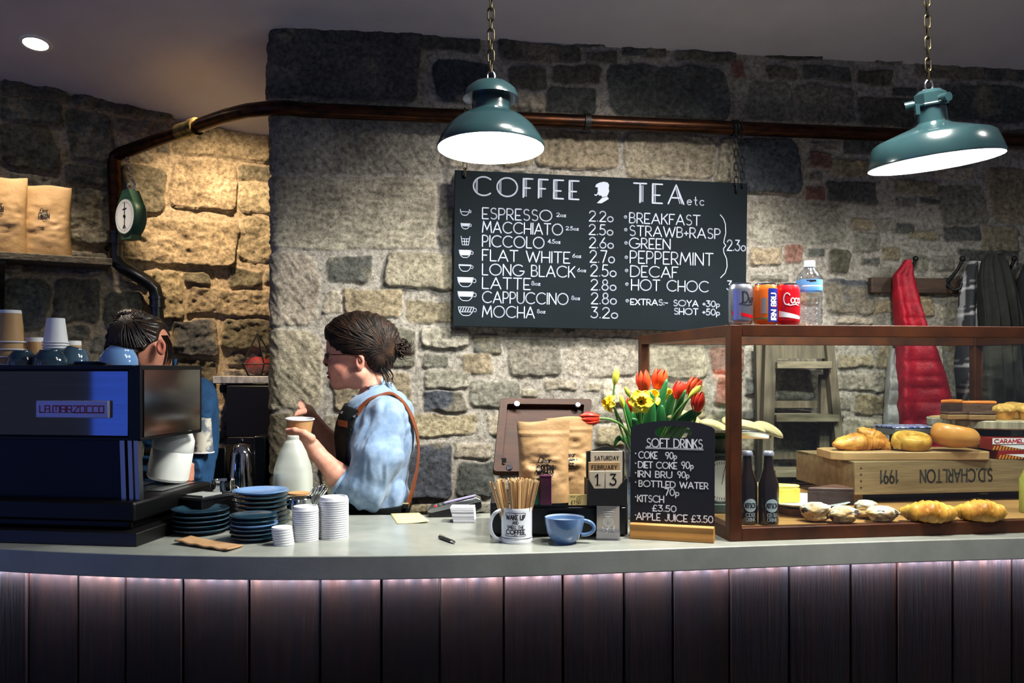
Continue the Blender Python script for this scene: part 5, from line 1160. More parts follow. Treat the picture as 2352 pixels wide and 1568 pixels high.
def daffodil(label, px, py, Y, size, d, seed, face=True):
    head = P(px, py, Y); d = Vector(d).normalized(); b = head - d * size * .25
    t = thing('daffodil', label, 'flower', b); stem(t, b - d * .012, (d + Vector((0, 0, 1.6))), .0032, seed)
    Q = Matrix.Translation(b) @ (d.to_track_quat('Z', 'Y').to_matrix() @ Matrix.Rotation(seed, 3, 'Z')).to_4x4()
    for k in range(6):
        a0 = k * PI / 3
        def fn(u, v, a0=a0, k=k):
            q = (u - .5) * 2; w_ = size * .26 * math.sin(PI * (.1 + .86 * v)) ** .8; rr = size * .5 * v + .004
            return Q @ Vector((rr * math.cos(a0) - q * w_ * math.sin(a0), rr * math.sin(a0) + q * w_ * math.cos(a0), .004 * (k % 2) - size * .18 * v * v + .003 * q * q + size * .04 * math.sin(v * 7 + k)))
        MB().grid(fn, 7, 10).build('petal', yel, t, True, smooth=80, solid=.001)
    def tr_(u, v):
        a = u * 2 * PI; rr = size * (.13 + .10 * v ** 2.5) * (1 + .12 * v ** 3 * math.sin(a * 9)); return Q @ Vector((rr * math.cos(a), rr * math.sin(a), size * .38 * v))
    MB().grid(tr_, 54, 10, cu=True).build('trumpet', mat('trumpet_yellow', 'e0bd12', .5, c2='d8ad0e', scale=20), t, True, smooth=80, solid=.001)
    MB(Q).lathe([(.003, -.022), (.0075, -.016), (.006, -.006), (.009, 0)], 12).build('seed_bulb', budg, t, True)
    return t
def bud(label, px0, py0, px1, py1, Y, m, seed):
    a, b = P(px0, py0, Y), P(px1, py1, Y); d = b - a; t = thing('flower_bud', label, 'flower bud', a); stem(t, a, d, .003, seed)
    L = d.length; MB(Matrix.Translation(a) @ d.to_track_quat('Z', 'Y').to_matrix().to_4x4()).lathe([(.0028, 0), (L * .15, L * .2), (L * .20, L * .5), (L * .15, L * .8), (.0, L)], 14).build('bud', m, t, True, smooth=80); return t
tulip('big orange red tulip, left of the pair at the top of the bouquet', 1479, 875, 2.66, .066, (-.12, -.1, 1), redp, 1, .1)
tulip('big orange red tulip, right of the pair at the top of the bouquet', 1514, 870, 2.70, .064, (.2, -.1, 1), redp, 2, .3)
tulip('orange red tulip half hidden by leaves right of the bouquet centre', 1561, 896, 2.60, .055, (.25, 0, 1), redd, 3, .25)
tulip('orange red tulip at the upper right of the bouquet beside a yellow bud', 1594, 888, 2.52, .058, (.5, -.1, 1), redp, 4, .25)
tulip('deep red egg shaped tulip at the far right of the bouquet', 1604, 922, 2.46, .058, (.12, -.2, 1), redd, 5, 0)
tulip('red tulip drooping sideways over the coffee bag', 1353, 962, 2.62, .062, (-1, -.12, -.05), redd, 6, .05)
tulip('small red tulip mostly hidden behind the front yellow daffodil', 1449, 928, 2.80, .045, (-.1, 0, 1), redd, 7, 0)
daffodil('large yellow daffodil facing forward at the front of the bouquet', 1473, 922, 2.58, .068, (-.1, -1, .05), 1)
daffodil('yellow daffodil seen from the side behind the large daffodil', 1503, 905, 2.66, .055, (.25, -.7, .5), 2)
daffodil('yellow daffodil at the left of the bouquet turned to the left', 1391, 925, 2.66, .050, (-1, -.55, .1), 3)
daffodil('pale yellow daffodil hidden among the leaves below the top tulips', 1537, 902, 2.74, .040, (.3, -.8, .4), 4)
bud('tall thin green and yellow bud sticking up highest at the left', 1411, 884, 1418, 843, 2.68, budg, 11)
bud('plump green bud left of the top tulips', 1447, 912, 1435, 886, 2.70, budg, 12)
bud('slim pale green bud between the left daffodil and the leaves', 1432, 936, 1425, 905, 2.66, budg, 13)
bud('yellow green bud leaning right in front of the right tulips', 1582, 914, 1611, 884, 2.46, budg, 14)
lrng = random.Random(4)
LV = [((1470, 1010), (1452, 960), .016), ((1500, 1000), (1532, 870), .018), ((1520, 990), (1560, 880), .014), ((1540, 1000), (1608, 938), .016), ((1490, 1000), (1495, 900), .020), ((1450, 1010), (1432, 915), .013),
      ((1425, 1010), (1410, 1022), .012), ((1530, 985), (1543, 905), .020), ((1555, 1000), (1612, 945), .014), ((1510, 1010), (1520, 930), .022), ((1475, 1000), (1478, 905), .018), ((1440, 990), (1470, 935), .012), ((1545, 990), (1575, 895), .012)]
lab = ['short broad leaf left of the chalkboard handle', 'tall pointed leaf rising between the top tulips', 'narrow leaf right of the tall pointed leaf', 'leaf stretching right below the deep red tulip', 'broad leaf behind the front daffodil', 'leaf edge below the left daffodil',
       'leaf hanging down over the vase rim at the left', 'broad leaf in the middle of the bouquet', 'lowest leaf leaning to the right', 'widest leaf above the chalkboard handle', 'leaf tip between the daffodils', 'thin bent leaf crossing the left stems', 'slim leaf in front of the orange tulips']
for i, ((a, b), (c, d), w_) in enumerate(LV):
    Y = 2.49 if i in (3, 8, 12) else 2.66 + .03 * (i % 4); p0 = vb + Vector((lrng.uniform(-.03, .03), lrng.uniform(-.03, .03), hv * .5)); p3 = P(c, d, Y - .02); p1 = P(a, b, Y) + Vector((0, 0, .01)); p2 = p1.lerp(p3, .5) + Vector((0, -.02, .02))
    if i == 6: p1 = P(1440, 985, Y); p2 = P(1418, 990, Y); p3 = P(1411, 1028, Y)
    mb = MB(); blade(mb, bez(p0, p1, p2, p3, 16), w_, .35, lrng.uniform(-.5, .5)); o = mb.build('tulip_leaf', leafm, base=p0, smooth=80, solid=.0012)
    tag(o, 'green ' + lab[i], 'leaf', 'loose leaves in the vase')
# ================================================================ display case
mahog = mat('mahogany', '4a250f', .45, c2='2a1409', scale=7, detail=6, spec=.3)
mahog_in = mat('mahogany_inside', '8a5a2c', .4, c2='79491f', scale=7)
K0 = Vector((.590, 2.356, CT)); UY = Vector((-math.sin(A), math.cos(A), 0)); CW, CD, CH = 1.37, .86, .588
dc = thing('display_case', 'mahogany framed glass display case full of pastries', 'display case', K0, A)
pw = .034
def bar(name, c, d, m=mahog, bev=.0015): return MB().box(c, d).build(name, m, dc, bevel=bev)
for x, y in ((0, 0), (0, CD), (CW, 0), (CW, CD)): bar('corner_post', (x + (pw / 2 if x == 0 else -pw / 2), y + (pw / 2 if y == 0 else -pw / 2), CH / 2), (pw, pw, CH - .002))
for y in (pw / 2, CD - pw / 2): bar('top_rail', (CW / 2, y, CH - .016), (CW - 2 * pw, pw if y < .1 else .026, .032))
for x in (pw / 2, CW - pw / 2): bar('top_rail', (x, CD / 2, CH - .016), (pw, CD - 2 * pw, .032))
for y in (pw / 2, CD - pw / 2): bar('base_rail', (CW / 2, y, .018), (CW - 2 * pw, pw, .036))
for x in (pw / 2, CW - pw / 2): bar('base_rail', (x, CD / 2, .018), (pw, CD - 2 * pw, .036))
bar('base_board', (CW / 2, CD / 2, .024), (CW - 2 * pw, CD - 2 * pw, .016), mat('base_plywood', 'a47a48', .5, c2='966c3c', scale=5, stretch=(.6, 6, 6)))
pane = glass('case_glass', (.97, 1, .98), .03)
for nm, c, d in (('front_pane', (CW / 2, pw / 2, CH / 2), (CW - 2 * pw, .004, CH - .068)), ('side_pane', (pw / 2, CD / 2, CH / 2), (.004, CD - 2 * pw, CH - .068)), ('side_pane', (CW - pw / 2, CD / 2, CH / 2), (.004, CD - 2 * pw, CH - .068)), ('top_pane', (CW / 2, CD / 2, CH - .006), (CW - 2 * pw, CD - 2 * pw, .006))):
    MB().box(c, d).build(nm, pane, dc, smooth=0)
FL = CT + .0325
ZT = CT + CH + .0008
# ---- cans and bottle on top
def can(label, px, base, side_spec, Yo=.045):
    o = K0 + UY * Yo; rr = (px - 1176) / F; t = (o.x - rr * o.y) / (rr * U.y - U.x); q = o + U * t
    t = thing('drinks_can', label, 'can', (q.x, q.y, ZT), A * .5 - .05, 'drinks cans on the display case'); r, h = .0331, .115
    MB().lathe([(r * .78, .0), (r * .82, .0), (r * .97, .008), (r, .014), (r, .096), (r * .97, .102), (r * .84, .111)], 44).build('body', base, t, smooth=50)
    MB().lathe([(r * .84, .111), (r * .855, .113), (r * .86, .115), (r * .82, .1155), (r * .80, .112), (0, .112)], 40).build('lid', steel, t, smooth=50)
    MB().box((0, -.008, .1145), (.014, .022, .002)).build('ring_pull', steel, t)
    fn = lambda u, v, o=.0005: ((r + o) * math.sin(u / r), -(r + o) * math.cos(u / r), v)
    for nm, mm, polys, lines in side_spec:
        mb = MB()
        for u0, u1, f0, f1 in polys:
            n = 18; mb.add([fn(u0 + (u1 - u0) * i / n, fx((u0 + (u1 - u0) * i / n)), .0004) for fx in (f0, f1) for i in range(n + 1)], [(i, i + 1, n + 2 + i, n + 1 + i) for i in range(n)])
        for l, th in lines: ribbon(mb, l, th, lambda u, v: fn(u, v, .0009), .003)
        mb.build(nm, mm, t, smooth=0 if lines else 40)
    return t
silver = mat('can_silver', 'a9adb6', .28, .9); cred = mat('can_red', 'c40d1c', .3, .25, coat=.3); corng = mat('can_orange', 'd8631a', .3, .3, coat=.3); cblue = mat('can_blue', '1d2f8e', .3, .2, coat=.3); cwhite = mat('can_white', 'd9d9de', .4); cblack = mat('can_black', '14161c', .4)
def script_D(x, y, s): return [[(x + .02 * s, y + s * .95), (x + .10 * s, y + s), (x + .12 * s, y + .1 * s), (x, y)] , arc(x + .2 * s, y + .5 * s, .42 * s, .5 * s, 100, -110, 14)]
can('silver diet cola can with black script at the left of the row', 1701, silver, [
  ('violet_sheen', mat('can_violet', '8f93c8', .3, .7), [(-.030, -.008, lambda u: .014, lambda u: .096)], []),
  ('red_wave', cred, [(-.034, .048, lambda u: .022 - .004 * math.sin(u * 60), lambda u: .038 - .012 * (u + .034) / .06)], []),
  ('lettering', cblack, [], [(script_D(-.006, .060, .030), .0028), ([[(a + .012, b) for a, b in q] for q in [arc(.004, .066, .0, .0, 0, 1, 1), [(.004, .074), (.004, .062), (.007, .060)], arc(.015, .067, .006, .007, 10, 320, 10) + [], [(.009, .067), (.021, .067)], [(.026, .084), (.025, .062), (.030, .061)], [(.022, .075), (.031, .075)]]], .0024), ([[(-.012, .057), (.01, .053), (.03, .056)]], .0022)])])
can('orange and blue soda can between the silver and red cans', 1758, corng, [
  ('blue_band', cblue, [(-.002, .034, lambda u: .008, lambda u: .100)], []),
  ('grey_figure', mat('can_grey', '8d8a8c', .35, .5), [(-.020, -.006, lambda u: .030 + .2 * abs(u + .012), lambda u: .075 - .4 * abs(u + .012))], []),
  ('green_stripe', mat('can_green', '2b6a3a', .4), [(-.04, -.003, lambda u: .016, lambda u: .019)], []),
  ('lettering', cwhite, [], [([[(.022 - b * .016, .014 + a) for a, b in q] for q in layout('IRN BRU', 1, .2, .072)[0]], .0038)]),
  ('red_spark', cred, [(.007, .023, lambda u: .046 + .5 * abs(u - .015), lambda u: .054 - .5 * abs(u - .015))], [])])
can('red cola can with white script and a white wave', 1809, cred, [
  ('white_wave', cwhite, [(-.036, .030, lambda u: .019 - .003 * math.sin(u * 50), lambda u: .040 - .016 * (u + .036) / .066)], []),
  ('lettering', cwhite, [], [([arc(-.012, .072, .009, .016, 40, 300, 14), arc(.003, .067, .005, .007, 0, 360, 14), arc(.0135, .067, .0045, .007, 50, 310, 10), arc(.0235, .067, .0045, .007, 0, 360, 12) + [(.028, .062), (.030, .062)]], .0030), ([[(-.018, .058), (-.004, .054), (.012, .057), (.022, .054)]], .0026)])])
o = K0 + UY * .07; rr = (1859 - 1176) / F; tt = (o.x - rr * o.y) / (rr * U.y - U.x); q = o + U * tt
wb = thing('water_bottle', 'clear plastic water bottle with a blue label and white cap', 'bottle', (q.x, q.y, ZT)); r = .0355; H = .178
def wbp():
    pr = [(.0, .003), (r * .8, .001), (r * .93, .004)]
    for i in range(6): z = .008 + i * .0145; pr += [(r * .97, z), (r, z + .004), (r, z + .009), (r * .96, z + .0135)]
    return pr + [(r * .985, .098), (r * .985, .130), (r * 1.0, .132), (r * .95, .140), (r * .70, .152), (r * .42, .163), (r * .38, .168), (r * .38, .172)]
MB().lathe(wbp(), 40).build('bottle', glass('pet_plastic', (.93, .95, .97), .5, .05), wb, smooth=50)
MB().lathe([(r * .99, .0985), (r * 1.003, .0985), (r * 1.003, .1295), (r * .99, .1295)], 40).build('label', mat('label_blue', '6ea3d8', .35, c2='4c86c4', scale=30, stretch=(.2, .2, 2)), wb, smooth=50)
fn = lambda u, v: (r * 1.006 * math.sin(u / r), -r * 1.006 * math.cos(u / r), v)
mb = MB(); ribbon(mb, [[(-.018, .126), (.006, .126)], [(-.010, .123), (.006, .124)]], .0028, fn, .004); mb.build('label_mark', cblack, wb, smooth=0)
mb = MB(); ribbon(mb, [[(-.03, .111), (.03, .111)]], .004, fn, .004); mb.build('label_stripe', cwhite, wb, smooth=0)
MB().lathe([(0, .184), (r * .40, .184), (r * .43, .182), (r * .43, .170), (r * .46, .169), (r * .46, .166)], 36).build('cap', mat('cap_white', 'dcdcdc', .4), wb, smooth=30)
wo = thing('wooden_block', 'short brown wooden offcut lying behind the water bottle on the case', 'block', (K0 + U * .25 + UY * .16) + Vector((.0, 0, CH + .001)), A)
MB().box((0.015, 0, .006), (.075, .03, .012)).build('block', mat('cedar', '8a5a3c', .6, c2='774a30', scale=10), wo, bevel=.001)
# ---- beer bottles
def bottle(label, px, Yo, second):
    o = K0 + UY * Yo; rr = (px - 1176) / F; t_ = (o.x - rr * o.y) / (rr * U.y - U.x); q = o + U * t_
    t = thing('beer_bottle', label, 'bottle', (q.x, q.y, FL), -.05, 'brown bottles in the display case'); r = .0285
    MB().lathe([(0, .003), (r * .9, 0), (r, .006), (r, .105), (r * .97, .115), (r * .72, .137), (r * .52, .155), (r * .47, .175), (r * .44, .192), (r * .48, .194), (r * .48, .199), (r * .42, .202)], 36).build('bottle', mat('brown_glass', '1c0d06', .08, coat=.7), t, smooth=60)
    MB().lathe([(r * .52, .192), (r * .54, .193), (r * .52, .202), (r * .44, .205), (0, .206)], 21, wob=lambda a, i: 1 + (.05 * math.cos(a * 21) if i < 2 else 0)).build('crown_cap', mat('cap_violet', 'b3b0c6', .35, .5), t)
    fn = lambda u, v, e=.0005: ((r + e) * math.sin(u / r), -(r + e) * math.cos(u / r), v)
    mb = MB(); c = .004; R_ = .0185
    mb.grid(lambda u, v: fn(c + R_ * v * math.cos(2 * PI * u), .055 + R_ * v * math.sin(2 * PI * u)), 32, 7, cu=True); mb.build('label_disc', mat('label_grey', 'a9b4bf', .5), t, smooth=40)
    mb = MB(); write(mb, 'KITSCH', c, .049, .012, .0022, lambda u, v: fn(u, v, .001), width=.030, center=True, seg=.003); mb.build('lettering', cblack, t, smooth=0)
    mb = MB()
    for i, s_ in enumerate((('CIDER' if second else 'ICED TEA'), 'DRINK')): write(mb, s_, c, .024 - i * .013, .0095, .0018, lambda u, v: fn(u, v, .0008), width=.026, center=True, seg=.003)
    mb.build('small_print', mat('label_pale', '8f99a4', .5), t, smooth=0)
bottle('brown beer bottle with a round grey label standing clear of the case post', 1765, .070, False)
bottle('brown beer bottle half hidden behind the case corner post', 1716, .085, True)
# ---- pastries
def kin(px, py, z): return onz(px, py, z)
gold = mat('croissant_gold', 'd9a04a', .42, c2='9c5216', scale=16, bump=.3, bscale=40, bstretch=(1, 1, 3), coat=.15, lo=.4, hi=.62)
gold2 = mat('croissant_yellow', 'd3a848', .45, c2='9c651a', scale=18, bump=.3, bscale=40, coat=.12)
def croissant(label, loc, L, Rm, rot, m, bend=1.1, seed=0, flat=.85, group=None):
    t = thing('croissant', label, 'croissant', loc, rot, group); rr = random.Random(seed); ph = rr.random()
    def axis(v): a = (v - .5) * bend; Rr = L / max(bend, .2); return Vector((Rr * math.sin(a), Rr * (math.cos(a) - math.cos(bend / 2)), 0)), a
    def fn(u, v):
        c, a = axis(v); th = u * 2 * PI; e = abs(v - .5) * 2; rad = Rm * (1 - e ** 2.2) ** .55 * (1 - .25 * e) + .002
        s_ = ((e * 4.2 + .16 * math.cos(th) + ph) % 1.0); rad *= .90 + .16 * (1 - s_) ** .7
        rad *= 1 + .05 * math.sin(th * 3 + v * 20 + ph * 9)
        out = Vector((math.sin(a), math.cos(a), 0)); p = c + out * math.cos(th) * rad + Vector((0, 0, 1)) * math.sin(th) * rad * flat
        p.z = max(p.z + Rm * flat * .82 - .004 * e, .0); return p
    MB().grid(fn, 28, 90, cu=True).build('pastry', m, t, smooth=60); return t
ZB = 1.2475 + .028                                                  # top of the cutting board
croissant('golden croissant lying flat at the left end of the cutting board', P(1975, 1033, 2.90), .19, .036, (0, 0, R(8)), gold, .8, 1)
croissant('golden croissant leaning on top of the other croissant on the board', P(2003, 1012, 2.93) + Vector((0, 0, -.012)), .135, .034, (R(-10), R(32), R(-20)), gold, 1.3, 2)
croissant('yellow croissant on the case floor, left of the two', kin(2128, 1193, FL + .004), .165, .038, (0, 0, R(170)), gold2, 1.7, 3)
croissant('yellow croissant on the case floor, right of the two', kin(2245, 1191, FL + .004), .155, .038, (0, 0, R(172)), gold2, 1.7, 4)
sw = thing('swirl_bun', 'round pastry swirl in the middle of the cutting board', 'pastry', P(2092, 1036, 2.90), (R(16), 0, 0))
def swf(u, v):
    th = u * 2 * PI * 3.6; f = u; rr = .005 + .045 * f; rad = (.0085 + .006 * f) * min(1, (1 - u) * 12 + .12, u * 20 + .35); c = Vector((rr * math.cos(th), rr * math.sin(th), .040 - .022 * f)); o = Vector((math.cos(th), math.sin(th), 0)); a = v * 2 * PI
    p = c + o * math.cos(a) * rad * .85 + Vector((0, 0, 1)) * math.sin(a) * (rad + .012 * f); p.x *= 1.18; p.z = max(p.z + .010, 0); return p
MB().grid(swf, 170, 14, cv=True).build('dough', gold2, sw, smooth=60)
for nm, lab, px, Y, s in (('bread_roll', 'large smooth shiny golden bun at the right end of the board', 2194, 2.88, 1),):
    t = thing(nm, lab, 'bun', P(px, 1040, Y))
    def bf(u, v, s=s):
        th = u * 2 * PI; ph = PI * v; rr = math.sin(ph) ** .8; d = 1 - .42 * math.exp(-((ph - PI) ** 2) * 3.2); x, y = .078 * rr * math.cos(th), .058 * rr * math.sin(th)
        return (x, y, max((.046 - .046 * math.cos(ph) * d * (1 if ph > PI / 2 else .9)) * (1 - .18 * (x / .078)) + .006, 0))
    MB().grid(bf, 40, 26, cu=True).build('bun', mat('bun_brown', 'b8772e', .38, c2='cf9650', scale=5, coat=.2, bump=.04, bscale=60), t, smooth=90)
t = thing('bread_roll', 'small pale bun tucked behind the large bun on the board', 'bun', P(2238, 1036, 2.99)); MB().ell((0, 0, .024), (.036, .034, .026), 24, 14).build('bun', mat('bun_pale', 'c9975a', .45), t)
scm = mat('scone_dough', 'ffffff', .8, c2='d8cbb4', scale=40, attr=True, bump=.4, bscale=50)
def scone(label, px, py, rx, h, seed):
    loc = kin(px, py, FL + .001); V = []; cols = []; b = MB(); n, m_ = 64, 34
    for i in range(n):
        for j in range(m_):
            th = 2 * PI * i / n; v = j / (m_ - 1); ph = PI * v; rr = math.sin(ph) ** .36
            w_ = 1 + .55 * (float(fbm(math.cos(th) * 2.2 + seed, math.sin(th) * 2.2, v * 5, o=4)) - .5) + .09 * math.sin(2.0 * PI * v * 1.5 + seed) + .05 * math.sin(th * 3 + seed)
            z = h * (v ** 1.1 if v < 1 else 1); p = (rx * rr * w_ * math.cos(th), rx * .85 * rr * w_ * math.sin(th), max(z * (1 + .1 * (w_ - 1)), 0)); b.v.append(Vector(p))
            nz_ = float(fbm(p[0] * 60, p[1] * 60, p[2] * 60 + seed, o=2)); sug = max(0, min(1, (v - .62) * 3.5 + (nz_ - .5) * 3.4)); cur = 1 if (nz_ > .69 and v < .8) else 0
            d = np.array((.52, .36, .17)) * (.75 + .6 * nz_); d = d * (1 - sug) + np.array((.58, .56, .57)) * sug * (.75 + .5 * nz_); d = d * (1 - cur) + np.array((.05, .025, .02)) * cur; cols.append(d)
    b.f = [(i * m_ + j, ((i + 1) % n) * m_ + j, ((i + 1) % n) * m_ + j + 1, i * m_ + j + 1) for i in range(n) for j in range(m_ - 1)]
    o = b.build('scone', scm, smooth=70, col=np.array(cols)); o.location = loc + Vector((0, .008, 0)); tag(o, label, 'scone', 'sugared scones in the display case')
scone('sugared fruit scone at the left end of the row of scones', 1876, 1197, .041, .054, 1); scone('sugared fruit scone leaning forward, second of the row from the left', 1938, 1202, .041, .050, 2)
scone('sugared scone behind the others, third of the row from the left', 1992, 1190, .036, .052, 5); scone('pale sugared scone at the right end of the row beside the croissants', 2028, 1199, .042, .046, 8)
# ---- crate and boards
crm = mat('crate_wood', '86714f', .7, c2='6b583c', scale=5, stretch=(.7, 8, 8), bump=.2, bscale=9)
zc0, zc1 = 1.142, 1.2470
p0 = P(1963, 1065, 2.80); 
cr = thing('wooden_crate', 'old wooden crate turned upside down with stencilled letters', 'crate', Vector((p0.x, p0.y, FL)), A)
Lc, Dc = .72, .40; zf = zc0 - FL; zt_ = zc1 - FL
mb = MB(); mb.box((Lc / 2, .008, (zf + zt_) / 2), (Lc, .016, zt_ - zf)); mb.build('front_board', crm, cr, bevel=.001)
MB().box((Lc / 2, Dc - .008, (zf + zt_) / 2), (Lc, .016, zt_ - zf)).build('back_board', crm, cr)
MB().box((.008, Dc / 2, (zf + zt_) / 2), (.016, Dc - .034, zt_ - zf)).build('end_board', crm, cr); MB().box((Lc - .008, Dc / 2, (zf + zt_) / 2), (.016, Dc - .034, zt_ - zf)).build('end_board', crm, cr)
for i in range(4): MB().box((Lc / 2, .05 + i * .10, zt_ - .004), (Lc, .088, .010)).build('slat', crm, cr)
for x in (.022, Lc - .03): MB().box((x, .03, zf / 2), (.035, .02, zf)).build('batten', crm, cr)
mb = MB()
def crt(s_, x0, x1, zb_, h_): # upside down lettering on the crate front
    ls, wd = layout(s_, h_, .22, x1 - x0); ribbon(mb, [[(x1 - a, zb_ + h_ - b) for a, b in q] for q in ls], .0055, lambda u, v: (u, -.0008, v))
k = p0.y / F * 1.0
fx = lambda px: ((px - 1963) * k) / math.cos(A) * 1.02
crt('1991', fx(2024), fx(2067), zf + .036, .040); crt('S.D.CHARLTON', fx(2122), fx(2300), zf + .036, .040); mb.build('stencilled_letters', mat('stencil_ink', '2c2a24', .8), cr, smooth=0)
mb = MB()
for z in (.22, .42, .62, .82): mb.lathe([(0, .0006), (.0035, .0006), (.004, 0)], 8, M=Matrix.Translation((.022, 0, zf + (zt_ - zf) * z)) @ Matrix.Rotation(R(90), 4, 'X')); 
mb.build('nail_heads', mat('rust', '3a241a', .7), cr)
bk_ = thing('wire_basket', 'black slatted tray in the dark gap below the crate', 'tray', kin(2085, 1160, FL + .0)  + Vector((-.05, .12, 0)), A)
for i in range(5): MB().box((0.08, i * .03, .012), (.32, .012, .012)).build('slat', blk, bk_)
cbw = mat('chopping_board', 'b08d62', .5, c2='9c7a50', scale=6, stretch=(.6, 7, 7))
a0, a1 = P(1897, 1034, 2.90), P(2262, 1034, 2.90)
cbd = thing('chopping_board', 'thick pale wooden board with cut corners carrying the pastries', 'board', Vector(((a0.x + a1.x) / 2, 2.93, zc1 + .0015)), .03)
wB = (a1.x - a0.x) * .985; Q = [(-wB / 2, -.05), (-wB / 2 + .03, -.085), (wB / 2 - .01, -.085), (wB / 2, -.07), (wB / 2, .10), (-wB / 2 + .03, .10), (-wB / 2, .07)]
MB().prism(Q, 0, .027).build('board', cbw, cbd, bevel=.003)
for o in bpy.data.objects:                                           # stand the pastries on the board
    if o.get('category') in ('pastry', 'bun') or (o.get('category') == 'croissant' and 'lying flat' in o['label']): o.location.z = zc1 + .0015 + .027
lg = thing('log_slice_board', 'round slice of log serving as a cake board on a black stand', 'board', Vector((P(2282, 940, 3.10).x, 3.10, 1.55 - (988 - HZ) / F * 2.89)))
barkm = mat('birch_bark', '7d7462', .75, c2='b0a68e', scale=7, stretch=(5, 5, .5), bump=.4); 
MB().lathe([(.205, 0), (.212, .004), (.214, .026), (.208, .030)], 60, wob=lambda a, i: 1 + .02 * math.sin(a * 5) + .01 * math.sin(a * 13)).build('bark', barkm, lg)
MB().lathe([(0, .030), (.205, .0305)], 60, wob=lambda a, i: 1 + .02 * math.sin(a * 5)).build('cut_face', mat('log_face', 'b89c70', .6, c2='a58858', scale=8), lg)
zl = lg.location.z
sd_ = thing('cake_stand', 'black block stand under the round log board', 'stand', Vector((lg.location.x - .02, 3.10, zc1 + .0015)), A)
hS = zl - zc1 - .003
MB().box((0, .02, hS / 2), (.12, .12, hS)).build('pillar', blk, sd_, bevel=.003); MB().box((0, .02, .004), (.2, .15, .008)).build('foot', blk, sd_)
choc = mat('chocolate_cake', '3a2018', .7, c2='2a150f', scale=30, bump=.3, bscale=50); slab = mat('brownie', '4d3324', .65, c2='3a2418', scale=26, bump=.4, bscale=40)
crust = mat('orange_crust', 'c9762a', .5, c2='a8561a', scale=20, bump=.3); zl += .0315
def at_log(px, dy): return Vector(((px - 1176) / F * (3.10 + dy), 3.10 + dy, zl))
def wedge(nm, label, loc, rz, L, W_, h, body, top, cat='cake', tilt=0):
    t = thing(nm, label, cat, loc, (tilt, 0, rz)); pts = [(0, 0), (L, -W_ / 2)] + [(L * (1 + .06 * math.sin(PI * i / 6)), -W_ / 2 + W_ * i / 6) for i in range(1, 6)] + [(L, W_ / 2)]
    MB().prism(pts, 0, h * .8).build('sponge', body, t, bevel=.002)
    MB().prism([(x * 1.01, y * 1.02) for x, y in pts], h * .8, h).build('topping', top, t, bevel=.004); return t
wedge('cake_slice', 'tall dark cake slice with an orange peel top at the left of the log board', at_log(2160, -.10), R(28), .085, .05, .066, choc, crust)
wedge('cake_slice', 'orange topped slice behind the tall dark slice on the log board', at_log(2185, .03), R(-5), .14, .07, .058, slab, crust)
for i, (px, dy, rz) in enumerate(((2195, -.13, .1), (2252, -.15, -.2), (2270, -.05, .3))):
    t = thing('brownie', ['flat chocolate slab at the front left of the log board', 'flat chocolate slab at the front centre of the log board', 'flat chocolate slab in the middle of the log board behind'][i], 'brownie', at_log(px, dy), rz, 'chocolate slabs on the log board')
    MB().box((0, 0, .009), (.085, .05, .018)).build('biscuit', mat('biscuit', '8a6840', .7, bump=.3, bscale=60), t, bevel=.003); MB().box((0, 0, .022), (.085, .05, .008)).build('chocolate', slab, t, bevel=.003)
for i, (px, dy) in enumerate(((2308, -.12), (2340, -.06), (2362, -.13), (2325, .02))):
    t = thing('muffin', ['golden muffin at the left front of the log board group', 'golden muffin behind the front muffins on the log board', 'golden muffin cut by the right picture edge', 'golden muffin farthest back on the log board'][i], 'muffin', at_log(px, dy), 0, 'muffins on the log board')
    MB().lathe([(0, 0), (.024, 0), (.031, .026)], 40, wob=lambda a, i: 1 + .03 * math.cos(a * 20)).build('paper_case', mat('muffin_case', 'b5823c', .6), t, smooth=60)
    MB().lathe([(.031, .025), (.037, .030), (.034, .042), (.018, .053), (0, .055)], 30, wob=lambda a, i: 1 + .07 * math.sin(a * 4 + i * 2) + .05 * math.sin(a * 7 + i)).build('top', mat('muffin_top', 'c9a256', .7, c2='b0803a', scale=40, bump=.8, bscale=70), t, smooth=80)
# ---- cake plate
cpz = FL + .0205; cpp = P(1842, 1150, 2.66); 
wk = thing('cake_plinth', 'brown wooden block carrying the cake plate', 'block', Vector((cpp.x + .01, cpp.y, FL)), A); MB().box((0, -.005, .0095), (.17, .13, .019)).build('block', mat('plinth_wood', '9a6c48', .6, c2='80563a', scale=8), wk, bevel=.002)
cpl = thing('cake_plate', 'white scalloped plate with two cake slices', 'plate', Vector((cpp.x, cpp.y, cpz - .001)))
MB().lathe([(0, .002), (.07, 0), (.08, .003), (.136, .016), (.138, .018), (.134, .0185), (.08, .007), (0, .006)], 72, wob=lambda a, i: 1 + (.012 * math.cos(a * 24) if i in (3, 4, 5) else 0)).build('dish', white_g, cpl, smooth=60)
wedge('cake_slice', 'yellow lemon cheesecake slice behind the beer bottles', Vector((cpp.x - .005, cpp.y + .0, cpz + .006)), R(172), .135, .09, .056, mat('cheesecake', 'd8b84a', .6, c2='cbaa3e', scale=30, bump=.2), mat('lemon_glaze', 'dcc03c', .35, c2='e6d89a', scale=14))
wedge('cake_slice', 'dark chocolate cake slice at the right of the cake plate', Vector((cpp.x + .004, cpp.y - .035, cpz + .006)), R(12), .125, .10, .052, choc, mat('choc_glaze', '4a2c22', .5, c2='3a2019', scale=12))
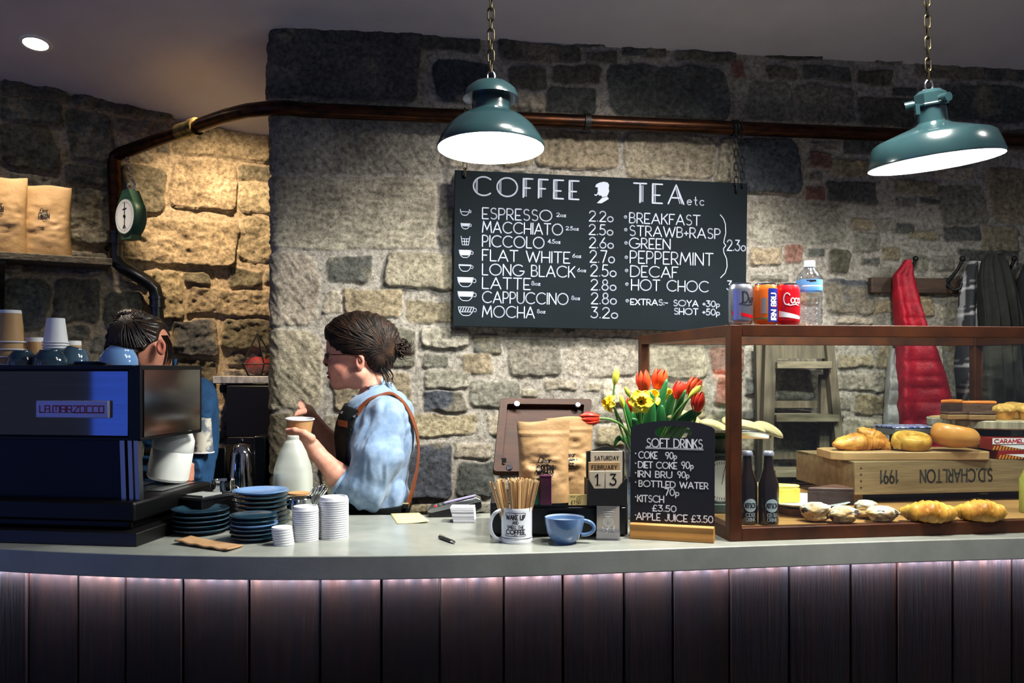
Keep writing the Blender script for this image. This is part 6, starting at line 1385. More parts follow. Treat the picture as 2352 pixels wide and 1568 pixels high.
# ---- boxes at the right
bx1 = P(2330, 1055, 2.86); 
for i, dz in enumerate((0, .030)):
    t = thing('biscuit_box', ['lower red and gold striped biscuit box beside the bun', 'upper red and gold striped biscuit box with caramel lettering'][i], 'box', Vector((bx1.x + .02 * (1 - i) + .02, 2.92 , zc1 + .002 + dz)), A * .5, 'striped biscuit boxes')
    Hb_ = .029 if i == 0 else .040
    MB().box((0, 0, Hb_ / 2), (.17, .07, Hb_)).build('carton', mat('carton_red', '7c1a16', .4), t, bevel=.001)
    mb = MB()
    for j in range(15): mb.add([(-.085 + j * .011, -.0356, .0), (-.079 + j * .011, -.0356, .0), (-.073 + j * .011, -.0356, .014), (-.079 + j * .011, -.0356, .014)], [(0, 1, 2, 3)])
    mb.build('gold_stripe', mat('carton_gold', 'b8862c', .4), t, smooth=0)
    mb = MB(); mb.add([(-.06, -.036, .016), (.085, -.036, .016), (.02, -.036, .002)], [(0, 1, 2)]); mb.build('white_flash', cwhite, t, smooth=0)
    if i:
        MB().box((0, -.0358, .029), (.17, .0008, .020)).build('white_panel', cwhite, t)
        mb = MB(); write(mb, 'CARAMEL', -.078, .023, .012, .003, lambda u, v: (u, -.0366, v), width=.10); mb.build('lettering', cred, t, smooth=0)
tn = thing('blue_tin', 'flat blue and silver tin behind the pastries on the board', 'tin', P(2098, 990, 3.12), A)
tn.location.z = 1.55 - (978 - HZ) / F * 3.12 - .03
hT = tn.location.z - zc1 - .003
MB().box((0, .03, .012), (.185, .13, .024)).build('tin', mat('tin_silver', '8d8f96', .3, .8), tn, bevel=.004); MB().box((0, .03, .027), (.189, .134, .006)).build('lid', mat('tin_blue', '2a3f8c', .35, c2='c9ccd8', scale=70, lo=.45, hi=.6), tn, bevel=.002)
bb_ = thing('wooden_riser', 'dark block under the blue tin in the display case', 'block', Vector((tn.location.x, tn.location.y, zc1 + .0015)), A); MB().box((0, .03, hT / 2), (.10, .08, hT)).build('block', blk, bb_)
jc = thing('juice_bottle', 'yellow green bottle cut by the right edge on the case floor', 'bottle', Vector((P(2368, 1100, 2.64).x, 2.64, FL))); MB().lathe([(0, 0), (.03, 0), (.032, .004), (.032, .1), (.015, .14), (.014, .16), (0, .16)], 30).build('bottle', mat('juice_yellow', '9a9a48', .35), jc, smooth=60)
# ---- counter scale
ksz = FL; kp = kin(1694, 1190, FL) + Vector((-.02, .13, 0))
ks = thing('counter_scale', 'old counter scale with a round white dial and a steel scoop', 'scale', kp, R(-6))
MB().prism([(-.075, -.05), (.075, -.05), (.075, .06), (-.075, .06)], 0, .03).build('base', mat('scale_green', '3c4a40', .45), ks, bevel=.006)
mb = MB(); mb.prism([(-.06, .03), (.06, .03), (.035, .18), (-.035, .18)], -.03, .035, Matrix(((1, 0, 0, 0), (0, 0, 1, 0), (0, 1, 0, 0), (0, 0, 0, 1)))); mb.build('housing', MAT['scale_green'], ks, bevel=.006)
zd = EYE - (1100 - HZ) / F * kp.y - FL
MB().lathe([(0, .02), (.062, .02), (.066, .026), (.072, .022), (.074, 0), (.07, -.04), (0, -.04)], 40, M=Matrix.Translation((0, -.02, zd)) @ Matrix.Rotation(R(90), 4, 'X')).build('dial_case', mat('scale_black', '17191b', .35), ks)
MB().lathe([(0, .0215), (.062, .0215)], 40, M=Matrix.Translation((0, -.02, zd)) @ Matrix.Rotation(R(90), 4, 'X')).build('dial', MAT['dial_white'], ks)
mb = MB(); ribbon(mb, [[(.050 * math.sin(a), zd + .050 * math.cos(a)), (.058 * math.sin(a), zd + .058 * math.cos(a))] for a in np.linspace(0, 2 * PI, 49)[:-1]] + [[(0, zd - .01), (.01, zd + .045)]], .0016, lambda u, v: (u, -.0422, v), nd=4); mb.build('graduation', ink, ks, smooth=0)
zp_ = EYE - (1006 - HZ) / F * kp.y - FL
def pan(u, v):
    x = -.15 + .30 * u; hw = .085 * math.sin(PI * min(.12 + .80 * u, .5 if u < .6 else 1 - .5 * (1 - (u - .6) / .4 * .0) if False else .5)) * (1 if u < .62 else (1 - ((u - .62) / .38) ** 1.6 * .75)) * (1 if u > .15 else .75 + .25 * u / .15)
    q = (v - .5) * 2; return (x, q * hw, zp_ + .030 * q * q * (1 if u < .7 else 1 - (u - .7)) + .02 * max(0, .2 - u) * 5 * 1.2)
MB().grid(pan, 30, 16).build('scoop_pan', steel, ks, smooth=80, solid=.002); MB().tube([(0, 0, .17), (0, 0, zp_ + .002)], [.02, .05], 16).build('pan_support', MAT['scale_black'], ks)
husk = mat('dried_husk', 'b5a67c', .7, c2='97875e', scale=14, stretch=(1, 5, 1), bump=.4, bscale=30)
for i, (x, y, z, L, W_, rz, ry, lb) in enumerate(((-.125, .0, .050, .075, .030, .35, .55, 'leftmost pale dried pod standing up in the steel scoop'), (-.085, .025, .066, .085, .034, .2, .60, 'tall pale dried pod, second from the left in the scoop'), (-.02, -.02, .034, .08, .035, -.3, .35, 'pale dried pod half hidden by the case post in the scoop'), (.045, .02, .046, .075, .036, .4, .25, 'dark speckled pod behind the large pod in the scoop'), (.075, -.025, .036, .095, .044, -.15, .22, 'largest pale oval pod at the right of the scoop'), (.135, -.005, .020, .075, .030, -.1, .42, 'pointed pale husk at the tip of the scoop'))):
    L *= .60; W_ *= .82; z = .030 + (z - .030) * .5; loc = MX[ks] @ Vector((x, y, zp_ + z))
    o = MB().grid(lambda u, v, L=L, W_=W_, i=i: (L * math.sin((u - .5) * PI) * (1.0 if i < 5 else (1.0 if u < .5 else 1.25)), W_ * math.cos((u - .5) * PI) ** (.7 if i < 5 else 1.4) * math.cos(v * 2 * PI), .013 * math.cos((u - .5) * PI) * math.sin(v * 2 * PI) + .010 * math.sin(u * PI)), 26, 20, cv=True).build('dried_pod', husk if i != 3 else mat('speckled_husk', '6b6046', .8, c2='a3966c', scale=60), smooth=80)
    o.location = loc; o.rotation_euler = (.5 * (1 if i % 2 else .3), ry, rz); tag(o, lb, 'dried pod', 'dried pods in the scoop')
# ================================================================ behind: ladder, coat rack, coats
lad = mat('paint_spattered_wood', '5f5644', .75, c2='3b3427', scale=7, stretch=(6, 6, .7), bump=.3, bscale=14)
lt = mat('ladder_tread', '746b57', .8, c2='4e4636', scale=10, stretch=(.8, 6, 6), bump=.3)
ld = thing('step_ladder', 'old paint spattered wooden step ladder standing against the stone wall', 'ladder', Vector((P(1840, 1000, 3.55).x, 3.5, 0)))
LY = 3.56
def rail(pa, pb, Ya, Yb, w_, m, d=.07):
    a, b = P(*pa, Ya), P(*pb, Yb); e = (a - b); b2 = b - e * (b.z / e.z) if e.z else b
    mb = MB(); h = Vector((w_ / 2, 0, 0)); y = Vector((0, d, 0)); mb.add([a - h, a + h, a + h + y, a - h + y, b2 - h, b2 + h, b2 + h + y, b2 - h + y], [(0, 1, 2, 3), (7, 6, 5, 4), (0, 4, 5, 1), (1, 5, 6, 2), (2, 6, 7, 3), (3, 7, 4, 0)]); return mb
rail((1772, 775), (1760, 1180), 3.58, 3.57, .046, lad).build('stile', lad, ld, True, bevel=.003)
rail((1906, 775), (1934, 1060), 3.58, 3.57, .034, lad).build('stile', lad, ld, True, bevel=.003)
rail((1745, 790), (1752, 1180), 3.63, 3.63, .03, lad, .04).build('rear_leg', lad, ld, True); rail((1898, 860), (1892, 1100), 3.63, 3.63, .04, lad, .04).build('rear_leg', lad, ld, True)
for y, xa, xb in ((806, 1782, 1903), (838, 1782, 1908), (960, 1780, 1925), (1087, 1778, 1934)):
    Y = 3.57; a, b = P(xa, y, Y), P(xb, y, Y)
    if y == 806: MB().box(((a.x + b.x) / 2, Y + .05, a.z - .0), (b.x - a.x, .02, .06)).build('top_rail', lad, ld, True); continue
    MB().box(((a.x + b.x) / 2, Y + .05, a.z), (b.x - a.x, .14, .03)).build('tread', lt, ld, True, bevel=.003)
for y in (930, 1050):
    a, b = P(1782, y, 3.6), P(1905, y, 3.6); MB().box(((a.x + b.x) / 2, 3.68, a.z), (b.x - a.x, .02, .03)).build('cross_brace', lad, ld, True)
rk = thing('coat_rack', 'dark rough timber board with black iron coat hooks', 'coat rack', wallpt(2160, .02, 1.55 + (HZ - 652) / F * 3.8))
a, b = wallpt(1997, .040, 1.905), wallpt(2420, .040, 1.905); rackm = mat('rack_timber', '3f2d20', .65, c2='2a1d14', scale=5, stretch=(.8, 6, 6), bump=.4, bscale=10)
zr0, zr1 = 1.55 + (HZ - 672) / F * 3.72, 1.55 + (HZ - 636) / F * 3.72
MB(Matrix.Translation((a + b) / 2) @ Matrix.Rotation(A, 4, 'Z')).box((0, 0, (zr0 + zr1) / 2 - 1.905), ((b - a).length, .032, zr1 - zr0)).build('board', rackm, rk, True, bevel=.006)
HK = {}
for px in (2066, 2172, 2290):
    q = wallpt(px, .046, 0); f = lambda dx, off, py: Vector((q.x + dx, q.y, 0)) + WN * off + Vector((0, 0, 1.55 + (HZ - py) / F * q.y))
    h = MB(); h.ell(f(0, .002, 652), (.018, .012, .028)); h.build('hook_plate', iron, rk, True)
    h = MB(); h.tube([f(0, .01, 648), f(.012, .03, 635), f(.022, .05, 620), f(.03, .06, 604), f(.032, .062, 597)], [.008, .008, .007, .007, .010], 10); h.ell(f(.032, .062, 598), .012); h.tube([f(0, .01, 655), f(.012, .04, 668), f(.03, .05, 664), f(.036, .05, 652)], .007, 10); h.build('hook', iron, rk, True)
def garment(name, label, cat, rows, m, off=.07, folds=4, puff=0, seed=0, col=None, depth=.10):
    """rows: (py, left px, right px); hangs in front of the wall"""
    py = np.array([r[0] for r in rows], float); xl = np.array([r[1] for r in rows], float); xr = np.array([r[2] for r in rows], float)
    pc = (xl[0] + xr[0]) / 2; Yc = wallpt(pc, off + depth / 2, 0).y; b = MB(); n, m_ = 56, 110; cols = []
    for j in range(m_):
        y = py[0] + (py[-1] - py[0]) * j / (m_ - 1); a_, c_ = np.interp(y, py, xl), np.interp(y, py, xr); t = j / (m_ - 1)
        pf = (1 + puff * (abs(math.sin(PI * (y - py[0]) / 33 + .4 * math.sin(y * .05)))) ** .5 - puff * .5) if puff else 1
        for i in range(n):
            th = 2 * PI * i / n; u = .5 + .5 * math.copysign(abs(math.cos(th)) ** .8, math.cos(th)); px = a_ + (c_ - a_) * u
            fo = math.sin(u * folds * PI * (1 + .1 * math.sin(t * 5)) + seed + t * 1.2) * .02 * min(1, t * 3 + .2) + .03 * (float(fbm(u * 3 + seed, t * 6)) - .5)
            dd = depth / 2 * min(1, .25 + t * 2.5) * abs(math.sin(th)) ** .7 * math.copysign(1, -math.sin(th))
            Y = Yc + (dd * pf - (fo if math.sin(th) > 0 else 0)) + TA * ((px - pc) / F * Yc)
            p = P(px, y, Yc); b.v.append(Vector((p.x, Y, p.z)))
            if col: cols.append(col(u, t, px, y))
    b.f = [(j * n + i, j * n + (i + 1) % n, (j + 1) * n + (i + 1) % n, (j + 1) * n + i) for j in range(m_ - 1) for i in range(n)] + [tuple(range(n)), tuple(range((m_ - 1) * n, m_ * n))[::-1]]
    z0 = P(pc, py[-1], Yc); o = b.build(name, m, smooth=80, base=z0, col=np.array(cols) if col else None); return tag(o, label, cat)
redj = mat('red_nylon', '960d22', .55, c2='7a0a1b', scale=20, bump=.4, bscale=26, bdist=.02, spec=.3)
garment('puffer_jacket', 'red quilted puffer jacket hanging from the coat rack', 'jacket', [(597, 2078, 2090), (612, 2068, 2094), (632, 2050, 2099), (680, 2050, 2112), (745, 2058, 2132), (800, 2060, 2158), (860, 2060, 2180), (930, 2061, 2199), (1015, 2064, 2206), (1060, 2066, 2206)], redj, .05, 3, .17, 1, depth=.13)
garment('padded_vest', 'pale grey quilted padding peeping out left of the red jacket', 'jacket', [(800, 2046, 2060), (830, 2040, 2062), (900, 2036, 2064), (960, 2032, 2066), (1060, 2030, 2068)], mat('grey_nylon', '8d8d8a', .5, c2='7d7d7a', scale=20), .035, 1, .2, 3, depth=.09)
def plaid(u, t, px, y):
    q = np.array((.014, .015, .018)); s_ = px - (y - 620) * -.12
    if (s_ % 34) < 5: q = q + .22
    if ((s_ + 9) % 34) < 2.5: q = q + .12
    if ((y + px * .2) % 58) < 7: q = q + .26
    if ((y + px * .2 + 12) % 58) < 3: q = q + .14
    return q
garment('plaid_scarf', 'black and white plaid shirt hanging beside the dark coat', 'shirt', [(600, 2226, 2268), (640, 2206, 2286), (700, 2200, 2282), (760, 2196, 2280), (850, 2192, 2284), (940, 2200, 2290), (1060, 2205, 2300)], mat('plaid_cloth', 'ffffff', .85, attr=True, bump=.2, bscale=80), .05, 4, 0, 5, plaid, .10)
garment('dark_coat', 'nearly black coat hanging over the plaid shirt on the rack', 'coat', [(583, 2268, 2300), (600, 2252, 2318), (640, 2244, 2332), (700, 2246, 2340), (800, 2252, 2348), (920, 2258, 2356), (1060, 2260, 2360)], mat('dark_wool', '141512', .85, c2='1c1d18', scale=30, bump=.2), .10, 7, 0, 8, depth=.12)
garment('dark_jacket', 'black jacket cut off by the right picture edge', 'jacket', [(606, 2352, 2390), (640, 2336, 2420), (720, 2332, 2430), (850, 2330, 2430), (1060, 2330, 2430)], mat('black_cloth', '0c0d10', .8, c2='15171b', scale=30), .10, 6, 0, 11, depth=.14)
# ================================================================ people
skin = mat('skin', 'ffffff', .48, attr=True, c2='f2e4de', scale=60, sss=.18, spec=.35)
YB = 3.0
def S(px, py, dy=0): return np.array(P(px, py, YB + dy))
def chain_sdf(x, y, z, d, pts, rad, k=.012):
    for a, b, ra, rb in zip(pts, pts[1:], rad, rad[1:]):
        c = cap(x, y, z, a, b, ra, rb); d = c if d is None else su(d, c, k)
    return d
hc, fc_ = S(835, 792), S(797, 838)
CUP = S(688, 960, -.13)
def head_sdf(x, y, z):
    d = eld(x, y, z, hc, (.102, .074, .099)); d = su(d, eld(x, y, z, S(791, 792), (.061, .060, .064)), .02)
    d = su(d, eld(x, y, z, fc_, (.066, .056, .080)), .02)
    for s in (-1, 1):
        d = su(d, cap(x, y, z, S(824, 858, .050 * s), S(776, 884, .012 * s), .020, .015), .02)
        d = su(d, eld(x, y, z, S(778, 842, .036 * s), (.024, .020, .022)), .02)            # cheek
    d = su(d, cap(x, y, z, S(771, 881, -.008), S(771, 881, .008), .014, .014), .012)         # chin
    d = su(d, eld(x, y, z, S(768, 862), (.017, .024, .026)), .012)                            # muzzle
    d = su(d, cap(x, y, z, S(758, 803, -.030), S(758, 803, .030), .009, .009), .012)          # brow
    for s in (-1, 1): d = sd(d, eld(x, y, z, S(750, 820, .031 * s), (.013, .017, .011)), .010)
    for s in (-1, 1): d = su(d, eld(x, y, z, S(763, 820, .031 * s), (.012, .014, .0115)), .003)  # lowered lid
    d = su(d, cap(x, y, z, S(757, 810), S(748, 831), .0068, .0088), .010); d = su(d, cap(x, y, z, S(747, 832), S(753, 835), .0082, .008), .005)
    for s in (-1, 1): d = su(d, cap(x, y, z, S(752, 836, .009 * s), S(756, 835, .011 * s), .0058, .006), .004)
    d = su(d, eld(x, y, z, S(756.5, 857), (.0100, .021, .0062)), .003); d = su(d, eld(x, y, z, S(758, 865.5), (.0100, .018, .0068)), .003)
    d = sd(d, eld(x, y, z, S(753, 861), (.012, .02, .0016)), .002)
    for s in (-1, 1):                                                                          # ears
        c = S(827, 831, .071 * s); e = eld(x, y, z, c, (.0155, .008, .0265)); e = sd(e, eld(x, y, z, c + np.array((-.001, .009 * s, .002)), (.009, .008, .018)), .004); d = su(d, e, .005)
        d = su(d, eld(x, y, z, c + np.array((.0, -.001 * s, -.021)), (.007, .005, .008)), .004)
    d = su(d, cap(x, y, z, S(842, 862), S(862, 930), .050, .056), .028)
    return d
# near (left) arm, far (right) arm
N0, N1, N2 = S(838, 1120, -.17), S(775, 1090, -.165), S(724, 1036, -.145)
F0, F1, F2 = S(800, 1075, .17), S(755, 1012, .16), S(704, 946, .10)
def hands(x, y, z, d):
    d = chain_sdf(x, y, z, d, [N0, N1, N2], [.046, .036, .0255], .02)
    # near hand: palm against the cup, thumb along its front, fingers closing underneath and round the far side
    pal = S(703, 1008, -.165)
    d = su(d, cap(x, y, z, N2, pal, .025, .022), .018); d = su(d, cap(x, y, z, S(716, 1022, -.155), S(698, 1010, -.12), .022, .018), .014)
    d = chain_sdf(x, y, z, d, [S(715, 1006, -.178), S(698, 994, -.190), S(677, 988, -.187), S(659, 988, -.176)], [.0145, .0105, .0092, .0072], .007)   # thumb
    for i, (w0, w1, w2, w3, r) in enumerate((((697, 1004, -.165), (676, 1003, -.182), (660, 1003, -.165), (656, 1003, -.140), .0088), ((697, 1012, -.150), (676, 1014, -.172), (658, 1013, -.158), (655, 1011, -.128), .0090),
                                             ((699, 1020, -.140), (680, 1026, -.160), (663, 1025, -.148), (658, 1021, -.120), .0085), ((702, 1028, -.132), (687, 1037, -.148), (672, 1037, -.138), (666, 1033, -.118), .0074))):
        d = chain_sdf(x, y, z, d, [S(*w0), S(*w1), S(*w2), S(*w3)], [r * 1.15, r, r * .92, r * .78], .004)
    # far hand: fingers pinched downwards over the cup
    d = chain_sdf(x, y, z, d, [F0, F1, F2], [.040, .033, .0245], .02)
    d = su(d, cap(x, y, z, F2, S(687, 934, .02), .024, .022), .016)
    for i, (w1, w2, w3, r) in enumerate((((672, 926, -.02), (663, 935, -.05), (667, 950, -.06), .0092), ((678, 922, -.005), (666, 930, -.03), (668, 947, -.045), .0095), ((684, 921, .02), (672, 926, .0), (671, 942, -.012), .009), ((692, 924, .04), (681, 928, .02), (678, 940, .008), .008))):
        d = chain_sdf(x, y, z, d, [S(687, 934, .02 + .012 * (i - 1)), S(*w1), S(*w2), S(*w3)], [r * 1.25, r * 1.05, r, r * .8], .005)
    d = chain_sdf(x, y, z, d, [S(697, 944, .0), S(684, 948, -.03), S(673, 954, -.055)], [.0125, .0098, .0075], .006)
    return d
def torso_in(x, y, z):
    d = eld(x, y, z, S(865, 1000), (.105, .14, .15)); d = su(d, eld(x, y, z, S(858, 1140), (.105, .13, .20)), .05)
    d = su(d, cap(x, y, z, S(884, 940, -.13), S(884, 940, .13), .045, .045), .04); d = su(d, cap(x, y, z, S(887, 945, -.15), N0, .045, .044), .02); d = su(d, cap(x, y, z, S(880, 945, .15), F0, .045, .04), .02)
    return d
def cutdir(x, y, z, p, d): return (x - p[0]) * d[0] + (y - p[1]) * d[1] + (z - p[2]) * d[2]
dN = (N2 - N0) / np.linalg.norm(N2 - N0); dF = (F2 - F0) / np.linalg.norm(F2 - F0)
def torso_sh(x, y, z):
    d = eld(x, y, z, S(864, 1000), (.128, .165, .155)); d = su(d, eld(x, y, z, S(858, 1130), (.122, .150, .16)), .06)
    d = su(d, eld(x, y, z, S(898, 950), (.075, .14, .08)), .05); d = su(d, cap(x, y, z, S(882, 944, -.13), S(882, 944, .13), .052, .052), .04)
    return su(d, cap(x, y, z, S(856, 905), S(862, 940), .060, .075), .035)
def arms_sh(x, y, z):
    d = chain_sdf(x, y, z, None, [S(889, 955, -.145), S(868, 1045, -.165), S(842, 1116, -.172)], [.064, .082, .074], .03)
    d = su(d, np.maximum(cap(x, y, z, S(842, 1128, -.172), S(770, 1098, -.165), .058, .045), cutdir(x, y, z, S(778, 1104, -.166), dN)), .03)
    e = chain_sdf(x, y, z, None, [S(876, 955, .145), S(840, 1030, .165), S(806, 1066, .17)], [.062, .068, .052], .03)
    return np.minimum(d, e)
def shirt_base(x, y, z): return su(torso_sh(x, y, z), arms_sh(x, y, z), .022)
def body_sdf(x, y, z):
    d = su(head_sdf(x, y, z), torso_in(x, y, z), .03); q = (x - S(760, 0)[0]) * -.196 + (z - S(0, 906)[2]) * .98
    return hands(x, y, z, np.maximum(d, np.minimum(-q, shirt_base(x, y, z) + .014)))
pr1 = thing('person', 'woman in profile with updo and glasses, denim shirt and black apron, holding a paper cup', 'person', Vector((S(860, 1200)[0], YB, 0)))
V, Fq = snet(body_sdf, S(640, 1300, -.26), S(960, 705, .26), .0032)
V = np.array(V)
def near(p, r): return np.exp(-((V - p) ** 2).sum(1) / r ** 2)
cc = np.empty((len(V), 3)); cc[:] = hx('cf9a86')
cc *= (.94 + .12 * fbm(V[:, 0] * 40, V[:, 1] * 40, V[:, 2] * 40, o=2))[:, None]
def blend(c, m): 
    global cc
    m = np.clip(m, 0, 1)[:, None]; cc = cc * (1 - m) + np.array(hx(c)) * m
for s in (-1, 1): blend('b9604f', .3 * near(S(783, 846, .052 * s), .03)); blend('b9604f', .5 * near(S(827, 831, .075 * s), .028))
blend('a8584c', .5 * near(S(746, 833), .016)); blend('8a3836', 1.3 * near(S(754, 857, -.006), .012) + 1.3 * near(S(756, 865.5, -.006), .012) + 1.2 * near(S(760, 861, -.016), .009))
blend('b86a58', .55 * near(S(664, 948, -.05), .05)); blend('b86a58', .45 * near(S(664, 1000, -.17), .03))
link('body', mesh_from('body', V, Fq, 175), skin, pr1, True, cc)
MB().ell(tuple(S(761.5, 819, -.0315)), .0115).build('eye', mat('eye_white', 'c9c0ba', .2), pr1, True, smooth=90)
mb = MB(); mb.tube([S(756, 818, -.044), S(752.5, 820, -.036), S(752, 821, -.028), S(754, 821, -.02)], .0012, 6); mb.build('eyelash', mat('lash', '140d0a', .6), pr1, True)
mb = MB(); mb.tube([S(770, 801, -.052), S(760, 797, -.044), S(753, 799, -.028), S(752, 802, -.014)], [.0012, .003, .003, .002], 8); mb.build('eyebrow', mat('brow_hair', '2a1912', .7), pr1, True)
# glasses
gl = MB(); gf = mat('tortoise_frame', '24120e', .2, c2='3d1c12', scale=60, coat=.4)
for s in (-1, 1):
    gl.tube([S(749.5, 826, .033 * s) + np.array((.003 * abs(math.sin(q)) * 0, .0245 * math.cos(q), .0205 * math.sin(q) * (1 - .1 * math.cos(q) * s))) for q in np.linspace(0, 2 * PI, 25)[:-1]], .0030, 8, closed=True)
    gl.tube([S(750, 816, .057 * s), S(757, 814, .066 * s), S(795, 814, .076 * s), S(824, 818, .077 * s), S(832, 830, .078 * s)], .0022, 8, flat=(1, None))
gl.tube([S(749, 822, -.010), S(746, 820, 0), S(749, 822, .010)], .0022, 8); gl = gl.build('glasses', gf, pr1, True)
mb = MB()
for s in (-1, 1): mb.add([S(749.5, 826, .033 * s) + np.array((0, .0235 * math.cos(q), .0195 * math.sin(q))) for q in np.linspace(0, 2 * PI, 25)[:-1]], [tuple(range(24))])
MX[gl] = MX[pr1]; mb.build('lens', glass('lens_glass', (.9, .92, .95), .15), gl, True, smooth=0)
# hair
hp = [(700, 757), (743, 760), (757, 782), (771, 797), (793, 811), (814, 815), (838, 820), (850, 838), (860, 856), (884, 864), (960, 862)]
HX = np.array([P(a, b, YB).x for a, b in hp]); HZ_ = np.array([P(a, b, YB).z for a, b in hp])
E1c, E1r = S(829, 776), (.129, .091, .094)
def hair_sdf(x, y, z):
    d = eld(x, y, z, E1c, E1r); d = su(d, eld(x, y, z, S(866, 818), (.056, .066, .066)), .03); d = su(d, eld(x, y, z, S(884, 792), (.040, .055, .060)), .03); d = su(d, eld(x, y, z, S(915, 796), (.026, .028, .030)), .012)
    ang = np.arctan2(z - S(898, 800)[2], x - S(898, 800)[0]); rr = np.sqrt((x - S(898, 800)[0]) ** 2 + (z - S(898, 800)[2]) ** 2)
    w_ = .0022 * np.sin(ang * 34 + 26 * rr + 9 * fbm(x * 16, y * 16, z * 16, o=2)) + .012 * (fbm(x * 22, y * 22, z * 22, o=3) - .5)
    d = d + w_ * np.clip(rr / .05, 0, 1)
    return np.maximum(d, np.interp(x, HX, HZ_) + .004 * np.sin(x * 300) - z)
hairm = mat('brown_hair', '150e0a', .6, c2='3a2619', scale=30, detail=6, lo=.42, hi=.68, spec=.3)
V, Fq = snet(hair_sdf, S(725, 885, -.14), S(930, 700, .14), .0035)
hr = link('hair', mesh_from('hair', V, Fq, 175), hairm, pr1, True); MX[hr] = MX[pr1]
hg = random.Random(6); mb = MB()
def on_hair(px, py, s, lift):
    q = S(px, py); u_, w_ = (q[0] - E1c[0]) / E1r[0], (q[2] - E1c[2]) / E1r[2]; k = 1 - u_ * u_ - w_ * w_
    yy = E1r[1] * math.sqrt(max(k, 0.0)) if k > 0 else 0
    u2, w2 = (q[0] - S(866, 818)[0]) / .056, (q[2] - S(866, 818)[2]) / .066; k2 = 1 - u2 * u2 - w2 * w2
    yy = max(yy, .066 * math.sqrt(max(k2, 0))); return (q[0], YB + s * (yy + lift), q[2])
for i in range(380):
    s = -1 if i < 300 else 1; t = hg.random()
    hx_, hy_ = np.interp(t, [0, .2, .4, .6, .75, .9, 1], [748, 772, 800, 835, 862, 884, 893]), np.interp(t, [0, .2, .4, .6, .75, .9, 1], [757, 728, 716, 718, 732, 752, 770]) + 3
    if i % 4 == 1: hx_, hy_ = np.interp(t, [0, .25, .5, .7, .85, 1], [850, 862, 886, 902, 908, 898]), np.interp(t, [0, .25, .5, .7, .85, 1], [838, 852, 858, 842, 818, 772])
    elif i % 3 == 0: hx_, hy_ = np.interp(t, [0, .3, .6, 1], [749, 772, 796, 840]), np.interp(t, [0, .3, .6, 1], [764, 796, 810, 818])
    ex, ey = 893 + hg.uniform(-6, 8), 798 + hg.uniform(-16, 18); bow = hg.uniform(-6, 16) * (1 if i % 3 else -.6); ph = hg.uniform(0, 6); am = hg.uniform(.8, 3.4); lift = hg.uniform(-.002, .003)
    pts = []
    for j in range(15):
        f = j / 14; x_ = hx_ + (ex - hx_) * f; y_ = hy_ + (ey - hy_) * f ** 1.1 + bow * math.sin(PI * f) + am * math.sin(f * 11 + ph); pts.append(on_hair(x_, y_, s, lift))
    mb.tube(pts, [.0007 + .0019 * math.sin(PI * min(1, j / 14 * .9 + .1)) for j in range(15)], 5)
for i in range(150):                                                  # curly knot at the back
    a0, r0 = hg.uniform(0, 6.3), hg.uniform(.004, .030); c = S(917 + hg.uniform(-10, 10), 795 + hg.uniform(-10, 12), hg.uniform(-.03, .03)); w1, w2 = hg.uniform(.007, .017), hg.uniform(.4, 1.1); tl = hg.uniform(1.2, 2.6) * PI; sp = hg.uniform(-.012, .026)
    mb.tube([(c[0] + sp * q + w1 * math.cos(a0 + q * tl) + .010 * q, c[1] + .012 * math.sin(a0 * 3 + q * 4), c[2] + w1 * w2 * math.sin(a0 + q * tl) - .012 * q * (i % 3)) for q in np.linspace(0, 1, 15)], [.0022 * (1 - .7 * q) for q in np.linspace(0, 1, 15)], 6)
for i in range(14):                                                  # loose wisps at the nape
    x_, y_ = hg.uniform(868, 896), hg.uniform(840, 856); mb.tube([S(x_, y_, -.045), S(x_ + 8, y_ + 14, -.05), S(x_ + hg.uniform(5, 18), y_ + 26, -.05), S(x_ + hg.uniform(4, 20), y_ + hg.uniform(30, 42), -.048)], [.0016, .0014, .001, .0005], 5)
mb.build('strands', hairm, hr, True, smooth=80)
mb = MB(); mb.tube([on_hair(852, 762, -1, .006), on_hair(864, 749, -1, .007), (S(875, 737)[0], YB - .045, S(875, 737)[2])], .0024, 6, flat=(.6, None)); mb.build('hair_pin', mat('gold_pin', 'd8cfa8', .2, 1), hr, True)
# shirt
denim = mat('light_denim', '647c9b', .8, c2='8ba1bb', scale=22, detail=8, lo=.3, hi=.7, bump=.25, bscale=60, spec=.2, sheen=.15, bdist=.004)
def folds(x, y, z):
    a = (x * .45 + z * .9); b_ = (x * .9 - z * .45); n = fbm(b_ * 17 + 2.5 * fbm(x * 6, y * 6, z * 6, o=2), a * 5, y * 5, o=3, seed=3)
    return .032 * (np.abs(n - .5) * 2 - .28) + .005 * (fbm(x * 40, y * 40, z * 40, o=2) - .5)
def shirt_sdf(x, y, z):
    d = su(torso_sh(x, y, z), arms_sh(x, y, z), .022) - folds(x, y, z) * .8
    ngap = cap(x, y, z, S(832, 868), S(850, 905), .050, .050); return sd(d, ngap, .006)
V, Fq = snet(shirt_sdf, S(735, 1262, -.28), S(985, 850, .28), .0042)
shirt = link('shirt', mesh_from('shirt', V, Fq, 175), denim, pr1, True); MX[shirt] = MX[pr1]
def fronty(f, px, py, y0=-.30):
    q = S(px, py); y = YB + y0
    for i in range(160):
        d = float(f(np.array([q[0]]), np.array([y]), np.array([q[2]]))[0])
        if d < .0005: break
        y += max(d * .6, .0008)
        if y > YB + .1: break
    return Vector((q[0], y - .003, q[2]))
mb = MB()
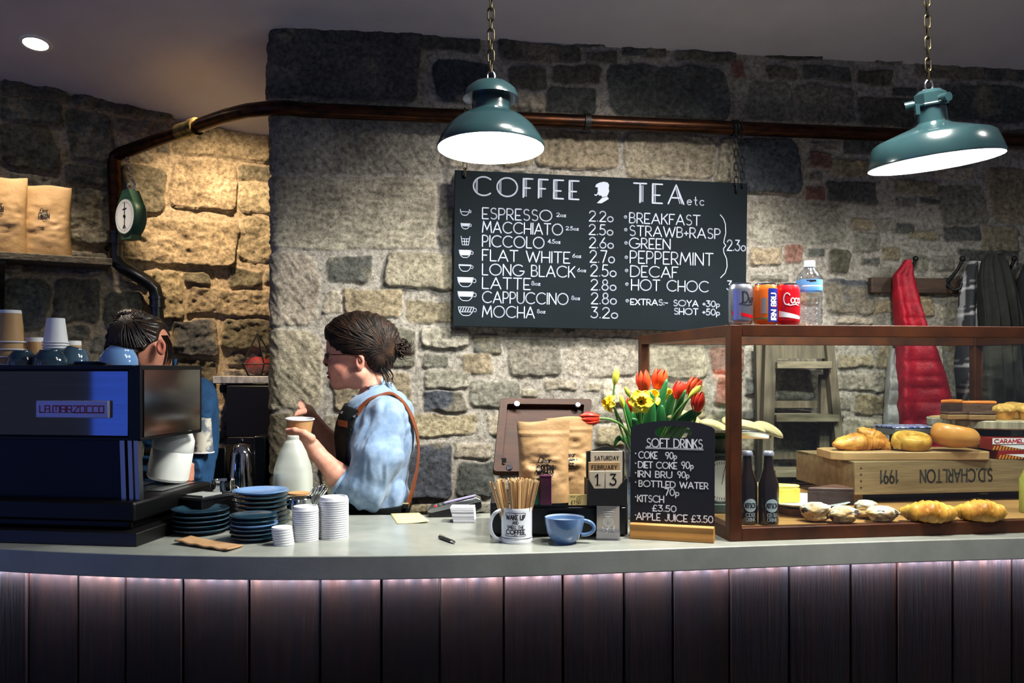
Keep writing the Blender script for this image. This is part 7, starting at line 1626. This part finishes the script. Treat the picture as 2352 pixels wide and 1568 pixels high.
mb.tube([S(783 + 6 * 0, 1106, -.166) + np.array((dN[2] * .0, 0, 0)) + .050 * (math.cos(q) * np.array((0, 1, 0)) + math.sin(q) * np.array((-dN[2], 0, dN[0]))) for q in np.linspace(0, 2 * PI, 25)[:-1]], .006, 8, closed=True); mb.build('cuff', denim, shirt, True)
mb = MB()
for px, py in ((806, 1032), (862, 918)): mb.ell(fronty(shirt_sdf, px, py), (.004, .002, .004))
mb.build('button', mat('button_pale', 'c9cdd0', .3), shirt, True)
# folded collar round the neck
def colf(u, v):
    a = R(28 + 304 * u); f = math.cos(a)                       # a = 0 points forward (-x)
    q = [(.070, .078, -.046), (.060, .066, -.008), (.057, .063, .008), (.066, .072, .012), (.080, .088, -.004), (.096, .104, -.034 - .026 * max(0, f) ** 3)]
    i = min(int(v * 5), 4); w_ = v * 5 - i; rx, ry, dz = [q[i][k] * (1 - w_) + q[i + 1][k] * w_ for k in range(3)]
    c = S(852, 903); return (c[0] - rx * f, c[1] + ry * math.sin(a), c[2] + dz - .030 * f - .004)
MB().grid(colf, 60, 16).build('collar', denim, shirt, True, smooth=80, solid=.005)
# apron
apm = mat('black_apron', '07090a', .85, c2='0c1112', scale=30, bump=.15, bscale=90, spec=.2)
ax_z = [S(0, y)[2] for y in (1260, 1100, 1050, 1010, 975, 945, 925)]; ax_x = [S(x, 1000)[0] for x in (880, 830, 812, 815, 828, 838, 842)]
def apron_sdf(x, y, z):
    d = torso_sh(x, y, z) - .012 - .004 * np.sin(z * 60) * 0
    d = np.maximum(d, -(torso_sh(x, y, z) - .002)); d = np.maximum(d, x - np.interp(z, ax_z, ax_x)); d = np.maximum(d, z - S(0, 934)[2] - (S(830, 0)[0] - x) * .25)
    w_ = np.maximum(np.abs(torso_sh(x, y, z) - .007) - .006, z - S(0, 1152)[2])                              # waist wrap
    return np.minimum(d, w_)
V, Fq = snet(apron_sdf, S(715, 1262, -.24), S(985, 905, .24), .0042)
apr = link('apron', mesh_from('apron', V, Fq, 175), apm, pr1, True); MX[apr] = MX[pr1]
leath = mat('tan_leather', '7a3f22', .45, c2='683317', scale=20, coat=.1)
pts = [fronty(shirt_sdf, *q) for q in ((834, 948), (842, 936), (852, 924), (864, 914), (878, 908))] + [Vector(S(895, 904, -.10)), Vector(S(912, 912, -.085)), Vector(S(931, 932, -.07)), Vector(S(946, 962, -.055)), Vector(S(956, 995, -.04)), Vector(S(960, 1030, -.03)), Vector(S(957, 1075, -.04)), Vector(S(947, 1120, -.06)), Vector(S(935, 1160, -.08))]
def strap(pts, hw, th):
    k_ = [pts[0]] + list(pts) + [pts[-1]]; pts = [.5 * ((2 * k_[i + 1]) + (k_[i + 2] - k_[i]) * t + (2 * k_[i] - 5 * k_[i + 1] + 4 * k_[i + 2] - k_[i + 3]) * t * t + (3 * k_[i + 1] - k_[i] - 3 * k_[i + 2] + k_[i + 3]) * t ** 3) for i in range(len(k_) - 3) for t in (0, .25, .5, .75)] + [pts[-1]]
    mb = MB(); n = len(pts); V = []
    for i, p in enumerate(pts):
        t = (pts[min(i + 1, n - 1)] - pts[max(i - 1, 0)]).normalized(); q = torso_in; e = .004; g = np.array([float(torso_sh(*(np.array([p[k] + (e if k == a else 0)]) for k in range(3)))[0]) - float(torso_sh(*(np.array([p[k] - (e if k == a else 0)]) for k in range(3)))[0]) for a in range(3)])
        nn = Vector(g).normalized(); s_ = t.cross(nn).normalized(); V += [p + s_ * hw, p + s_ * hw + nn * th, p - s_ * hw + nn * th, p - s_ * hw]
    Fs = [(i * 4 + a, i * 4 + (a + 1) % 4, i * 4 + 4 + (a + 1) % 4, i * 4 + 4 + a) for i in range(n - 1) for a in range(4)] + [(0, 1, 2, 3), (n * 4 - 1, n * 4 - 2, n * 4 - 3, n * 4 - 4)]
    return mb.add(V, Fs)
strap(pts, .0115, .004).build('leather_strap', leath, apr, True, smooth=50)
strap([Vector(S(x, y, .10)) for x, y in ((868, 905), (892, 914), (914, 947), (928, 990), (930, 1060), (922, 1140))], .0115, .004).build('leather_strap', leath, apr, True, smooth=50)
a, b = fronty(apron_sdf, 789, 966), fronty(apron_sdf, 817, 968)
a.y -= .007; b.y -= .007
mb = MB(); e = Vector((0, 0, .010)); mb.add([a - e, b - e, b + e, a + e, a - e + Vector((0, .004, 0)), b - e + Vector((0, .004, 0)), b + e + Vector((0, .004, 0)), a + e + Vector((0, .004, 0))], [(0, 1, 2, 3), (0, 4, 5, 1), (1, 5, 6, 2), (2, 6, 7, 3), (3, 7, 4, 0)]); mb.build('name_tag', mat('copper_tag', 'a85a34', .35, .7), apr, True)
mb = MB()
for px, py in ((797, 944), (832, 950)): mb.ell(fronty(apron_sdf, px, py), (.005, .003, .005))
mb.build('rivet', chrome, apr, True); mb = MB(); mb.box(S(932, 1160, -.085), (.02, .012, .018)); mb.build('buckle', chrome, apr, True)
# the cup she holds
cz = CUP[2]
pc1 = paper_cup('open kraft paper cup held in the hands of the woman in profile', Vector((CUP[0], CUP[1], cz - .075)), .0445, .032, .075, paper_k, None, (R(3), R(2), 0))
# ---------------------------------------------------------------- second barista, stooping behind the machine
YC = 3.02
def T(px, py, dy=0): return np.array(P(px, py, YC + dy))
def body2(x, y, z):
    d = eld(x, y, z, T(322, 795), (.098, .085, .105)); d = su(d, eld(x, y, z, T(352, 815, .03), (.06, .06, .08)), .03)
    d = su(d, cap(x, y, z, T(338, 815, .0), T(352, 880, .02), .052, .06), .03)
    c = T(370, 797, -.072); e = eld(x, y, z, c, (.016, .012, .028)); e = sd(e, eld(x, y, z, c + np.array((.002, -.012, .002)), (.009, .010, .018)), .004); d = su(d, e, .006)
    d = su(d, eld(x, y, z, T(385, 1000, .02), (.14, .12, .19)), .05); d = su(d, eld(x, y, z, T(385, 1180, .02), (.13, .11, .22)), .06)
    d = chain_sdf(x, y, z, d, [T(455, 905, -.02), T(476, 1020, -.04), T(462, 1080, -.08)], [.05, .045, .04], .03)
    d = chain_sdf(x, y, z, d, [T(462, 1080, -.08), T(420, 1085, -.20), T(385, 1080, -.28)], [.04, .032, .026], .02)
    d = su(d, cap(x, y, z, T(385, 1080, -.28), T(368, 1072, -.31), .024, .02), .012)
    for i in range(4): d = chain_sdf(x, y, z, d, [T(370, 1066 + 7 * i, -.31), T(352, 1062 + 8 * i, -.33), T(342, 1066 + 8 * i, -.32)], [.010, .0088, .007], .004)
    d = chain_sdf(x, y, z, d, [T(375, 1064, -.30), T(362, 1052, -.31), T(350, 1050, -.32)], [.012, .0095, .0075], .005)
    return d
pr2 = thing('person', 'dark haired person in a dark blue denim shirt stooping behind the espresso machine', 'person', Vector((T(380, 1200)[0], YC, 0)))
V, Fq = snet(body2, T(225, 1330, -.36), T(530, 715, .2), .0045)
cc = np.empty((len(V), 3)); cc[:] = hx('c48a72'); m_ = np.exp(-((V - T(370, 797, -.08)) ** 2).sum(1) / .03 ** 2)[:, None] * .6; cc = cc * (1 - m_) + np.array(hx('c4604a')) * m_
link('body', mesh_from('body', V, Fq, 175), skin, pr2, True, cc)
h2x = np.array([T(a, 0)[0] for a in (225, 245, 290, 325, 352, 362, 380, 400)]); h2z = np.array([T(300, b)[2] for b in (830, 838, 836, 818, 806, 792, 780, 776)])
def hair2(x, y, z):
    d = eld(x, y, z, T(318, 787), (.112, .100, .104)); d = su(d, eld(x, y, z, T(282, 805), (.062, .075, .062)), .03); d = su(d, eld(x, y, z, T(300, 728), (.05, .04, .026)), .02)
    c = T(300, 735); ang = np.arctan2(z - c[2], x - c[0]); d = d + .0035 * np.sin(ang * 26 + 5 * fbm(x * 14, y * 14, z * 14, o=2)) + .008 * (fbm(x * 24, y * 24, z * 24, o=3) - .5)
    return np.maximum(d, np.interp(x, h2x, h2z) - z)
hairm2 = mat('dark_hair', '100b09', .4, c2='2a1c14', scale=26, detail=6, lo=.42, hi=.7)
V, Fq = snet(hair2, T(220, 850, -.14), T(410, 700, .14), .004)
h2 = link('hair', mesh_from('hair', V, Fq, 175), hairm2, pr2, True); MX[h2] = MX[pr2]
mb = MB()
for i in range(70):
    a0 = hg.uniform(0, 1); sx, sy = np.interp(a0, [0, .5, 1], [243, 275, 372]), np.interp(a0, [0, .5, 1], [826, 800 + 30, 786]); ex, ey = 306 + hg.uniform(-12, 14), 730 + hg.uniform(-8, 8); pts = []
    for j in range(11):
        f = j / 10; px, py = sx + (ex - sx) * f, sy + (ey - sy) * f + (6 if a0 < .5 else -10) * math.sin(PI * f) + 1.2 * math.sin(f * 9 + i); q = T(px, py); c = T(318, 787)
        k_ = 1 - ((q[0] - c[0]) / .114) ** 2 - ((q[2] - c[2]) / .106) ** 2; pts.append((q[0], YC - .102 * math.sqrt(max(k_, 0)) - .001, q[2]))
    mb.tube(pts, .0022, 5)
for i in range(16): x_ = hg.uniform(378, 396); mb.tube([T(x_ - 10, 770, -.03), T(x_, 790, -.02), T(x_ + 2, 815, -.02), T(x_ - 4, 838, -.02)], [.002, .002, .0016, .0008], 5)
mb.build('strands', hairm2, h2, True, smooth=80)
den2 = mat('dark_denim', '183656', .8, c2='23486e', scale=22, detail=8, bump=.25, bscale=70, bdist=.004, spec=.2)
wp = np.array((.0, 0, 1))
def shirt2(x, y, z):
    d = eld(x, y, z, T(385, 985, .02), (.165, .14, .20)); d = su(d, eld(x, y, z, T(385, 1180, .02), (.15, .13, .24)), .06); d = su(d, cap(x, y, z, T(330, 905, .02), T(455, 905, 0), .05, .06), .04)
    a_ = chain_sdf(x, y, z, None, [T(456, 912, -.02), T(474, 1010, -.05), T(460, 1075, -.09)], [.064, .062, .060], .03); a_ = su(a_, cap(x, y, z, T(460, 1080, -.09), T(425, 1085, -.19), .056, .044), .03)
    dd = (T(385, 1080, -.28) - T(462, 1080, -.08)); dd = dd / np.linalg.norm(dd); a_ = np.maximum(a_, cutdir(x, y, z, T(432, 1084, -.17), dd))
    d = su(d, a_, .02); n = fbm(x * 9, y * 9, z * 22, o=3, seed=9); d = d - .020 * (np.abs(n - .5) * 2 - .25)
    col = np.maximum(np.abs(cap(x, y, z, T(338, 830), T(356, 890, .02), .062, .085)) - .004, cutdir(x, y, z, T(352, 862), np.array((-.1, 0, 1.0))))
    return sd(np.minimum(d, col), cap(x, y, z, T(340, 815), T(348, 862, .01), .056, .056), .006)
V, Fq = snet(shirt2, T(240, 1330, -.30), T(545, 815, .22), .005)
link('shirt', mesh_from('shirt', V, Fq, 175), den2, pr2, True)
pt = MB(); pt.add([T(396, 846, -.03), T(404, 846, -.03), T(406, 824, -.03), T(399, 824, -.03)], [(0, 1, 2, 3)]); pt.build('collar_tip', den2, pr2, True, solid=.006)
mc = paper_cup('printed paper cup upside down beside the right edge of the machine side', Vector(T(466, 960, -.14)) + Vector((0, 0, 0)), .034, .026, .115, mat('cup_print', 'b9b3a4', .6, c2='56606a', scale=22, lo=.45, hi=.55), None, (PI, 0, 0))
